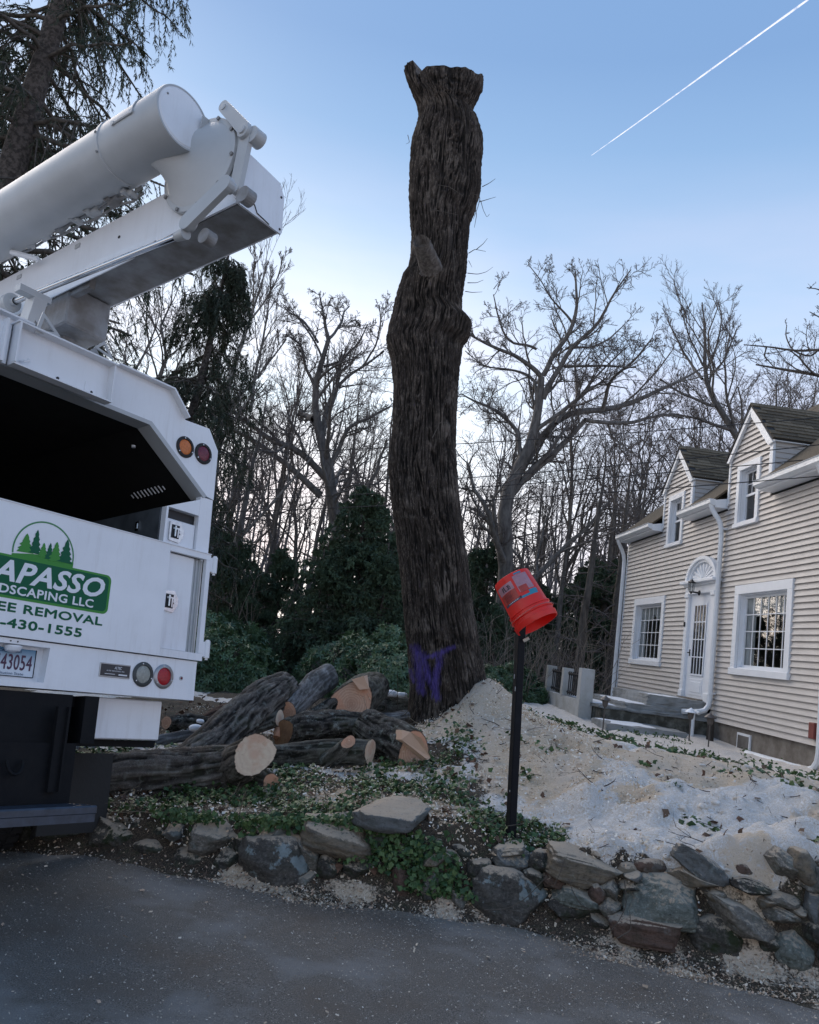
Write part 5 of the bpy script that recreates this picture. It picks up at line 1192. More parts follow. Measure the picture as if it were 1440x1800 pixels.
# --- doorway
b = MB()
for x in (-.44, .90): b.box((x, .045, 2.30), (.17, .09, 2.2), b=.006); b.box((x, .055, 1.24), (.20, .11, .18), b=.006); b.box((x, .06, 3.34), (.21, .12, .10), b=.01)
b.box((.23, .05, 3.47), (1.56, .10, .22), b=.006); b.box((.23, .10, 3.61), (1.76, .22, .07), b=.012); b.box((.23, .07, 3.555), (1.64, .14, .05), b=.008)
ds = hp(b, 'door_surround', mTrim)
# fanlight: moulded half round with rays
n = 28; cx_, cz_ = AR[0]+.05, 3.65
def half(rx, rz, n=28): return [(cx_+rx*math.cos(PI*i/n), cz_+rz*math.sin(PI*i/n)) for i in range(n+1)]
b = MB(); o_, i_ = half(.80, .50), half(.66, .40)
for k, (y0, y1, O, I) in enumerate(((0, .13, half(.80, .50), half(.70, .43)), (0, .09, half(.699, .429), half(.62, .375)))):
    for j in range(n): b.ext([O[j], O[j+1], I[j+1], I[j]], 'y', y0, y1)
fl = b.build('fanlight', mTrim, ds)
b = MB(); b.ext(half(.619, .374), 'y', .0, .035); b.build('fan_panel', mTrim, fl)
for k in range(9):
    a = PI*(k+1)/10; b = MB(); p0 = np.array([cx_+.12*math.cos(a), cz_+.07*math.sin(a)]); p1 = np.array([cx_+.58*math.cos(a), cz_+.345*math.sin(a)]); t = nrm(p1-p0); s = np.array([-t[1], t[0]])
    b.ext([tuple(p0-s*.008), tuple(p1-s*.03), tuple(p1+s*.03), tuple(p0+s*.008)], 'y', .036, .060); b.build('ray', mTrim, fl)
mDoor = mat('white_door_paint', (.72, .76, .82), .4, var=.05)
b = MB(); b.box((.235, .02, 2.28), (1.2, .03, 2.20), b=.004)
door = hp(b, 'door', mDoor)
b = MB(); b.box((.235, .040, 2.40), (.62, .008, 1.46)); b.build('door_glass', mat('dark_door_glass', (.02, .022, .028), .06, spec=1.0), door)
for k in range(5): b = MB(); b.box((-.075+.62*k/4, .048, 2.40), (.022 if 0 < k < 4 else .035, .012, 1.46)); b.build('muntin', mDoor, door)
for k in range(5): b = MB(); b.box((.235, .050, 1.67+1.46*k/4), (.66, .012, .022 if 0 < k < 4 else .035)); b.build('muntin', mDoor, door)
b = MB(); b.box((.235, .040, 1.42), (.62, .010, .34), b=.004); b.build('panel', mDoor, door); b = MB(); b.box((.235, .048, 1.42), (.50, .010, .22), b=.004); b.build('panel', mDoor, door)
b = MB(); b.tube([(.67, .04, 2.12), (.67, .09, 2.12), (.61, .10, 2.11)], .012, 8); b.box((.67, .042, 2.12), (.035, .012, .14)); b.build('handle', mBlk2, door)
b = MB(); b.box((.93, .10, 2.72), (.05, .03, .10), b=.004); hp(b, 'door_bell', mBlk2)
b = MB(); b.box((.235, .10, 1.17), (1.1, .22, .05)); hp(b, 'threshold', mFound)
# lantern over the door
lt = MB(); lx_, lz_, ly_ = .23, 3.42, .28
lt.lathe((lx_, .10, lz_-.05), (0, 1, 0), [(0, .055), (.015, .055), (.03, .035), (.04, .02), (.18, .012)], 16)
lt.lathe((lx_, ly_, lz_+.24), (0, 0, -1), [(0, .003), (.03, .012), (.035, .02), (.085, .085), (.095, .088), (.10, .07)], 6)
lt.lathe((lx_, ly_, lz_-.055), (0, 0, 1), [(-.05, .006), (-.02, .022), (0, .045), (.01, .05)], 6)
for k in range(6): a = 2*PI*k/6; lt.cyl((lx_+.048*math.cos(a), ly_+.048*math.sin(a), lz_-.045), (lx_+.070*math.cos(a), ly_+.070*math.sin(a), lz_+.14), .005, n=5)
lo = hp(lt, 'lantern', mBlk2)
b = MB(); b.lathe((lx_, ly_, lz_-.04), (0, 0, 1), [(0, .040), (.175, .060)], 6); b.build('lantern_glass', mGlass, lo)
# --- eaves with gutters between the dormers
def eave(x0, x1, endcap=True):
    b = MB(); b.ext([(.0, 5.05), (.27, 5.05), (.27, 5.20), (.0, 5.26)], 'x', x0, x1); o = hp(b, 'eave_box', mTrim)
    b = MB(); P = [(.272, 5.085), (.33, 5.085), (.385, 5.13), (.385, 5.20), (.40, 5.215), (.392, 5.222), (.372, 5.205), (.372, 5.14), (.325, 5.098), (.285, 5.098), (.285, 5.22), (.272, 5.22)]
    b.ext(P, 'x', x0+.01, x1-.01); b.ext([(.272, 5.085), (.33, 5.085), (.385, 5.13), (.385, 5.215), (.272, 5.215)], 'x', x0-.002, x0+.008); b.ext([(.272, 5.085), (.33, 5.085), (.385, 5.13), (.385, 5.215), (.272, 5.215)], 'x', x1-.008, x1+.002)
    g_ = b.build('gutter', mGut, o)
    return o
eave(3.02, 5.70); eave(-.67, 1.155); eave(-6.5, -2.53)
def downspout(pts):
    b = MB(); P = smooth_path(lerp_path(pts, 6*len(pts)), 1); b.tube(P, .052, 8); o = hp(b, 'downspout', mGut, True)
    return o
downspout([(5.62, .33, 5.10), (5.62, .33, 5.02), (5.66, .14, 4.80), (5.66, .09, 4.6), (5.66, .09, .7)])
downspout([(-.60, .33, 5.12), (-.60, .33, 5.02), (-.66, .14, 4.78), (-.66, .10, 4.55), (-.66, .10, 1.12), (-.66, .18, .98), (-.62, .62, .93)])
for zc in (4.62, 1.35):
    b = MB(); b.box((-.66, .06, zc), (.15, .08, .035)); hp(b, 'spout_strap', mGut)
downspout([(-4.62, .33, 5.10), (-4.62, .33, 5.02), (-4.62, .12, 4.8), (-4.62, .10, 4.5), (-4.62, .10, .62), (-4.55, .12, .50), (-4.4, .14, .46), (-2.75, .30, .47)])
# --- roofs
def shingles(o, u, v, L, Wd, ex=.14, name='shingle', tabs=.30):
    """o eave corner, u along eave, v up slope. each tab its own piece"""
    nn = nrm(np.cross(u, v)); 
    if nn[2] < 0: nn = -nn
    r = 0; base = {}
    while r*ex < Wd-.02:
        x = -(r % 2)*tabs/2+ .07*((r*7) % 3)
        while x < L:
            x0, x1 = max(x, 0)+.004, min(x+tabs, L)-.004
            if x1-x0 > .03:
                p0 = o+u*x0+v*(r*ex); p1 = o+u*x1+v*(r*ex); up = v*(ex+.02); b = MB()
                lo_ = nn*(.016+.003*((r*5+int(x*10)) % 3)); V = [p0+lo_, p1+lo_, p1+up+nn*.006, p0+up+nn*.006, p0+nn*.001, p1+nn*.001]
                b.add(V, [(0, 1, 2, 3), (4, 5, 1, 0), (4, 0, 3), (5, 2, 1)]); hp(b, name, mShin[(r*3+int(x*31)) % 3])
            x += tabs
        r += 1
for di, (c, fa, ne, ze, zp) in enumerate(DORM):
    # rake boards
    hwd = fa-c; ov = .05
    for s in (1, -1):
        e_ = np.array([c+s*(hwd+ov+.01), ze-.07]); a_ = np.array([c, zp+.02]); t = nrm(a_-e_); nn = np.array([-t[1], t[0]])*(-s)
        wd = .16 if s < 0 else .09
        b = MB(); b.ext([tuple(e_), tuple(a_), tuple(a_-np.array([0, wd*1.35])), tuple(e_+np.array([-s*wd*1.1, -.02]))], 'y', .022+.002*(s > 0), .085); hp(b, 'rake_board', mTrim)
    for (x, w_) in ((ne+.05, .13), (fa-.02, .06)):
        b = MB(); b.box((x, .02, (5.10+ze)/2-.02), (w_, .05, ze-5.10-.04), b=.003); hp(b, 'dormer_corner_board', mTrim)
    # cheek wall on the near side with its planks, running back to the main roof (slope 45)
    for s, xx in ((-1, ne), (1, fa)):
        r = 0; z = 5.10
        while z < ze-.02:
            y1 = -max(.15, (z-5.15)/.95+.05) if True else 0
            b = MB(); hh = min(ROWH, ze-z); x_ = xx+s*.0
            yb_ = -(ze-5.15)/.95-.1 if False else y1-.0
            V = [(x_+s*.018, -.01, z), (x_+s*.018, -3.2, z), (x_+s*.002, -3.2, z+hh), (x_+s*.002, -.01, z+hh), (x_, -.01, z), (x_, -3.2, z), (x_, -3.2, z+hh), (x_, -.01, z+hh)]
            b.add(V, [(0, 1, 2, 3), (5, 4, 7, 6), (4, 5, 1, 0), (3, 2, 6, 7)]); hp(b, 'siding_plank', mSid); z += ROWH; r += 1
        b = MB(); b.box((xx+s*.035, -1.6, ze-.0), (.07, 3.3, .09)); hp(b, 'dormer_fascia', mTrim)
    # roof slopes
    L = 3.3
    for s in (-1, 1):
        e_ = np.array([c+s*(hwd+.10), .10, ze-.05+.05]); a_ = np.array([c, .10, zp+.055]); v = a_-e_; Wd = np.linalg.norm(v); v = v/Wd; u = np.array([0, -1., 0])
        b = MB(); nn = nrm(np.cross(u, v)); nn = nn if nn[2] > 0 else -nn
        V = [e_, e_+u*L, a_+u*L, a_]; V = V+[q-nn*.035 for q in V]; b.add(V, [(0, 1, 2, 3), (7, 6, 5, 4), (0, 3, 7, 4), (1, 5, 6, 2), (0, 4, 5, 1)]); hp(b, 'dormer_roof', mSh2)
        if s < 0: shingles(e_-nn*.0, u, v, L if di == 1 else 2.6, Wd)
        else:
            b = MB(); b.add([e_+nn*.01-v*.01, e_+u*L+nn*.01, a_+u*L+nn*.01, a_+nn*.01], [(0, 1, 2, 3)]); hp(b, 'shingle_slope', mShin[0])
    b = MB(); b.ext([(c-.09, zp-.02), (c, zp+.075), (c+.09, zp-.02), (c, zp+.05)], 'y', -L, .11); hp(b, 'ridge_cap', mShin[1])
b = MB()
for (x0, x1) in ((-6.6, -2.55), (-.65, 1.14), (3.03, 5.75)):
    V = [(x0, .30, 5.225), (x1, .30, 5.225), (x1, -4, 9.05), (x0, -4, 9.05)]; V += [(a, b2, c-.05) for a, b2, c in V]; b.add(V, [(0, 1, 2, 3), (7, 6, 5, 4), (0, 4, 5, 1), (1, 5, 6, 2), (2, 6, 7, 3), (3, 7, 4, 0)])
hp(b, 'main_roof', mShin[0])
for (x0, x1) in ((-2.55, -.65), (1.14, 3.03)):
    b = MB(); V = [(x0, -1.9, 7.15), (x1, -1.9, 7.15), (x1, -4, 9.05), (x0, -4, 9.05)]; b.add(V, [(0, 1, 2, 3)]); hp(b, 'roof_strip', mShin[0])
b = MB(); V = [(-6.6, -4, 9.05), (5.75, -4, 9.05), (5.75, -8.3, 5.2), (-6.6, -8.3, 5.2)]; b.add(V, [(0, 1, 2, 3)]); hp(b, 'rear_roof', mShin[0])
b = MB(); b.box((-4.36, .05, 1.05), (.16, .10, .24), b=.01); hp(b, 'red_meter_box', mat('dull_red_box', (.16, .035, .03), .6))

# ------------------------------------------------------------------ steps, balustrade wall, path lights
mCon = mat('weathered_concrete', (.27, .285, .29), .9, col2=(.17, .175, .17), vscale=3.5, bump=.4, bscale=60, thr=(.4, .7)); mConD = mat('mossy_dark_concrete', (.055, .055, .045), .95, col2=(.16, .16, .14), vscale=7, bump=.6, thr=(.45, .7))
mConW = mat('pale_concrete', (.42, .43, .43), .85, col2=(.30, .30, .27), vscale=3, bump=.3, thr=(.45, .75)); mSnow = mat('snow', (.74, .77, .81), .7, var=.1, vscale=9, bump=.5, bscale=25, bdist=.02)
stoop = empty('entrance_steps'); stoop.matrix_world = Mh; tag(stoop, 'weathered grey concrete steps with snow on the treads leading up to the house door', 'steps')
def sp(mb, name, m, parent=stoop): return mb.build(name, m, parent)
def block(x0, x1, y0, y1, z0, z1, m, name, parent=stoop, bev=.012, rough=.03):
    # worn slab: cube sphere of points pressed to a box with rounded, chipped edges
    V, F = ICO[4]; U = V/np.abs(V).max(1, keepdims=True); U = np.sign(U)*np.minimum(np.abs(U), .985-.02*np.abs(vnoise(V*3+x0, 3))[:, None])
    d = np.array([(x1-x0)/2, (y1-y0)/2, (z1-z0)/2]); c = np.array([(x0+x1)/2, (y0+y1)/2, (z0+z1)/2]); r_ = rough if parent is stoop else .006
    P = c+U*d*1.015; P = P+r_*np.stack([fbm(P*4+k*9, 3, 11+k) for k in range(3)], -1)
    return link(name, fast_mesh(name, P, [F]), m, parent)
block(-.45, 1.9, .03, 1.25, .95, 1.17, mCon, 'top_step'); block(-.55, 2.2, .03, 1.72, .78, .96, mCon, 'middle_step'); block(-.62, 2.5, .05, 2.22, .30, .80, mConD, 'platform'); block(-.66, 2.5, .03, 2.28, .80, .86, mCon, 'platform_slab')
block(-1.7, -.62, .9, 2.4, .30, .60, mCon, 'bottom_step'); block(-2.0, -.7, .7, 1.4, .30, .46, mCon, 'bottom_step')
def snow_slab(x0, x1, y0, y1, z, name='snow_patch', parent=stoop, h=.025, seed=0):
    nx, ny = 26, 14; xs_ = np.linspace(x0, x1, nx); ys_ = np.linspace(y0, y1, ny); X, Y = np.meshgrid(xs_, ys_); u = (X-x0)/(x1-x0)*2-1; v = (Y-y0)/(y1-y0)*2-1
    e = 1-np.maximum(np.abs(u), np.abs(v))**2; n_ = fbm(np.stack([X*3, Y*3, X*0+seed], -1), 3, 5); Z = z-.01+h*np.clip(e*2+n_*1.2, -.3, 1)
    X = X+.04*n_; me = fast_mesh(name, np.stack([X, Y, Z], -1).reshape(-1, 3), [grid_faces(nx, ny)], True); return link(name, me, mSnow, parent)
snow_slab(-.45, 1.5, 1.22, 1.70, .965, seed=1); snow_slab(-.5, 1.8, 1.75, 2.24, .865, seed=2); snow_slab(-1.6, -.72, 1.4, 2.35, .605, seed=3); snow_slab(-.4, .6, .5, 1.2, 1.175, seed=4, h=.015)
bal = empty('balustrade_wall'); bal.matrix_world = Mh; tag(bal, 'pale concrete garden wall with two openings filled by black iron balusters, beside the entrance steps', 'balustrade')
YB = 2.36
block(.10, 3.35, YB-.09, YB+.09, .35, .86, mConW, 'wall_base', bal); 
for x, w_ in ((.12, .26), (1.68, .20), (3.25, .20)): block(x-w_/2, x+w_/2, YB-.11-.03*(x < .2), YB+.11+.02*(x < .2), .40 if x < .2 else .862, 1.46+.05*(x < .2), mConW, 'pillar', bal)
for x0, x1 in ((.26, 1.57), (1.79, 3.14)):
    for zz in (.95, 1.36): b = MB(); b.box(((x0+x1)/2, YB, zz), (x1-x0, .03, .025)); sp(b, 'rail', mBlk2, bal)
    for k in range(8):
        x = x0+(x1-x0)*(k+.5)/8; b = MB(); b.box((x, YB, 1.15), (.022, .022, .50)); b.lathe((x, YB, .92), (0, 0, 1), [(0, .012), (.04, .03), (.08, .012)], 8); b.lathe((x, YB, 1.30), (0, 0, 1), [(0, .012), (.04, .028), (.08, .012)], 8); sp(b, 'baluster', mBlk2, bal)
mLamp = mat('bronze_path_light', (.07, .06, .055), .5)
PLs = []
for (px, py, Yd, lab) in ((1060, 1282, 14.6, 'black path light on a spike in the snow before the balustrade wall'), (1212, 1292, 14.3, 'short path light with a pale cap by the bottom step'), (1246, 1303, 13.8, 'bronze path light standing below the elbow of the downspout')):
    p = at(px, py, Yd); t = empty('path_light', p); tag(t, lab, 'path light', 'path lights along the front walk'); PLs.append(t)
    hh = .38 if Yd > 14.5 else .26
    b = MB(); b.cyl((0, 0, -.1), (0, 0, hh), .012, n=8); b.build('stake', mLamp, t)
    b = MB(); b.lathe((0, 0, hh), (0, 0, 1), [(0, .03), (.03, .045), (.11, .055), (.115, .05)], 10); b.build('lamp_body', mLamp, t)
    b = MB(); b.lathe((0, 0, hh+.115), (0, 0, 1), [(0, .10), (.008, .10), (.05, .05), (.07, .02), (.085, 0)], 12); b.build('lamp_cap', mTrim if abs(px-1212) < 2 else mLamp, t)
vp = empty('vent_pipe'); vp.matrix_world = Mh; tag(vp, 'short white plastic pipe with a hooked top rising beside the house foundation', 'pipe')
b = MB(); b.tube(smooth_path(lerp_path([(-1.02, .55, .35), (-1.02, .55, .92), (-1.02, .55, .97), (-1.10, .52, .985), (-1.16, .50, .95)], 22), 1), .032, 10); o = b.build('pipe_body', mGut, vp, True)
for q, (hx, nm) in enumerate(((-1.28, 'dark wooden stake beside the white pipe'), (-1.45, 'second dark stake leaning at the foundation'))):
    b = MB(); b.box((0, 0, .25), (.07, .05, .56), b=.008); o = b.build('wooden_stake', mat('dark_stake_%d' % q, (.035, .03, .026), .9)); pw = HP0+HXv*hx+HNv*.35; o.location = (pw[0], pw[1], .42); o.rotation_euler = (0, .04*(1-2*q), .4); tag(o, nm, 'stake')
# ================================================================== BARE TREES
def polyresample(P, R, n):
    q = lerp_path(np.c_[P, R], n); return q[:, :3], q[:, 3]
def sprout(P, R, nch, lr, n, ang, rg, tmin=.25, wander=.16, up=.10, rr=.62, rmin=.004, Lbase=None, Lfix=None, tip=.35):
    """P (m,k,3), R (m,k): children of every stem, all at once"""
    m, k, _ = P.shape; L = np.linalg.norm(np.diff(P, axis=1), axis=2).sum(1)
    t = tmin+(1-tmin)*((np.arange(nch)+rg.random((m, nch)))/nch); t = np.clip(t, 0, .985)
    f = t*(k-1); i = np.minimum(f.astype(int), k-2); w = (f-i)[..., None]; mi = np.arange(m)[:, None]
    p0 = P[mi, i]*(1-w)+P[mi, i+1]*w; r0 = (R[mi, i]*(1-w[..., 0])+R[mi, i+1]*w[..., 0])*rr
    T = nrm(P[mi, i+1]-P[mi, i]); rv = rg.normal(size=T.shape); pr = nrm(np.cross(T, rv)); a = np.radians(ang[0]+(ang[1]-ang[0])*rg.random((m, nch)))[..., None]
    d = nrm(T*np.cos(a)+pr*np.sin(a)+np.array([0, 0, up])); Lc = (L[:, None] if Lfix is None else Lfix)*lr*(1.15-.65*t)*rg.uniform(.6, 1.25, (m, nch))
    M = m*nch; p = p0.reshape(M, 3); d = d.reshape(M, 3); Lc = Lc.reshape(M); r0 = np.maximum(r0.reshape(M), rmin)
    out = np.empty((M, n, 3)); out[:, 0] = p
    for s in range(1, n):
        d = nrm(d+wander*rg.normal(size=d.shape)+np.array([0, 0, up*.35])); p = p+d*(Lc/(n-1))[:, None]; out[:, s] = p
    RR = r0[:, None]*np.linspace(1, tip, n)[None]
    return out, np.maximum(RR, rmin*.6)
def tree_mesh(name, levels, sides):
    VV, FF, off = [], [], 0
    for (P, R), k in zip(levels, sides):
        V, F = tube_np(P, R, k); VV.append(V); FF.append(F+off); off += len(V)
    return fast_mesh(name, np.vstack(VV), [np.vstack(FF)], True)
def bark_simple(name, a, b): return mat(name, a, .95, col2=b, vscale=10, bump=.5, bscale=40, stretch=(1, 1, .3))
mTr = [bark_simple('grey_tree_bark', (.15, .14, .13), (.07, .064, .06)), bark_simple('brown_tree_bark', (.12, .105, .09), (.055, .048, .042)), bark_simple('pale_tree_bark', (.22, .205, .185), (.11, .10, .09))]
mTwig = mat('bare_twigs', (.115, .098, .092), .95, var=.3)

def traced_tree(name, stems, Yd, label, seed, mt, per=(7, 6, 5, 4), lr=(.46, .55, .55, .55), spread=1.5, up=.12, rmin=.007, wander=.16, ang=(28, 65), group=None):
    """stems: list of [(px,py,radius_px)...]; depth wanders gently about Yd"""
    rg = np.random.default_rng(seed); root = empty(name, tuple(at(stems[0][0][0], stems[0][0][1], Yd)*np.array([1, 1, 0])+np.array([0, 0, .2])))
    tag(root, label, 'tree', group); o0 = np.array(root.location)
    lv = []; trunkP, trunkR = [], []
    for si, st in enumerate(stems):
        st = np.array(st, float); dz = np.zeros(len(st)) if si == 0 else np.linspace(0, rg.uniform(-spread, spread), len(st))
        y0 = Yd if si == 0 else Yd
        P = np.array([at(a, b_, Yd+q) for (a, b_, r), q in zip(st, dz)]); R = st[:, 2]*Yd/FPX
        P, R = polyresample(P, R, 14); P[1:-1] += rg.normal(size=(12, 3))*R[1:-1, None]*.35; P = smooth_path(np.c_[P, R], 1)[:, :3]
        trunkP.append(P); trunkR.append(R)
    P0, R0_ = np.array(trunkP)-o0, np.array(trunkR)
    tr = link('trunk', tree_mesh('trunk', [(P0, R0_)], [9]), mt, root)
    L1 = sprout(P0, R0_, per[0], lr[0], 9, ang, rg, .18, wander, up, .5, rmin*1.6); L2 = sprout(*L1, per[1], lr[1], 7, ang, rg, .2, wander, up, .6, rmin*1.2)
    L3 = sprout(*L2, per[2], lr[2], 5, ang, rg, .15, wander, up, .65, rmin); L4 = sprout(*L3, per[3], lr[3], 3, (20, 55), rg, .15, wander, up, .7, rmin*.8)
    link('limbs', tree_mesh('limbs', [L1, L2], [5, 4]), mt, root)
    cr = link('crown', tree_mesh('crown', [L3, L4], [3, 3]), mTwig, root)
    return root
Z2 = lambda l: [(340+x/3.789, 380+y/3.789, r) for x, y, r in l]
Z4 = lambda l: [(780+x/3.4286, 430+y/3.4286, r) for x, y, r in l]
Z6 = lambda l: [(1100+x/4.235, 430+y/4.235, r) for x, y, r in l]
traced_tree('oak_tree', [Z2([(1010, 2900, 13), (980, 2300, 12), (960, 2000, 11), (900, 1660, 10), (870, 1540, 9), (830, 1440, 8), (800, 1350, 7), (815, 1250, 6.5), (790, 1170, 6.5), (800, 1100, 6), (850, 1020, 5), (885, 930, 4.5), (900, 820, 4)]),
    Z2([(900, 820, 4), (880, 740, 3), (860, 620, 2), (840, 520, 1.2)]), Z2([(870, 1000, 3), (1000, 960, 2.5), (1030, 910, 2.2), (1100, 850, 1.8), (1160, 720, 1)]), Z2([(850, 1500, 5), (870, 1380, 4.5), (900, 1250, 4), (940, 1170, 3.6), (1010, 1080, 3), (1130, 1000, 2.4), (1270, 900, 1.6)]),
    Z2([(800, 1350, 6), (760, 1330, 5.5), (712, 1300, 5.5)]), Z2([(890, 1750, 7), (800, 1660, 6), (700, 1560, 5.5), (560, 1510, 5), (450, 1450, 4), (380, 1390, 3.4), (300, 1340, 2.8), (220, 1250, 2)]), Z2([(850, 1860, 7), (760, 1760, 6), (640, 1670, 5), (540, 1600, 5), (440, 1520, 4), (340, 1460, 3.4), (220, 1400, 2.6), (140, 1340, 2)]),
    Z2([(900, 820, 3), (940, 780, 2.6), (990, 700, 2.4), (1000, 640, 1.6), (1040, 600, 1)]), Z2([(800, 1120, 3), (740, 980, 2.4), (720, 860, 2), (640, 800, 1.4)]), Z2([(900, 1660, 5), (1000, 1500, 4), (1020, 1400, 3.4), (1150, 1350, 2.6), (1310, 1270, 2)]), Z2([(830, 840, 2.4), (740, 700, 2), (640, 640, 1.3), (600, 600, .9)]),
    Z2([(1130, 1000, 2), (1220, 860, 1.6), (1250, 700, 1.2), (1240, 600, .8)])], 27, 'spreading bare oak with a sawn-off stub and limbs sweeping left, between truck and trunk', 101, mTr[0], per=(8, 6, 5, 4), up=.10, rmin=.008)
traced_tree('birch_tree', [Z2([(70, 3000, 9), (110, 2200, 8), (130, 1600, 7), (190, 1300, 6), (240, 1080, 4.6), (300, 900, 4), (350, 770, 3.2), (400, 620, 2.2), (440, 480, 1.6), (500, 300, 1)]), Z2([(190, 1300, 4), (280, 1220, 3.2), (380, 1120, 2.4), (500, 980, 1.8), (620, 820, 1.2)]),
    Z2([(350, 770, 2.4), (300, 600, 1.8), (240, 450, 1.2), (200, 340, .8)]), Z2([(370, 700, 2), (480, 560, 1.6), (560, 420, 1.2), (600, 260, .8)]), Z2([(380, 1300, 3.4), (420, 1000, 2.6), (470, 800, 2), (500, 600, 1.4), (520, 420, .9)]), Z2([(300, 880, 2), (200, 740, 1.5), (120, 600, 1), (70, 470, .7)]), Z2([(400, 620, 1.8), (400, 450, 1.2), (410, 250, .8)])],
    24, 'slender bare tree with fine upright twigs behind the tip of the boom', 103, mTr[2], per=(9, 7, 5, 4), lr=(.38, .55, .55, .5), up=.28, ang=(18, 42), rmin=.006, wander=.10)
traced_tree('oak_tree', [Z4([(330, 2700, 15), (360, 2100, 14), (380, 1700, 13), (400, 1440, 12), (500, 1300, 11), (560, 1200, 10), (555, 1100, 9), (545, 1050, 8.5), (570, 990, 8), (600, 930, 7), (590, 800, 6)]),
    Z4([(590, 800, 5), (510, 710, 4.2), (430, 670, 3.6), (330, 630, 3), (230, 580, 2.4), (150, 540, 1.6)]), Z4([(600, 790, 5), (640, 690, 4.6), (700, 610, 4.4), (760, 530, 4), (800, 430, 3.4), (800, 300, 2.4), (795, 160, 1.2)]), Z4([(600, 930, 5.6), (650, 830, 5), (720, 720, 4.6), (760, 620, 4), (830, 570, 3.6), (930, 480, 3), (980, 390, 2.4), (1050, 260, 1.6), (1130, 150, .8)]),
    Z4([(480, 1330, 8), (560, 1210, 7), (640, 1090, 6.4), (740, 1030, 6), (860, 1000, 6), (960, 990, 5.6), (1080, 980, 5), (1190, 930, 4.4), (1300, 870, 3.6), (1440, 820, 2.6), (1560, 740, 1.6)]), Z4([(480, 1420, 7), (640, 1280, 6), (750, 1180, 5), (850, 1060, 4)]), Z4([(850, 1055, 4), (1000, 1075, 3.6), (1130, 1080, 3.4), (1200, 1050, 3), (1330, 1020, 2.6), (1440, 1040, 2)]),
    Z4([(470, 1290, 4.4), (450, 1130, 4), (370, 1040, 3.4), (260, 970, 2.6), (160, 930, 1.8), (110, 900, 1.2)]), Z4([(560, 960, 3.6), (555, 820, 3), (480, 770, 2.6), (400, 750, 2), (250, 740, 1.4), (130, 640, .9)]), Z4([(560, 630, 2.6), (500, 600, 2.4), (420, 600, 2.2), (360, 540, 2), (320, 400, 1.4), (300, 300, .9)]), Z4([(780, 480, 2.6), (720, 400, 2), (650, 330, 1.5), (590, 220, 1.1), (520, 130, .8)]),
    Z4([(960, 990, 4), (980, 860, 3.2), (1040, 780, 2.6), (1150, 700, 2), (1260, 560, 1.2)]), Z4([(730, 735, 3), (860, 730, 2.4), (1000, 730, 2), (1160, 740, 1.4)]), Z4([(680, 1080, 4), (740, 980, 3), (840, 900, 2.4), (930, 780, 1.8), (1100, 620, 1.2)]), Z4([(780, 620, 2.4), (900, 620, 2), (1010, 560, 1.6), (1090, 480, 1)])],
    28, 'great bare oak right of the trunk with a long limb reaching toward the house', 105, mTr[0], per=(8, 6, 5, 4), up=.10, rmin=.008, spread=2.5)
traced_tree('ash_tree', [Z6([(1010, 2400, 9), (960, 1800, 8), (850, 1430, 7), (780, 1340, 6), (690, 1240, 5.5), (650, 1160, 5), (610, 1070, 4.4), (570, 1000, 4), (580, 850, 3.2), (600, 700, 2.4), (570, 430, 1)]), Z6([(570, 1000, 3), (490, 900, 2.4), (400, 740, 1.8), (310, 560, 1)]),
    Z6([(660, 1200, 3), (560, 1170, 2.6), (400, 1100, 2), (260, 1000, 1.2)]), Z6([(590, 960, 2.4), (680, 760, 1.8), (720, 560, 1.2), (690, 420, .8)]), Z6([(800, 1380, 4), (680, 1350, 3), (520, 1290, 2.2), (330, 1260, 1.4)]), Z6([(620, 1000, 2), (740, 850, 1.6), (830, 620, .9)]), Z6([(575, 900, 2), (480, 700, 1.5), (420, 520, .9)])],
    32, 'bare tree with a fan-shaped crown rising behind the dormers', 107, mTr[0], per=(7, 6, 5, 4), up=.20, ang=(22, 50), rmin=.008)
traced_tree('maple_tree', [Z6([(2400, 3000, 12), (2150, 1500, 9), (1900, 1150, 7), (1640, 1000, 5), (1440, 980, 3.2), (1280, 950, 2.8), (1110, 910, 2.2), (970, 893, 1.4)]), Z6([(1750, 1080, 4), (1600, 850, 3), (1440, 770, 2.4), (1330, 795, 2.2), (1180, 780, 1.8), (1060, 760, 1.4), (880, 745, .9)]), Z6([(1440, 775, 2), (1380, 840, 1.6), (1240, 790, 1.5), (1190, 680, 1.2), (1200, 600, .8)]),
    Z6([(1440, 980, 2.2), (1390, 950, 2), (1300, 850, 1.6), (1230, 790, 1)]), Z6([(1700, 900, 3), (1540, 600, 2), (1450, 540, 1.3), (1370, 500, .8)]), Z6([(1600, 700, 2.4), (1500, 380, 1.6), (1440, 330, 1.1), (1350, 320, .7)]), Z6([(1050, 760, 1.4), (1030, 830, 1.2), (1100, 905, 1)])], 21, 'bare tree at the right edge whose thin limbs reach in above the roof', 109, mTr[1], per=(5, 5, 4, 3), lr=(.22, .5, .5, .5), rmin=.006, up=.12)

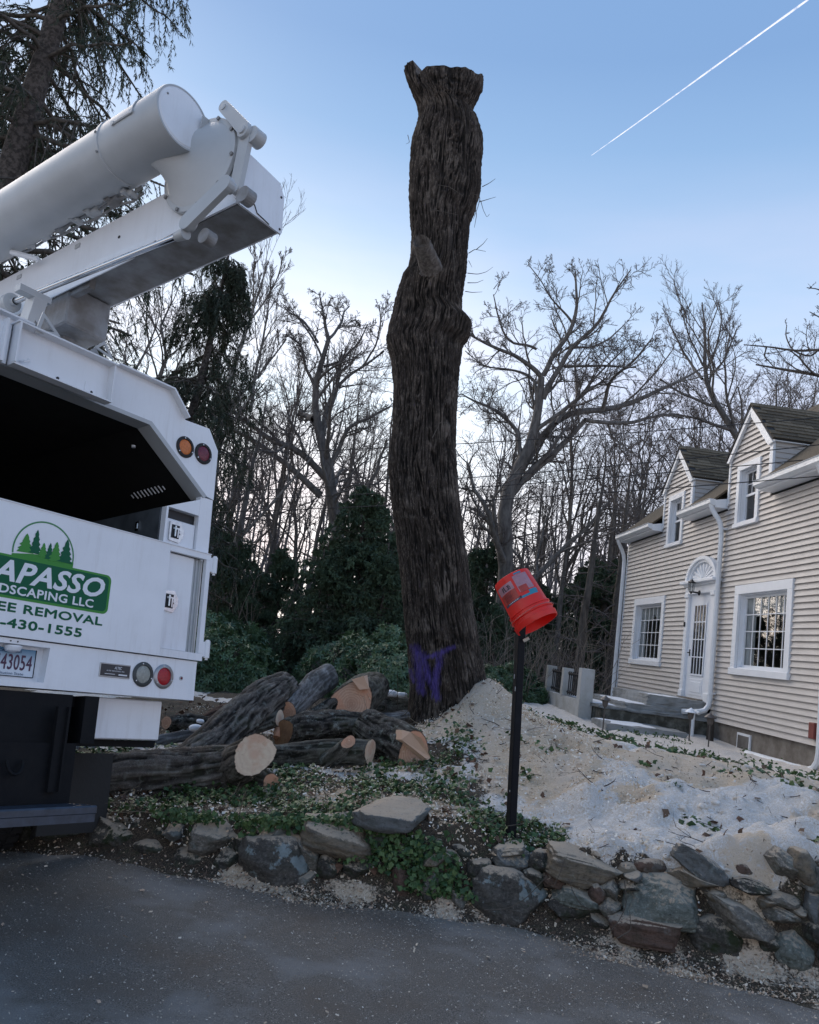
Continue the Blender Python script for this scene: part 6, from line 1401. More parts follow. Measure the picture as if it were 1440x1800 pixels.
# generic bare trees, built once in five forms and copied
def generic(seed, H, kind):
    rg = np.random.default_rng(seed); n = 14; z = np.linspace(0, 1, n); wv = .5 if kind != 1 else .2
    P = np.stack([np.cumsum(rg.normal(size=n))*wv*.35, np.cumsum(rg.normal(size=n))*wv*.35, z*H*.92], -1); P[:, :2] -= P[0, :2]; R = (.17*(1-z)**.8+.008)*(H/16)
    P, R = P[None], R[None]
    L1 = sprout(P, R, 20, .42, 9, (25, 62) if kind != 1 else (15, 35), rg, .30, .14, .16, .55, .02); L2 = sprout(*L1, 7, .48, 6, (25, 60), rg, .2, .17, .12, .6, .012)
    L3 = sprout(*L2, 5, .50, 5, (25, 60), rg, .15, .17, .12, .65, .009); L4 = sprout(*L3, 4, .55, 3, (20, 55), rg, .15, .17, .1, .7, .007)
    return (tree_mesh('trunk_form', [(P, R), L1], [8, 5]), tree_mesh('crown_form', [L2, L3, L4], [4, 3, 3]))
forms = [generic(200+i, 15, i % 3) for i in range(4)]
def depth_txt(y): return y
spots = []
rgT = np.random.default_rng(33)
for (x, y, s) in [(-9.5, 30, 1.0), (-6.8, 34, .85), (-2.6, 38, .9), (-.6, 34, .7), (4.2, 38, .9), (7.0, 37, .85), (10.0, 38, 1.0), (12.2, 34, .95), (14.5, 38, 1.05), (17.0, 33, 1.0), (19.5, 38, 1.1), (22, 34, 1.1),
                  (-13, 34, 1.1), (-17, 38, 1.1), (-12, 44, 1.15), (-7.5, 46, 1.2), (-3.2, 47, 1.15), (.8, 46, 1.1), (4.9, 47, 1.2), (9.2, 46, 1.2), (13.5, 47, 1.25), (18, 46, 1.3), (23, 45, 1.4), (28, 42, 1.3), (-22, 44, 1.3), (2.0, 42, .9), (-5.3, 41, .9), (11.3, 42, 1.05), (16, 42, 1.15), (20.6, 42, 1.2), (-10, 39, 1.0)]:
    spots.append((x+rgT.uniform(-.4, .4), y+rgT.uniform(-.8, .8), s*rgT.uniform(.92, 1.06)))
ORD = ['leftmost', 'second', 'third', 'fourth', 'fifth', 'sixth', 'seventh', 'eighth', 'ninth', 'tenth', 'eleventh', 'twelfth', 'thirteenth', 'fourteenth', 'fifteenth', 'sixteenth', 'seventeenth', 'eighteenth', 'nineteenth', 'twentieth']
def rank(i, keys, rows):
    o = sorted([k for k in range(len(keys)) if rows[k] == rows[i]], key=lambda k: keys[k]); r = o.index(i); return ORD[r]+('' if r == 0 else ' from the left')
row_ = ['nearest' if y < 35.5 else ('middle' if y < 40.5 else 'farthest') for x, y, s in spots]; ang_ = [x/y for x, y, s in spots]
spots = spots
for i, (x, y, s) in enumerate(spots):
    mt_, mc_ = forms[(i*7) % 4]; px_ = 'left of the trunk' if x < -1 else ('behind the trunk' if x < 2 else ('between trunk and house' if x < 7 else 'behind the house'))
    r = empty('bare_tree', (x, y, -.35), rgT.uniform(0, 6.28)); r.scale = (s, s, s); r.rotation_euler = (rgT.uniform(-.05, .05), rgT.uniform(-.05, .05), rgT.uniform(0, 6.28))
    tag(r, 'thin bare grey tree, %s in the %s row of the wood' % (rank(i, ang_, row_), row_[i]), 'tree', 'bare trees of the wood '+px_)
    if not mt_.materials: mt_.materials.append(mTr[i % 2]); mc_.materials.append(mTwig)
    for nm, me in (('trunk', mt_), ('crown', mc_)):
        o = bpy.data.objects.new(nm, me); COL.objects.link(o); o.parent = r

# straight dark pine trunks between the trees
def pine_trunk(px, Y, rpx, lean, h, label):
    p = at(px, 1215, Y); p[2] = -.5; rg = np.random.default_rng(int(px)); n = 12; z = np.linspace(0, h, n)
    P = np.stack([z*lean, z*.0, z], -1)+np.c_[rg.normal(size=(n, 2))*.03, np.zeros(n)]; R = rpx*Y/FPX*(1-.97*(z/h)**1.5)
    r = empty('pine_tree', p); tag(r, label, 'tree', 'straight dark trunks between trunk and house' if px > 860 else 'straight trunks in the wood left of the trunk')
    link('trunk', tree_mesh('trunk', [(P[None], R[None])], [9]), mTr[0 if px % 2 else 1], r)
    L1 = sprout(P[None], R[None], 34, .13, 6, (60, 100), rg, .12, .16, -.05, .25, .014); L2 = sprout(*L1, 6, .45, 5, (30, 60), rg, .2, .2, 0, .6, .009); L3 = sprout(*L2, 3, .55, 3, (30, 60), rg, .2, .2, 0, .6, .007)
    link('dead_branches', tree_mesh('dead_branches', [L1, L2, L3], [4, 3, 3]), mTwig, r)
PT = [(1010, 26, 9, .03, 9.5), (1072, 29, 10, .0, 10), (965, 30, 6, .02, 10), (1048, 33, 7, .01, 11), (925, 32, 6, -.02, 10), (890, 28, 4, .01, 9), (1092, 25, 5, .03, 10), (850, 31, 5, .02, 13), (365, 23, 9, .04, 9), (430, 27, 4, .03, 12), (505, 29, 5, .05, 12), (640, 30, 5, -.03, 12), (560, 33, 6, .0, 13)]
for i, (px, Y, rp, le, h) in enumerate(PT):
    side = ['r' if q[0] > 840 else 'l' for q in PT]
    pine_trunk(px, Y, rp, le, h, 'straight dark trunk, %s %s' % (rank(i, [q[0] for q in PT], side), 'between the standing trunk and the house' if px > 840 else 'among evergreens left of the standing trunk'))
# ================================================================== EVERGREENS
mNeed = mat('spruce_needles', (.020, .034, .020), .8, col2=(.050, .062, .034), vscale=1.5, thr=(.4, .65)); mNeed2 = mat('hemlock_needles', (.066, .105, .055), .8, col2=(.036, .062, .036), vscale=1.2, thr=(.4, .62)); mLaurel = mat('laurel_leaf', (.085, .15, .065), .45, col2=(.045, .088, .045), vscale=2.5, thr=(.4, .6))
mSpB = mat('spruce_bark', (.105, .090, .080), .95, col2=(.040, .034, .030), vscale=14, bump=1.0, bscale=28, bdist=.04, thr=(.42, .58))
def needles(P, R_, per, ln, wd, rg, droop=.2, fork=.8):
    """slim leaf-like triangles along stems P (m,n,3)"""
    m, n, _ = P.shape; t = rg.random((m, per)); f = t*(n-1); i = np.minimum(f.astype(int), n-2); w = (f-i)[..., None]; mi = np.arange(m)[:, None]
    p = (P[mi, i]*(1-w)+P[mi, i+1]*w).reshape(-1, 3); T = nrm(P[mi, i+1]-P[mi, i]).reshape(-1, 3); M = len(p)
    d = nrm(T+nrm(rg.normal(size=(M, 3)))*fork+np.array([0, 0, -droop])); s = nrm(np.cross(d, rg.normal(size=(M, 3))))*wd*rg.uniform(.6, 1.3, (M, 1)); L = ln*rg.uniform(.6, 1.3, (M, 1))
    V = np.stack([p-s*.25, p+d*L*.45-s, p+d*L, p+d*L*.45+s], 1).reshape(-1, 3); F = np.arange(M*4).reshape(-1, 4); return V, F
def conifer(name, base, H, rlow, nbr, label, seed, h0=.1, trunkr=.25, lean=(0, 0), droop=.35, per=26, ln=.10, wd=.016, sub=14, hang=.32, group=None, build=True, needm=None, boost=1.0):
    rg = np.random.default_rng(seed); n = 14; z = np.linspace(0, 1, n); P = np.stack([z*H*lean[0]+.04*np.sin(z*9+seed), z*H*lean[1], z*H], -1); R = trunkr*(1-z)+.02
    lv = [(P[None], R[None])]
    tt = np.sort(rg.uniform(h0, .985, nbr)); k = 9; az = rg.uniform(0, 2*PI, nbr); L = rlow*(1-tt)**.75*rg.uniform(.65, 1.15, nbr)*boost+.25
    B = np.empty((nbr, k, 3)); s = np.linspace(0, 1, k)
    b0 = np.stack([np.interp(tt, z, P[:, 0]), np.interp(tt, z, P[:, 1]), tt*H], -1)
    for j in range(k):
        r_ = L*s[j]; B[:, j, 0] = b0[:, 0]+np.cos(az)*r_; B[:, j, 1] = b0[:, 1]+np.sin(az)*r_; B[:, j, 2] = b0[:, 2]+L*(.12*s[j]-droop*s[j]**1.7+.10*s[j]**4)
    B[:, 1:] += rg.normal(size=B[:, 1:].shape)*.03; RB = (np.interp(tt, z, R)*.22+.008)[:, None]*np.linspace(1, .25, k)
    S1 = sprout(B, RB, sub, .30, 5, (35, 75), rg, .08, .08, -.15, .5, .005); S1[0][:, :, 2] -= hang*np.linspace(0, 1, 5)[None]**1.3*rg.uniform(.3, 1.2, (len(S1[0]), 1))
    S2 = sprout(*S1, 3, .55, 4, (25, 60), rg, .15, .1, -.25, .6, .004)
    V1, F1 = needles(S1[0], None, per, ln, wd, rg, .4); V2, F2 = needles(S2[0], None, max(4, int(per*.55)), ln, wd, rg, .4); V3, F3 = needles(B, None, per*2, ln, wd, rg, .3)
    tm = tree_mesh('trunk', lv, [12]); bm = tree_mesh('branches', [(B, RB), S1], [5, 3]); nm = fast_mesh('needles', np.vstack([V1, V2, V3]), [np.vstack([F1, F2+len(V1), F3+len(V1)+len(V2)])])
    tm.materials.append(mSpB); bm.materials.append(mTr[1]); nm.materials.append(needm or mNeed)
    if not build: return tm, bm, nm
    r = empty(name, base); tag(r, label, 'tree', group)
    for nn, me in (('trunk', tm), ('branches', bm), ('foliage', nm)): o = bpy.data.objects.new(nn, me); COL.objects.link(o); o.parent = r
    return r
# the tall spruce behind the boom
p0 = at(10, 340, 13.5); p1 = at(112, 0, 13.5); ax2 = nrm(p1-p0); gb = p0-ax2*(p0[2]+.3)/ax2[2]
lean = (ax2[0]/ax2[2], ax2[1]/ax2[2])
conifer('spruce_tree', tuple(gb), 19.5, 4.5, 135, 'tall dark spruce with drooping boughs and a bare grey-brown stem, behind the truck boom', 301, h0=.20, trunkr=.40, lean=lean, per=34, ln=.095, wd=.0085, sub=15, hang=.55, droop=.42)
p2 = at(330, 1100, 20)
conifer('spruce_tree', (p2[0]-1.2, p2[1], -.3), 11.6, 3.0, 110, 'smaller drooping spruce between the truck roof and the slender bare tree', 303, h0=.22, trunkr=.24, lean=(.06, 0), per=28, ln=.10, wd=.010, sub=14, hang=.55, droop=.5)
p2 = at(20, 700, 16.5); conifer('spruce_tree', (p2[0]-1, p2[1], -.3), 15, 3.8, 60, 'second tall spruce at the left edge behind the boom', 305, h0=.25, trunkr=.2, per=20, ln=.11, wd=.015, sub=13, hang=.4, droop=.4)
# hemlocks
hm = [conifer('h', None, 6.5, 2.6, 90, '', 311+i, h0=.04, trunkr=.10, per=22, ln=.10, wd=.020, sub=13, hang=.12, droop=.22, build=False, needm=mNeed2) for i in range(2)]
hs = [(470, 21, .58), (540, 19, .62), (605, 19.5, .88), (655, 18.5, .70), (690, 22, .74), (420, 24, .6), (385, 20, .55), (575, 25, .72), (640, 26, .8), (505, 27, .5), (720, 27, .75), (780, 26, .70), (865, 24, .5), (905, 28, .7), (950, 31, .8), (1005, 32, .95), (1060, 33, 1.0), (840, 31, 1.0), (345, 26, .8), (1110, 31, 1.0), (720, 33, .8), (430, 33, .6), (800, 34, .9), (925, 37, .9), (1030, 38, 1.0), (1110, 38, 1.1), (1180, 34, 1.0), (290, 30, .8)]
rgH = np.random.default_rng(5); hrow = ['front' if q[1] < 23 else ('middle' if q[1] < 29.5 else 'back') for q in hs]
for i, (px, Y, s) in enumerate(hs):
    p = at(px, 1180, Y); where = 'left of the purple-marked trunk' if px < 760 else 'between the trunk and the house'
    r = empty('hemlock_tree', (p[0], p[1], -.4), rgH.uniform(0, 6.28)); r.scale = (s, s, s*rgH.uniform(.9, 1.1)); tag(r, 'dark feathery hemlock, %s in the %s row of evergreens' % (rank(i, [q[0] for q in hs], hrow), hrow[i]), 'tree', 'dark hemlocks '+where)
    for nn, me in zip(('trunk', 'branches', 'foliage'), hm[i % 2]): o = bpy.data.objects.new(nn, me); COL.objects.link(o); o.parent = r
# laurels / rhododendrons
def shrub_mesh(seed, R=1.0, n=3600):
    rg = np.random.default_rng(seed); d = nrm(rg.normal(size=(n, 3))); d[:, 2] = np.abs(d[:, 2])*1.0-.1; cl = fbm(d*2.2, 3, seed); r = R*(.62+.5*cl+.32*rg.random(n)**.5); c = d*r[:, None]*np.array([1, 1, .95]); c[:, 2] += .15
    V = []; k = 5; whorl = nrm(d+.6*rg.normal(size=(n, 3)))
    ref = nrm(np.cross(whorl, rg.normal(size=(n, 3)))); w2 = np.cross(whorl, ref); VV = []
    for j in range(k):
        a = 2*PI*j/k; o = nrm(ref*math.cos(a)+w2*math.sin(a)+whorl*.35-np.array([0, 0, .35])); sd_ = nrm(np.cross(o, whorl))*.016; L = .09
        VV.append(np.stack([c, c+o*L*.5-sd_, c+o*L-np.array([0, 0, .012]), c+o*L*.5+sd_], 1))
    V = np.concatenate(VV, 0).reshape(-1, 3); st = np.stack([np.zeros((400, 3)), nrm(rg.normal(size=(400, 3))*np.array([1, 1, .4])+np.array([0, 0, .8]))*R*.9], 1)
    st = np.stack([st[:, 0]+(st[:, 1]-st[:, 0])*t for t in (0, .5, 1)], 1); st[:, 1] += rg.normal(size=(400, 3))*.05
    a = fast_mesh('leaves', V, [np.arange(len(V)).reshape(-1, 4)]); a.materials.append(mLaurel); s_ = tree_mesh('stems', [(st, np.broadcast_to(np.array([.014, .009, .005]), (400, 3)))], [3]); s_.materials.append(mTwig); return s_, a
sm_ = [shrub_mesh(401), shrub_mesh(402)]
for i, (px, Y, s, lab) in enumerate([(625, 15.5, 1.15, 'laurel bush right behind the thick short log'), (680, 14.5, 1.1, 'laurel bush beside the left foot of the standing trunk'), (665, 17, 1.35, 'tallest glossy laurel bush behind the log pile'), (590, 17, .95, 'laurel bush behind the pale grey log'), (380, 15, 1.1, 'laurel bush next to the truck bumper'), (350, 17, 1.4, 'leafy bush partly hidden by the truck'), (900, 20, .9, 'low green bush behind the black post'), (870, 19, .8, 'low green bush beside the sawdust pile')]):
    p = at(px, 1200, Y); r = empty('laurel_bush', (p[0], p[1], float(ground_z(np.array([p[0]]), np.array([p[1]]))[0])-.1), i*1.3); r.scale = (s, s, s); tag(r, lab, 'bush', 'evergreen bushes at the edge of the wood')
    for nn, me in zip(('stems', 'leaves'), sm_[i % 2]): o = bpy.data.objects.new(nn, me); COL.objects.link(o); o.parent = r
# grey undergrowth: a mass of thin stems along the edge of the wood
rgU = np.random.default_rng(9); n = 3300
bx = rgU.uniform(-16, 22, n); by = rgU.uniform(19, 34, n); k_ = (bx < 5.0) | (by > 24.5); bx, by = bx[k_], by[k_]; n = len(bx)
h = rgU.uniform(.6, 2.6, n); d = rgU.normal(size=(n, 2))*.35; z0 = ground_z(bx, by)-.05
P = np.stack([np.stack([bx, by, z0], -1)+np.stack([d[:, 0]*t**1.5, d[:, 1]*t**1.5, h*t], -1)+rgU.normal(size=(n, 3))*.06*t for t in (0, .35, .7, 1)], 1); R = np.broadcast_to(np.array([.011, .009, .007, .004]), (n, 4))
S = sprout(P, R, 4, .45, 4, (25, 70), rgU, .25, .2, .1, .7, .006); 
o = link('undergrowth', tree_mesh('undergrowth', [(P, R), S], [3, 3]), mat('dry_brush', (.24, .205, .175), .95, var=.4, vscale=.6)); tag(o, 'grey-brown leafless brush filling the edge of the wood', 'brush', kind='stuff')
# distant wood that closes the horizon
rgD = np.random.default_rng(12); n = 850; a = rgD.uniform(-1.15, 1.15, n); r_ = rgD.uniform(52, 85, n); x, y = np.sin(a)*r_, np.cos(a)*r_; h = rgD.uniform(8, 17, n)
P = np.stack([np.stack([x+rgD.normal(size=n)*.4*t, y, -1+h*t], -1) for t in (0, .33, .66, 1)], 1); R = rgD.uniform(.06, .2, n)[:, None]*np.array([1, .8, .5, .15])
S1 = sprout(P, R, 9, .28, 4, (30, 70), rgD, .25, .15, .15, .5, .035); S2 = sprout(*S1, 3, .5, 3, (30, 60), rgD, .2, .15, .1, .6, .02)
o = link('distant_wood', tree_mesh('distant_wood', [(P, R), S1, S2], [4, 3, 3]), mat('distant_bark', (.15, .145, .15), .95, var=.3, vscale=.2)); tag(o, 'far-off bare wood closing the view behind everything', 'wood', kind='stuff')
# utility cables crossing in front of the wood and the dormers
mCab = mat('black_cable', (.012, .012, .013), .6)
for (A_, B_, sag, lab) in (((-60, 800, 20), (1500, 729, 13), .25, 'highest thin black cable crossing behind the trunk toward the big dormer peak'), ((-60, 868, 19), (1500, 775, 13), .3, 'upper black cable crossing low over the house dormers'), ((-60, 885, 19), (1500, 800, 13), .25, 'second black cable just under the upper one'), ((-60, 905, 18), (1500, 832, 12.5), .2, 'lowest black cable passing across both dormer windows')):
    a, b_ = at(*A_), at(*B_); t = np.linspace(0, 1, 40)[:, None]; P = a+(b_-a)*t; P[:, 2] -= sag*4*(t*(1-t))[:, 0]
    b = MB(); b.tube(P, .009, 5); o = b.build('cable', mCab); tag(o, lab, 'cable', 'utility cables strung across the view')
# contrail high in the sky
Yc = 3000
pts = np.array([at(1040, 273, Yc), at(1120, 216, Yc+60), at(1250, 122, Yc+160), at(1450, -22, Yc+320)]); P = lerp_path(pts, 60); tt = np.linspace(0, 1, 60)
mCon_ = mat('contrail_ice', (.95, .95, .97), 1.0); g = NT(mCon_); tl = g.n('ShaderNodeBsdfTranslucent'); tl.inputs[0].default_value = (.97, .97, .98, 1); ms = g.n('ShaderNodeMixShader'); ms.inputs[0].default_value = .6; mo = [q for q in mCon_.node_tree.nodes if q.type == 'OUTPUT_MATERIAL'][0]
g.l(g.B.outputs[0], ms.inputs[1]); g.l(tl.outputs[0], ms.inputs[2]); ms2 = g.n('ShaderNodeMixShader'); tp_ = g.n('ShaderNodeBsdfTransparent'); tcn = g.n('ShaderNodeTexCoord').outputs['Object']; g.l(g.mr(g.noise(tcn, .02, 4), .35, .65, .10, .60), ms2.inputs[0]); g.l(tp_.outputs[0], ms2.inputs[1]); g.l(ms.outputs[0], ms2.inputs[2]); g.l(ms2.outputs[0], mo.inputs[0])
for off_ in (-2.2, 2.2):
    pass
V, F = tube_np(P[None], (.8+4.0*tt**.6)[None]*(1+.18*vnoise(np.stack([tt*30, tt*0, tt*0], -1), 3))[None], 10)
o = link('contrail', fast_mesh('contrail', V, [F], True), mCon_); tag(o, 'thin white contrail rising to the right across the blue sky', 'contrail')
# ================================================================== LITTER: ivy, sawdust chips, twigs, fallen leaves
rgL = np.random.default_rng(77)
def surf(x, y):
    e = .02; z = full_z(x, y); nx = (full_z(x+e, y)-full_z(x-e, y))/(2*e); ny = (full_z(x, y+e)-full_z(x, y-e))/(2*e)
    n_ = nrm(np.stack([-nx, -ny, np.ones_like(nx)], -1)); return np.stack([x, y, z], -1), n_
def sample(n, x0, x1, v0, v1, wfun, pw=1.0, vp=1.0):
    """random points in wall coordinates (v = distance behind the foot of the wall), kept with probability wfun"""
    x = rgL.uniform(x0, x1, n); v = v0+(v1-v0)*rgL.random(n)**vp; y = wall_y(x)+v; k = rgL.random(n) < wfun(x, y); return x[k], y[k]
def frames(n_, tilt):
    M = len(n_); u = nrm(n_+tilt*rgL.normal(size=(M, 3))); t = nrm(np.cross(u, rgL.normal(size=(M, 3)))); return u, t, np.cross(u, t)
def attr_mat(name, cols, rough=.8, trans=0):
    m, g = newmat(name, rough, .3); a = g.attr('rnd').outputs['Fac']; cr_ = g.n('ShaderNodeValToRGB'); g.l(a, cr_.inputs[0]); c = cr_.color_ramp; c.interpolation = 'CONSTANT' if len(cols) > 3 else 'LINEAR'
    while len(c.elements) < len(cols): c.elements.new(.5)
    for i, (e, q) in enumerate(zip(c.elements, cols)): e.position = i/len(cols) if len(cols) > 3 else i/(len(cols)-1); e.color = (*q, 1)
    g.l(cr_.outputs[0], g.B.inputs['Base Color']); return m
def chips(name, P, N, s0, s1, tilt, m, label, lift=.004, asp=(.25, .7), kind='stuff'):
    M = len(P); u, t, b2 = frames(N, tilt); L = rgL.uniform(s0, s1, (M, 1))*rgL.uniform(.5, 1, (M, 1)); Wd = L*rgL.uniform(asp[0], asp[1], (M, 1)); c = P+N*lift*rgL.uniform(.3, 1.6, (M, 1))
    V = np.stack([c-t*L/2-b2*Wd/2, c+t*L/2-b2*Wd/2*.6, c+t*L/2*.9+b2*Wd/2+u*L*.12, c-t*L/2*.8+b2*Wd/2+u*L*.05], 1).reshape(-1, 3)
    me = fast_mesh(name, V, [np.arange(4*M).reshape(-1, 4)]); vattr(me, 'rnd', np.repeat(rgL.random(M), 4)); o = link(name, me, m)
    if kind: tag(o, label, kind=kind)
    return o
def leafset(name, P, N, s0, s1, tilt, m, label, lift, lobed=True):
    M = len(P); u, t, b2 = frames(N, tilt); L = rgL.uniform(s0, s1, (M, 1)); c = P+N*lift[0]+N*rgL.random((M, 1))**1.5*lift[1]
    if lobed: pts = [(0, 0, .10), (.32, .42, -.05), (.62, .22, .02), (1.0, 0, -.12), (.62, -.22, .02), (.32, -.42, -.05)]; fc = np.array([[0, 1, 2, 3], [0, 3, 4, 5]])
    else: pts = [(0, 0, 0), (.45, .26, .05), (1, 0, -.10), (.45, -.26, .05)]; fc = np.array([[0, 1, 2, 3]])
    V = np.stack([c+t*L*(a-.5)+b2*L*q*1.1+u*L*h_ for a, q, h_ in pts], 1); k = len(pts); F = (fc[None]+(np.arange(M)*k)[:, None, None]).reshape(-1, 4)
    me = fast_mesh(name, V.reshape(-1, 3), [F]); vattr(me, 'rnd', np.repeat(rgL.random(M), k)); o = link(name, me, m); tag(o, label, kind='stuff'); return o
mSnowD = mat('dirty_snow', (.66, .65, .63), .8, col2=(.46, .39, .31), vscale=18, bump=.6, bscale=80)
mIvy = attr_mat('ivy_leaf', [(.024, .058, .022), (.048, .095, .030), (.095, .145, .05)], .45)
x, y = sample(52000, -2.7, 1.9, .05, 4.6, lambda x, y: cover(x, y)[2]*.75, vp=1.25); P, N = surf(x, y)
# leaves hanging over the face of the wall on the left and below the post
x2 = rgL.uniform(-2.6, 1.35, 16000); h_ = wall_h(x2); z2 = h_*(1-.85*rgL.random(16000)**1.6); k = rgL.random(16000) < np.clip(-.12+1.7*fbm(np.stack([x2*2.4, z2*4, x2*0], -1), 3, 8)+.30*(z2 > h_*.8)*smst((.6-x2)/.5)-.3*smst((x2-.95)/.2)*(z2 < h_*.6)+.38*np.exp(-((x2-.42)/.42)**2), .0, 1)
x2, z2 = x2[k], z2[k]; y2 = wall_y(x2)+.02+.28*z2; P2 = np.stack([x2, y2-.05*rgL.random(len(x2)), z2], -1); N2 = np.tile(np.array([[0, -.75, .66]]), (len(x2), 1))
leafset('ivy', np.vstack([P, P2]), np.vstack([N, N2]), .022, .052, .55, mIvy, 'dark green ivy and ground cover over the wall top and log bank', (.005, .07))
mSal = attr_mat('pachysandra_leaf', [(.028, .068, .026), (.055, .11, .036), (.08, .13, .045)], .5)
x, y = sample(60000, 1.0, 9.5, 2.5, 11, lambda x, y: np.clip(cover(x, y)[2]*1.1-.15, 0, 1), vp=1.1); P, N = surf(x, y)
leafset('ground_cover', P, N, .04, .085, .6, mSal, 'evergreen ground cover poking through the snow in front of the house', (.01, .08), False)
x, y = sample(2500, .8, 3.6, .25, 2.5, lambda x, y: smst((fbm(np.stack([x*3.2, y*3.2, x*0], -1), 3, 99)-.30)/.08)); P, N = surf(x, y)
leafset('sprig', P, N, .03, .06, .7, mIvy, 'small green sprigs sticking out of the sawdust-covered bank', (.005, .06))
mCh = attr_mat('sawdust_chip', [(.42, .33, .24), (.55, .46, .35), (.32, .24, .17), (.47, .34, .25), (.62, .55, .45)], .85)
x, y = sample(130000, -2.4, 5.5, -.3, 5.2, lambda x, y: np.clip(cover(x, y)[1]*.95+.10, 0, 1), vp=1.6); P, N = surf(x, y)
chips('sawdust', P, N, .007, .028, .6, mCh, 'pale wood chips and sawdust strewn over the bank and round the trunk', .006)
x, y = sample(46000, -2.5, 2.0, .05, 4.2, lambda x, y: np.clip(.42+1.6*fbm(np.stack([x*2.4, y*2.4, x*0], -1), 4, 64), .05, 1)*smst((x+2.4)/1.0), vp=1.1); P, N = surf(x, y)
chips('sawdust', P+N*(.045*rgL.random((len(x), 1))), N, .010, .032, .6, attr_mat('fresh_chip', [(.68, .59, .46), (.82, .77, .68), (.50, .40, .28), (.76, .71, .63), (.56, .42, .30)], .85), 'fresh pale chips caught among the ivy leaves below the log pile', .006)
# darker chips / bark crumbs
mDk_ = attr_mat('bark_crumb', [(.035, .025, .02), (.10, .07, .05), (.06, .045, .035)], .9)
x, y = sample(26000, -2.6, 5.5, -.2, 5, lambda x, y: np.clip(.35+.5*fbm(np.stack([x*2, y*2, x*0], -1), 2, 14), 0, 1), vp=1.5); P, N = surf(x, y)
chips('bark_crumbs', P, N, .008, .035, .6, mDk_, 'dark bark crumbs and leaf bits scattered on the bank', .006)
mLf_ = attr_mat('fallen_leaf', [(.13, .07, .045), (.07, .042, .03), (.20, .13, .085)], .8)
x, y = sample(1900, -2.6, 6.5, .05, 6, lambda x, y: np.clip(.25+.5*(x < .9)+.3*fbm(np.stack([x*2, y*2, x*0], -1), 2, 24), 0, 1), vp=1.3); P, N = surf(x, y)
leafset('fallen_leaves', P, N, .04, .085, .7, mLf_, 'brown fallen leaves caught in the ivy and on the snow', (.01, .04))
# chips on the drive: dense near the wall, thinning toward the viewer
n = 42000; x = rgL.uniform(-2.4, 3.4, n); y = wall_y(x)-rgL.random(n)**1.35*3.0-.02; k = rgL.random(n) < np.clip(.25+.45*smst((x+1.5)/3)+.5*fbm(np.stack([x, y, x*0], -1), 3, 44), 0.03, 1); x, y = x[k], y[k]
P = np.stack([x, y, road_z(x, y)+.006], -1); N = np.tile(np.array([[0, 0, 1.]]), (len(x), 1))
sz = chips('drive_chips', P, N, .003, .013, .35, attr_mat('drive_chip', [(.42, .38, .32), (.30, .27, .23), (.55, .52, .46)], .85), 'tiny pale wood chips sprinkled on the dark asphalt', .004)
k = rgL.random(len(x)) < .012; chips('drive_chips', P[k], N[k], .015, .035, .3, mCh, 'larger pale wood chips lying on the asphalt', .006)
# crusty clods of old snow and sawdust
n = 1600; x = rgL.uniform(.7, 4.6, n); y = wall_y(x)+.18+rgL.random(n)**1.4*2.6; k = rgL.random(n) < np.clip(.3+1.2*fbm(np.stack([x*1.6, y*1.6, x*0], -1), 3, 88), 0, 1); x, y = x[k], y[k]; P, N = surf(x, y)
V0, F0 = ICO[1]; M = len(x); s_ = rgL.uniform(.008, .034, (M, 1, 1)); V = V0[None]*(1+.35*rgL.normal(size=(M, len(V0), 1)).clip(-1, 1))*s_*np.array([1.2, 1.1, .7])+P[:, None]
o = link('snow_clods', fast_mesh('snow_clods', V.reshape(-1, 3), [(F0[None]+(np.arange(M)*len(V0))[:, None, None]).reshape(-1, 3)], True), mSnowD); tag(o, 'small crusty clods of dirty snow on the bank', kind='stuff')
# twigs
def twigs(name, x, y, l0, l1, m, label, up=.25, r=.0028):
    P, N = surf(x, y); M = len(x); d = nrm(rgL.normal(size=(M, 3))*np.array([1, 1, .15])+np.array([0, 0, up*.5])*rgL.random((M, 1))); L = rgL.uniform(l0, l1, (M, 1)); pts = [P+N*.012]; dd = d
    for i in range(3): dd = nrm(dd+.35*rgL.normal(size=(M, 3))*np.array([1, 1, .4])); pts.append(pts[-1]+dd*L/3)
    Q = np.stack(pts, 1); R = r*rgL.uniform(.5, 1.6, (M, 1))*np.array([1, .9, .7, .4]); S = sprout(Q, R, 2, .5, 3, (25, 60), rgL, .3, .2, .05, .7, .0012)
    o = link(name, tree_mesh(name, [(Q, R), S], [4, 3]), m); tag(o, label, kind='stuff')
mTw = mat('dark_twig', (.045, .032, .026), .9, var=.4, vscale=8)
x, y = sample(900, .4, 6, .25, 5, lambda x, y: .45+0*x, vp=1.3); twigs('twigs', x, y, .06, .28, mTw, 'thin dark twigs scattered over the sawdust and snow')
x, y = sample(420, -2.4, .6, .1, 4, lambda x, y: .6+0*x, vp=1.2); twigs('twigs', x, y, .06, .30, mat('pale_twig', (.20, .17, .12), .85, var=.4, vscale=8), 'pale bent twigs in the ivy below the log pile')
x = rgL.normal(-.35, .28, 260); y = rgL.normal(9.0, .28, 260); twigs('brushwood', x, y, .25, .7, mVine, 'tangle of cut twigs beside the left foot of the standing trunk', up=2.2, r=.004)
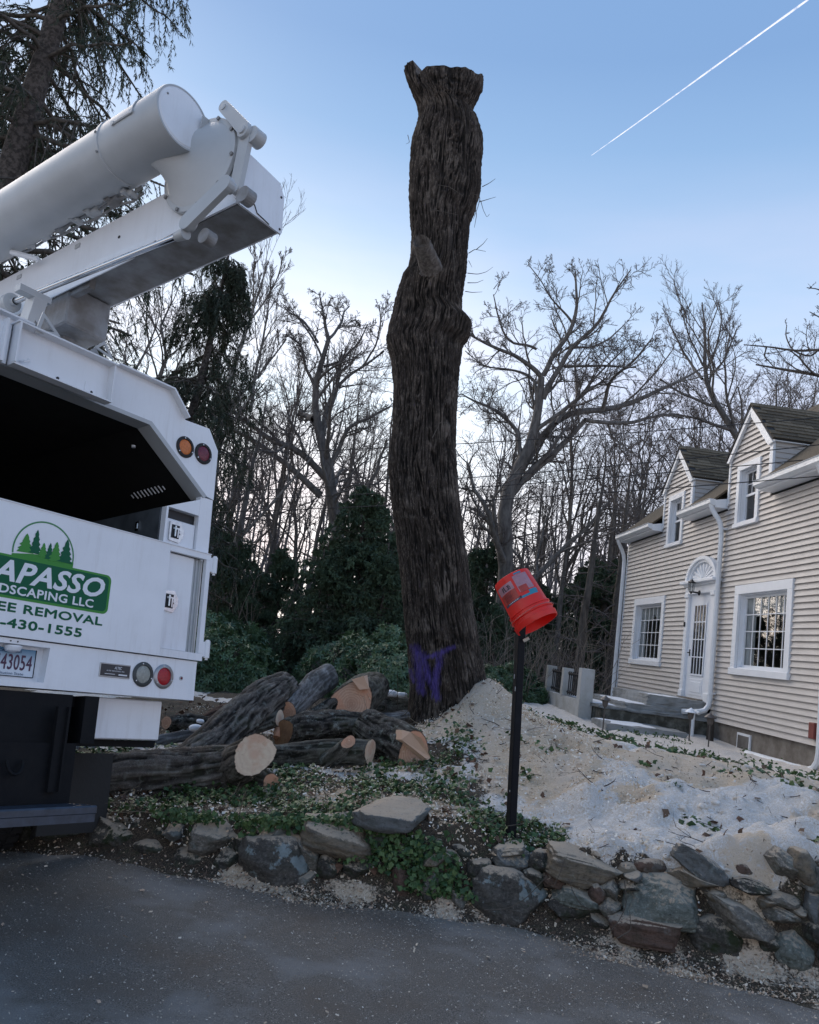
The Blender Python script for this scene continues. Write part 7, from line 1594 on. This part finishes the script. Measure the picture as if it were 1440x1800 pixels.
for (pts, Y) in (([(1038, 1600), (1020, 1590), (1006, 1565), (1000, 1545)], 5.15), ([(852, 1600), (893, 1598), (925, 1580), (950, 1552), (962, 1540)], 5.05), ([(838, 1446), (862, 1447), (880, 1432), (893, 1422)], 5.45), ([(893, 1452), (920, 1448)], 5.5), ([(993, 1510), (985, 1535), (975, 1555)], 5.1), ([(1098, 1548), (1102, 1590), (1088, 1620), (1070, 1640)], 4.95), ([(1085, 1650), (1110, 1635), (1107, 1600)], 4.95)):
    b = MB(); p = smooth_path(lerp_path([at(a, q, Y) for a, q in pts], 12), 1); b.tube(p, np.linspace(.0035, .0018, 12), 5); o = b.build('vine_stem', mVine); tag(o, 'thin dry vine stem '+{1038: 'curving over the tan slab right of the post', 852: 'drooping across the big lichen boulder', 838: 'bent over the ivy left of the post foot', 893: 'lying flat right of the post foot', 993: 'hanging beside the tan slab near the snow', 1098: 'hanging down in front of the green-grey block', 1085: 'looping over the reddish stone'}[pts[0][0]], 'vine', 'dry vine stems on the wall')
# sawdust and snow lying on the logs
Pn = []
for o in list(COL.objects):
    if o.name.split('.')[0] in ('mossy_log', 'notched_log', 'long_log', 'short_log', 'leaning_log', 'thick_log') and o.type == 'MESH':
        me = o.data; n = len(me.vertices); a = np.empty(n*3, np.float32); me.vertices.foreach_get('co', a); nr = np.empty(n*3, np.float32); me.vertices.foreach_get('normal', nr); a = a.reshape(-1, 3)+np.array(o.location); nr = nr.reshape(-1, 3)
        dens = {'mossy_log': 1.0, 'notched_log': .9, 'long_log': .25, 'short_log': .8, 'leaning_log': .12, 'thick_log': .4}[o.name.split('.')[0]]
        pr = np.clip((nr[:, 2]-.35)/.4, 0, 1)*dens*np.clip(.4+fbm(a*6, 2, 3), 0, 1); k = rgL.random(n) < pr; Pn.append(np.c_[a[k]+rgL.normal(size=(k.sum(), 3))*.004, nr[k]])
Pn = np.vstack(Pn); chips('sawdust', Pn[:, :3], nrm(Pn[:, 3:]), .006, .022, .5, mCh, 'sawdust crumbs lying on top of the felled logs', .003)
for (px, py, Y, s) in ((344, 1280, 7.9, .05), (352, 1268, 8.0, .03), (775, 1272, 8.95, .035), (770, 1278, 8.93, .028), (707, 1222, 9.75, .05), (690, 1219, 9.8, .06)):
    V, F = ICO[2]; V = V*(1+.25*fbm(V*1.6+px, 3, 7)[:, None])*s*np.array([1.3, 1, .7]); o = link('snow_lump', fast_mesh('snow_lump', V, [F], True), mSnow); o.location = at(px, py, Y)
    tag(o, 'small white lump of snow %s' % {344: 'on the reddish log, the lower of two', 352: 'on the reddish log, the upper of two', 775: 'at the foot of the standing trunk, the upper one', 770: 'at the foot of the standing trunk, the lower one', 707: 'on the log behind the pile, nearer the trunk', 690: 'on the log behind the pile, farther from the trunk'}[px], 'snow lump', 'snow lumps among the logs')
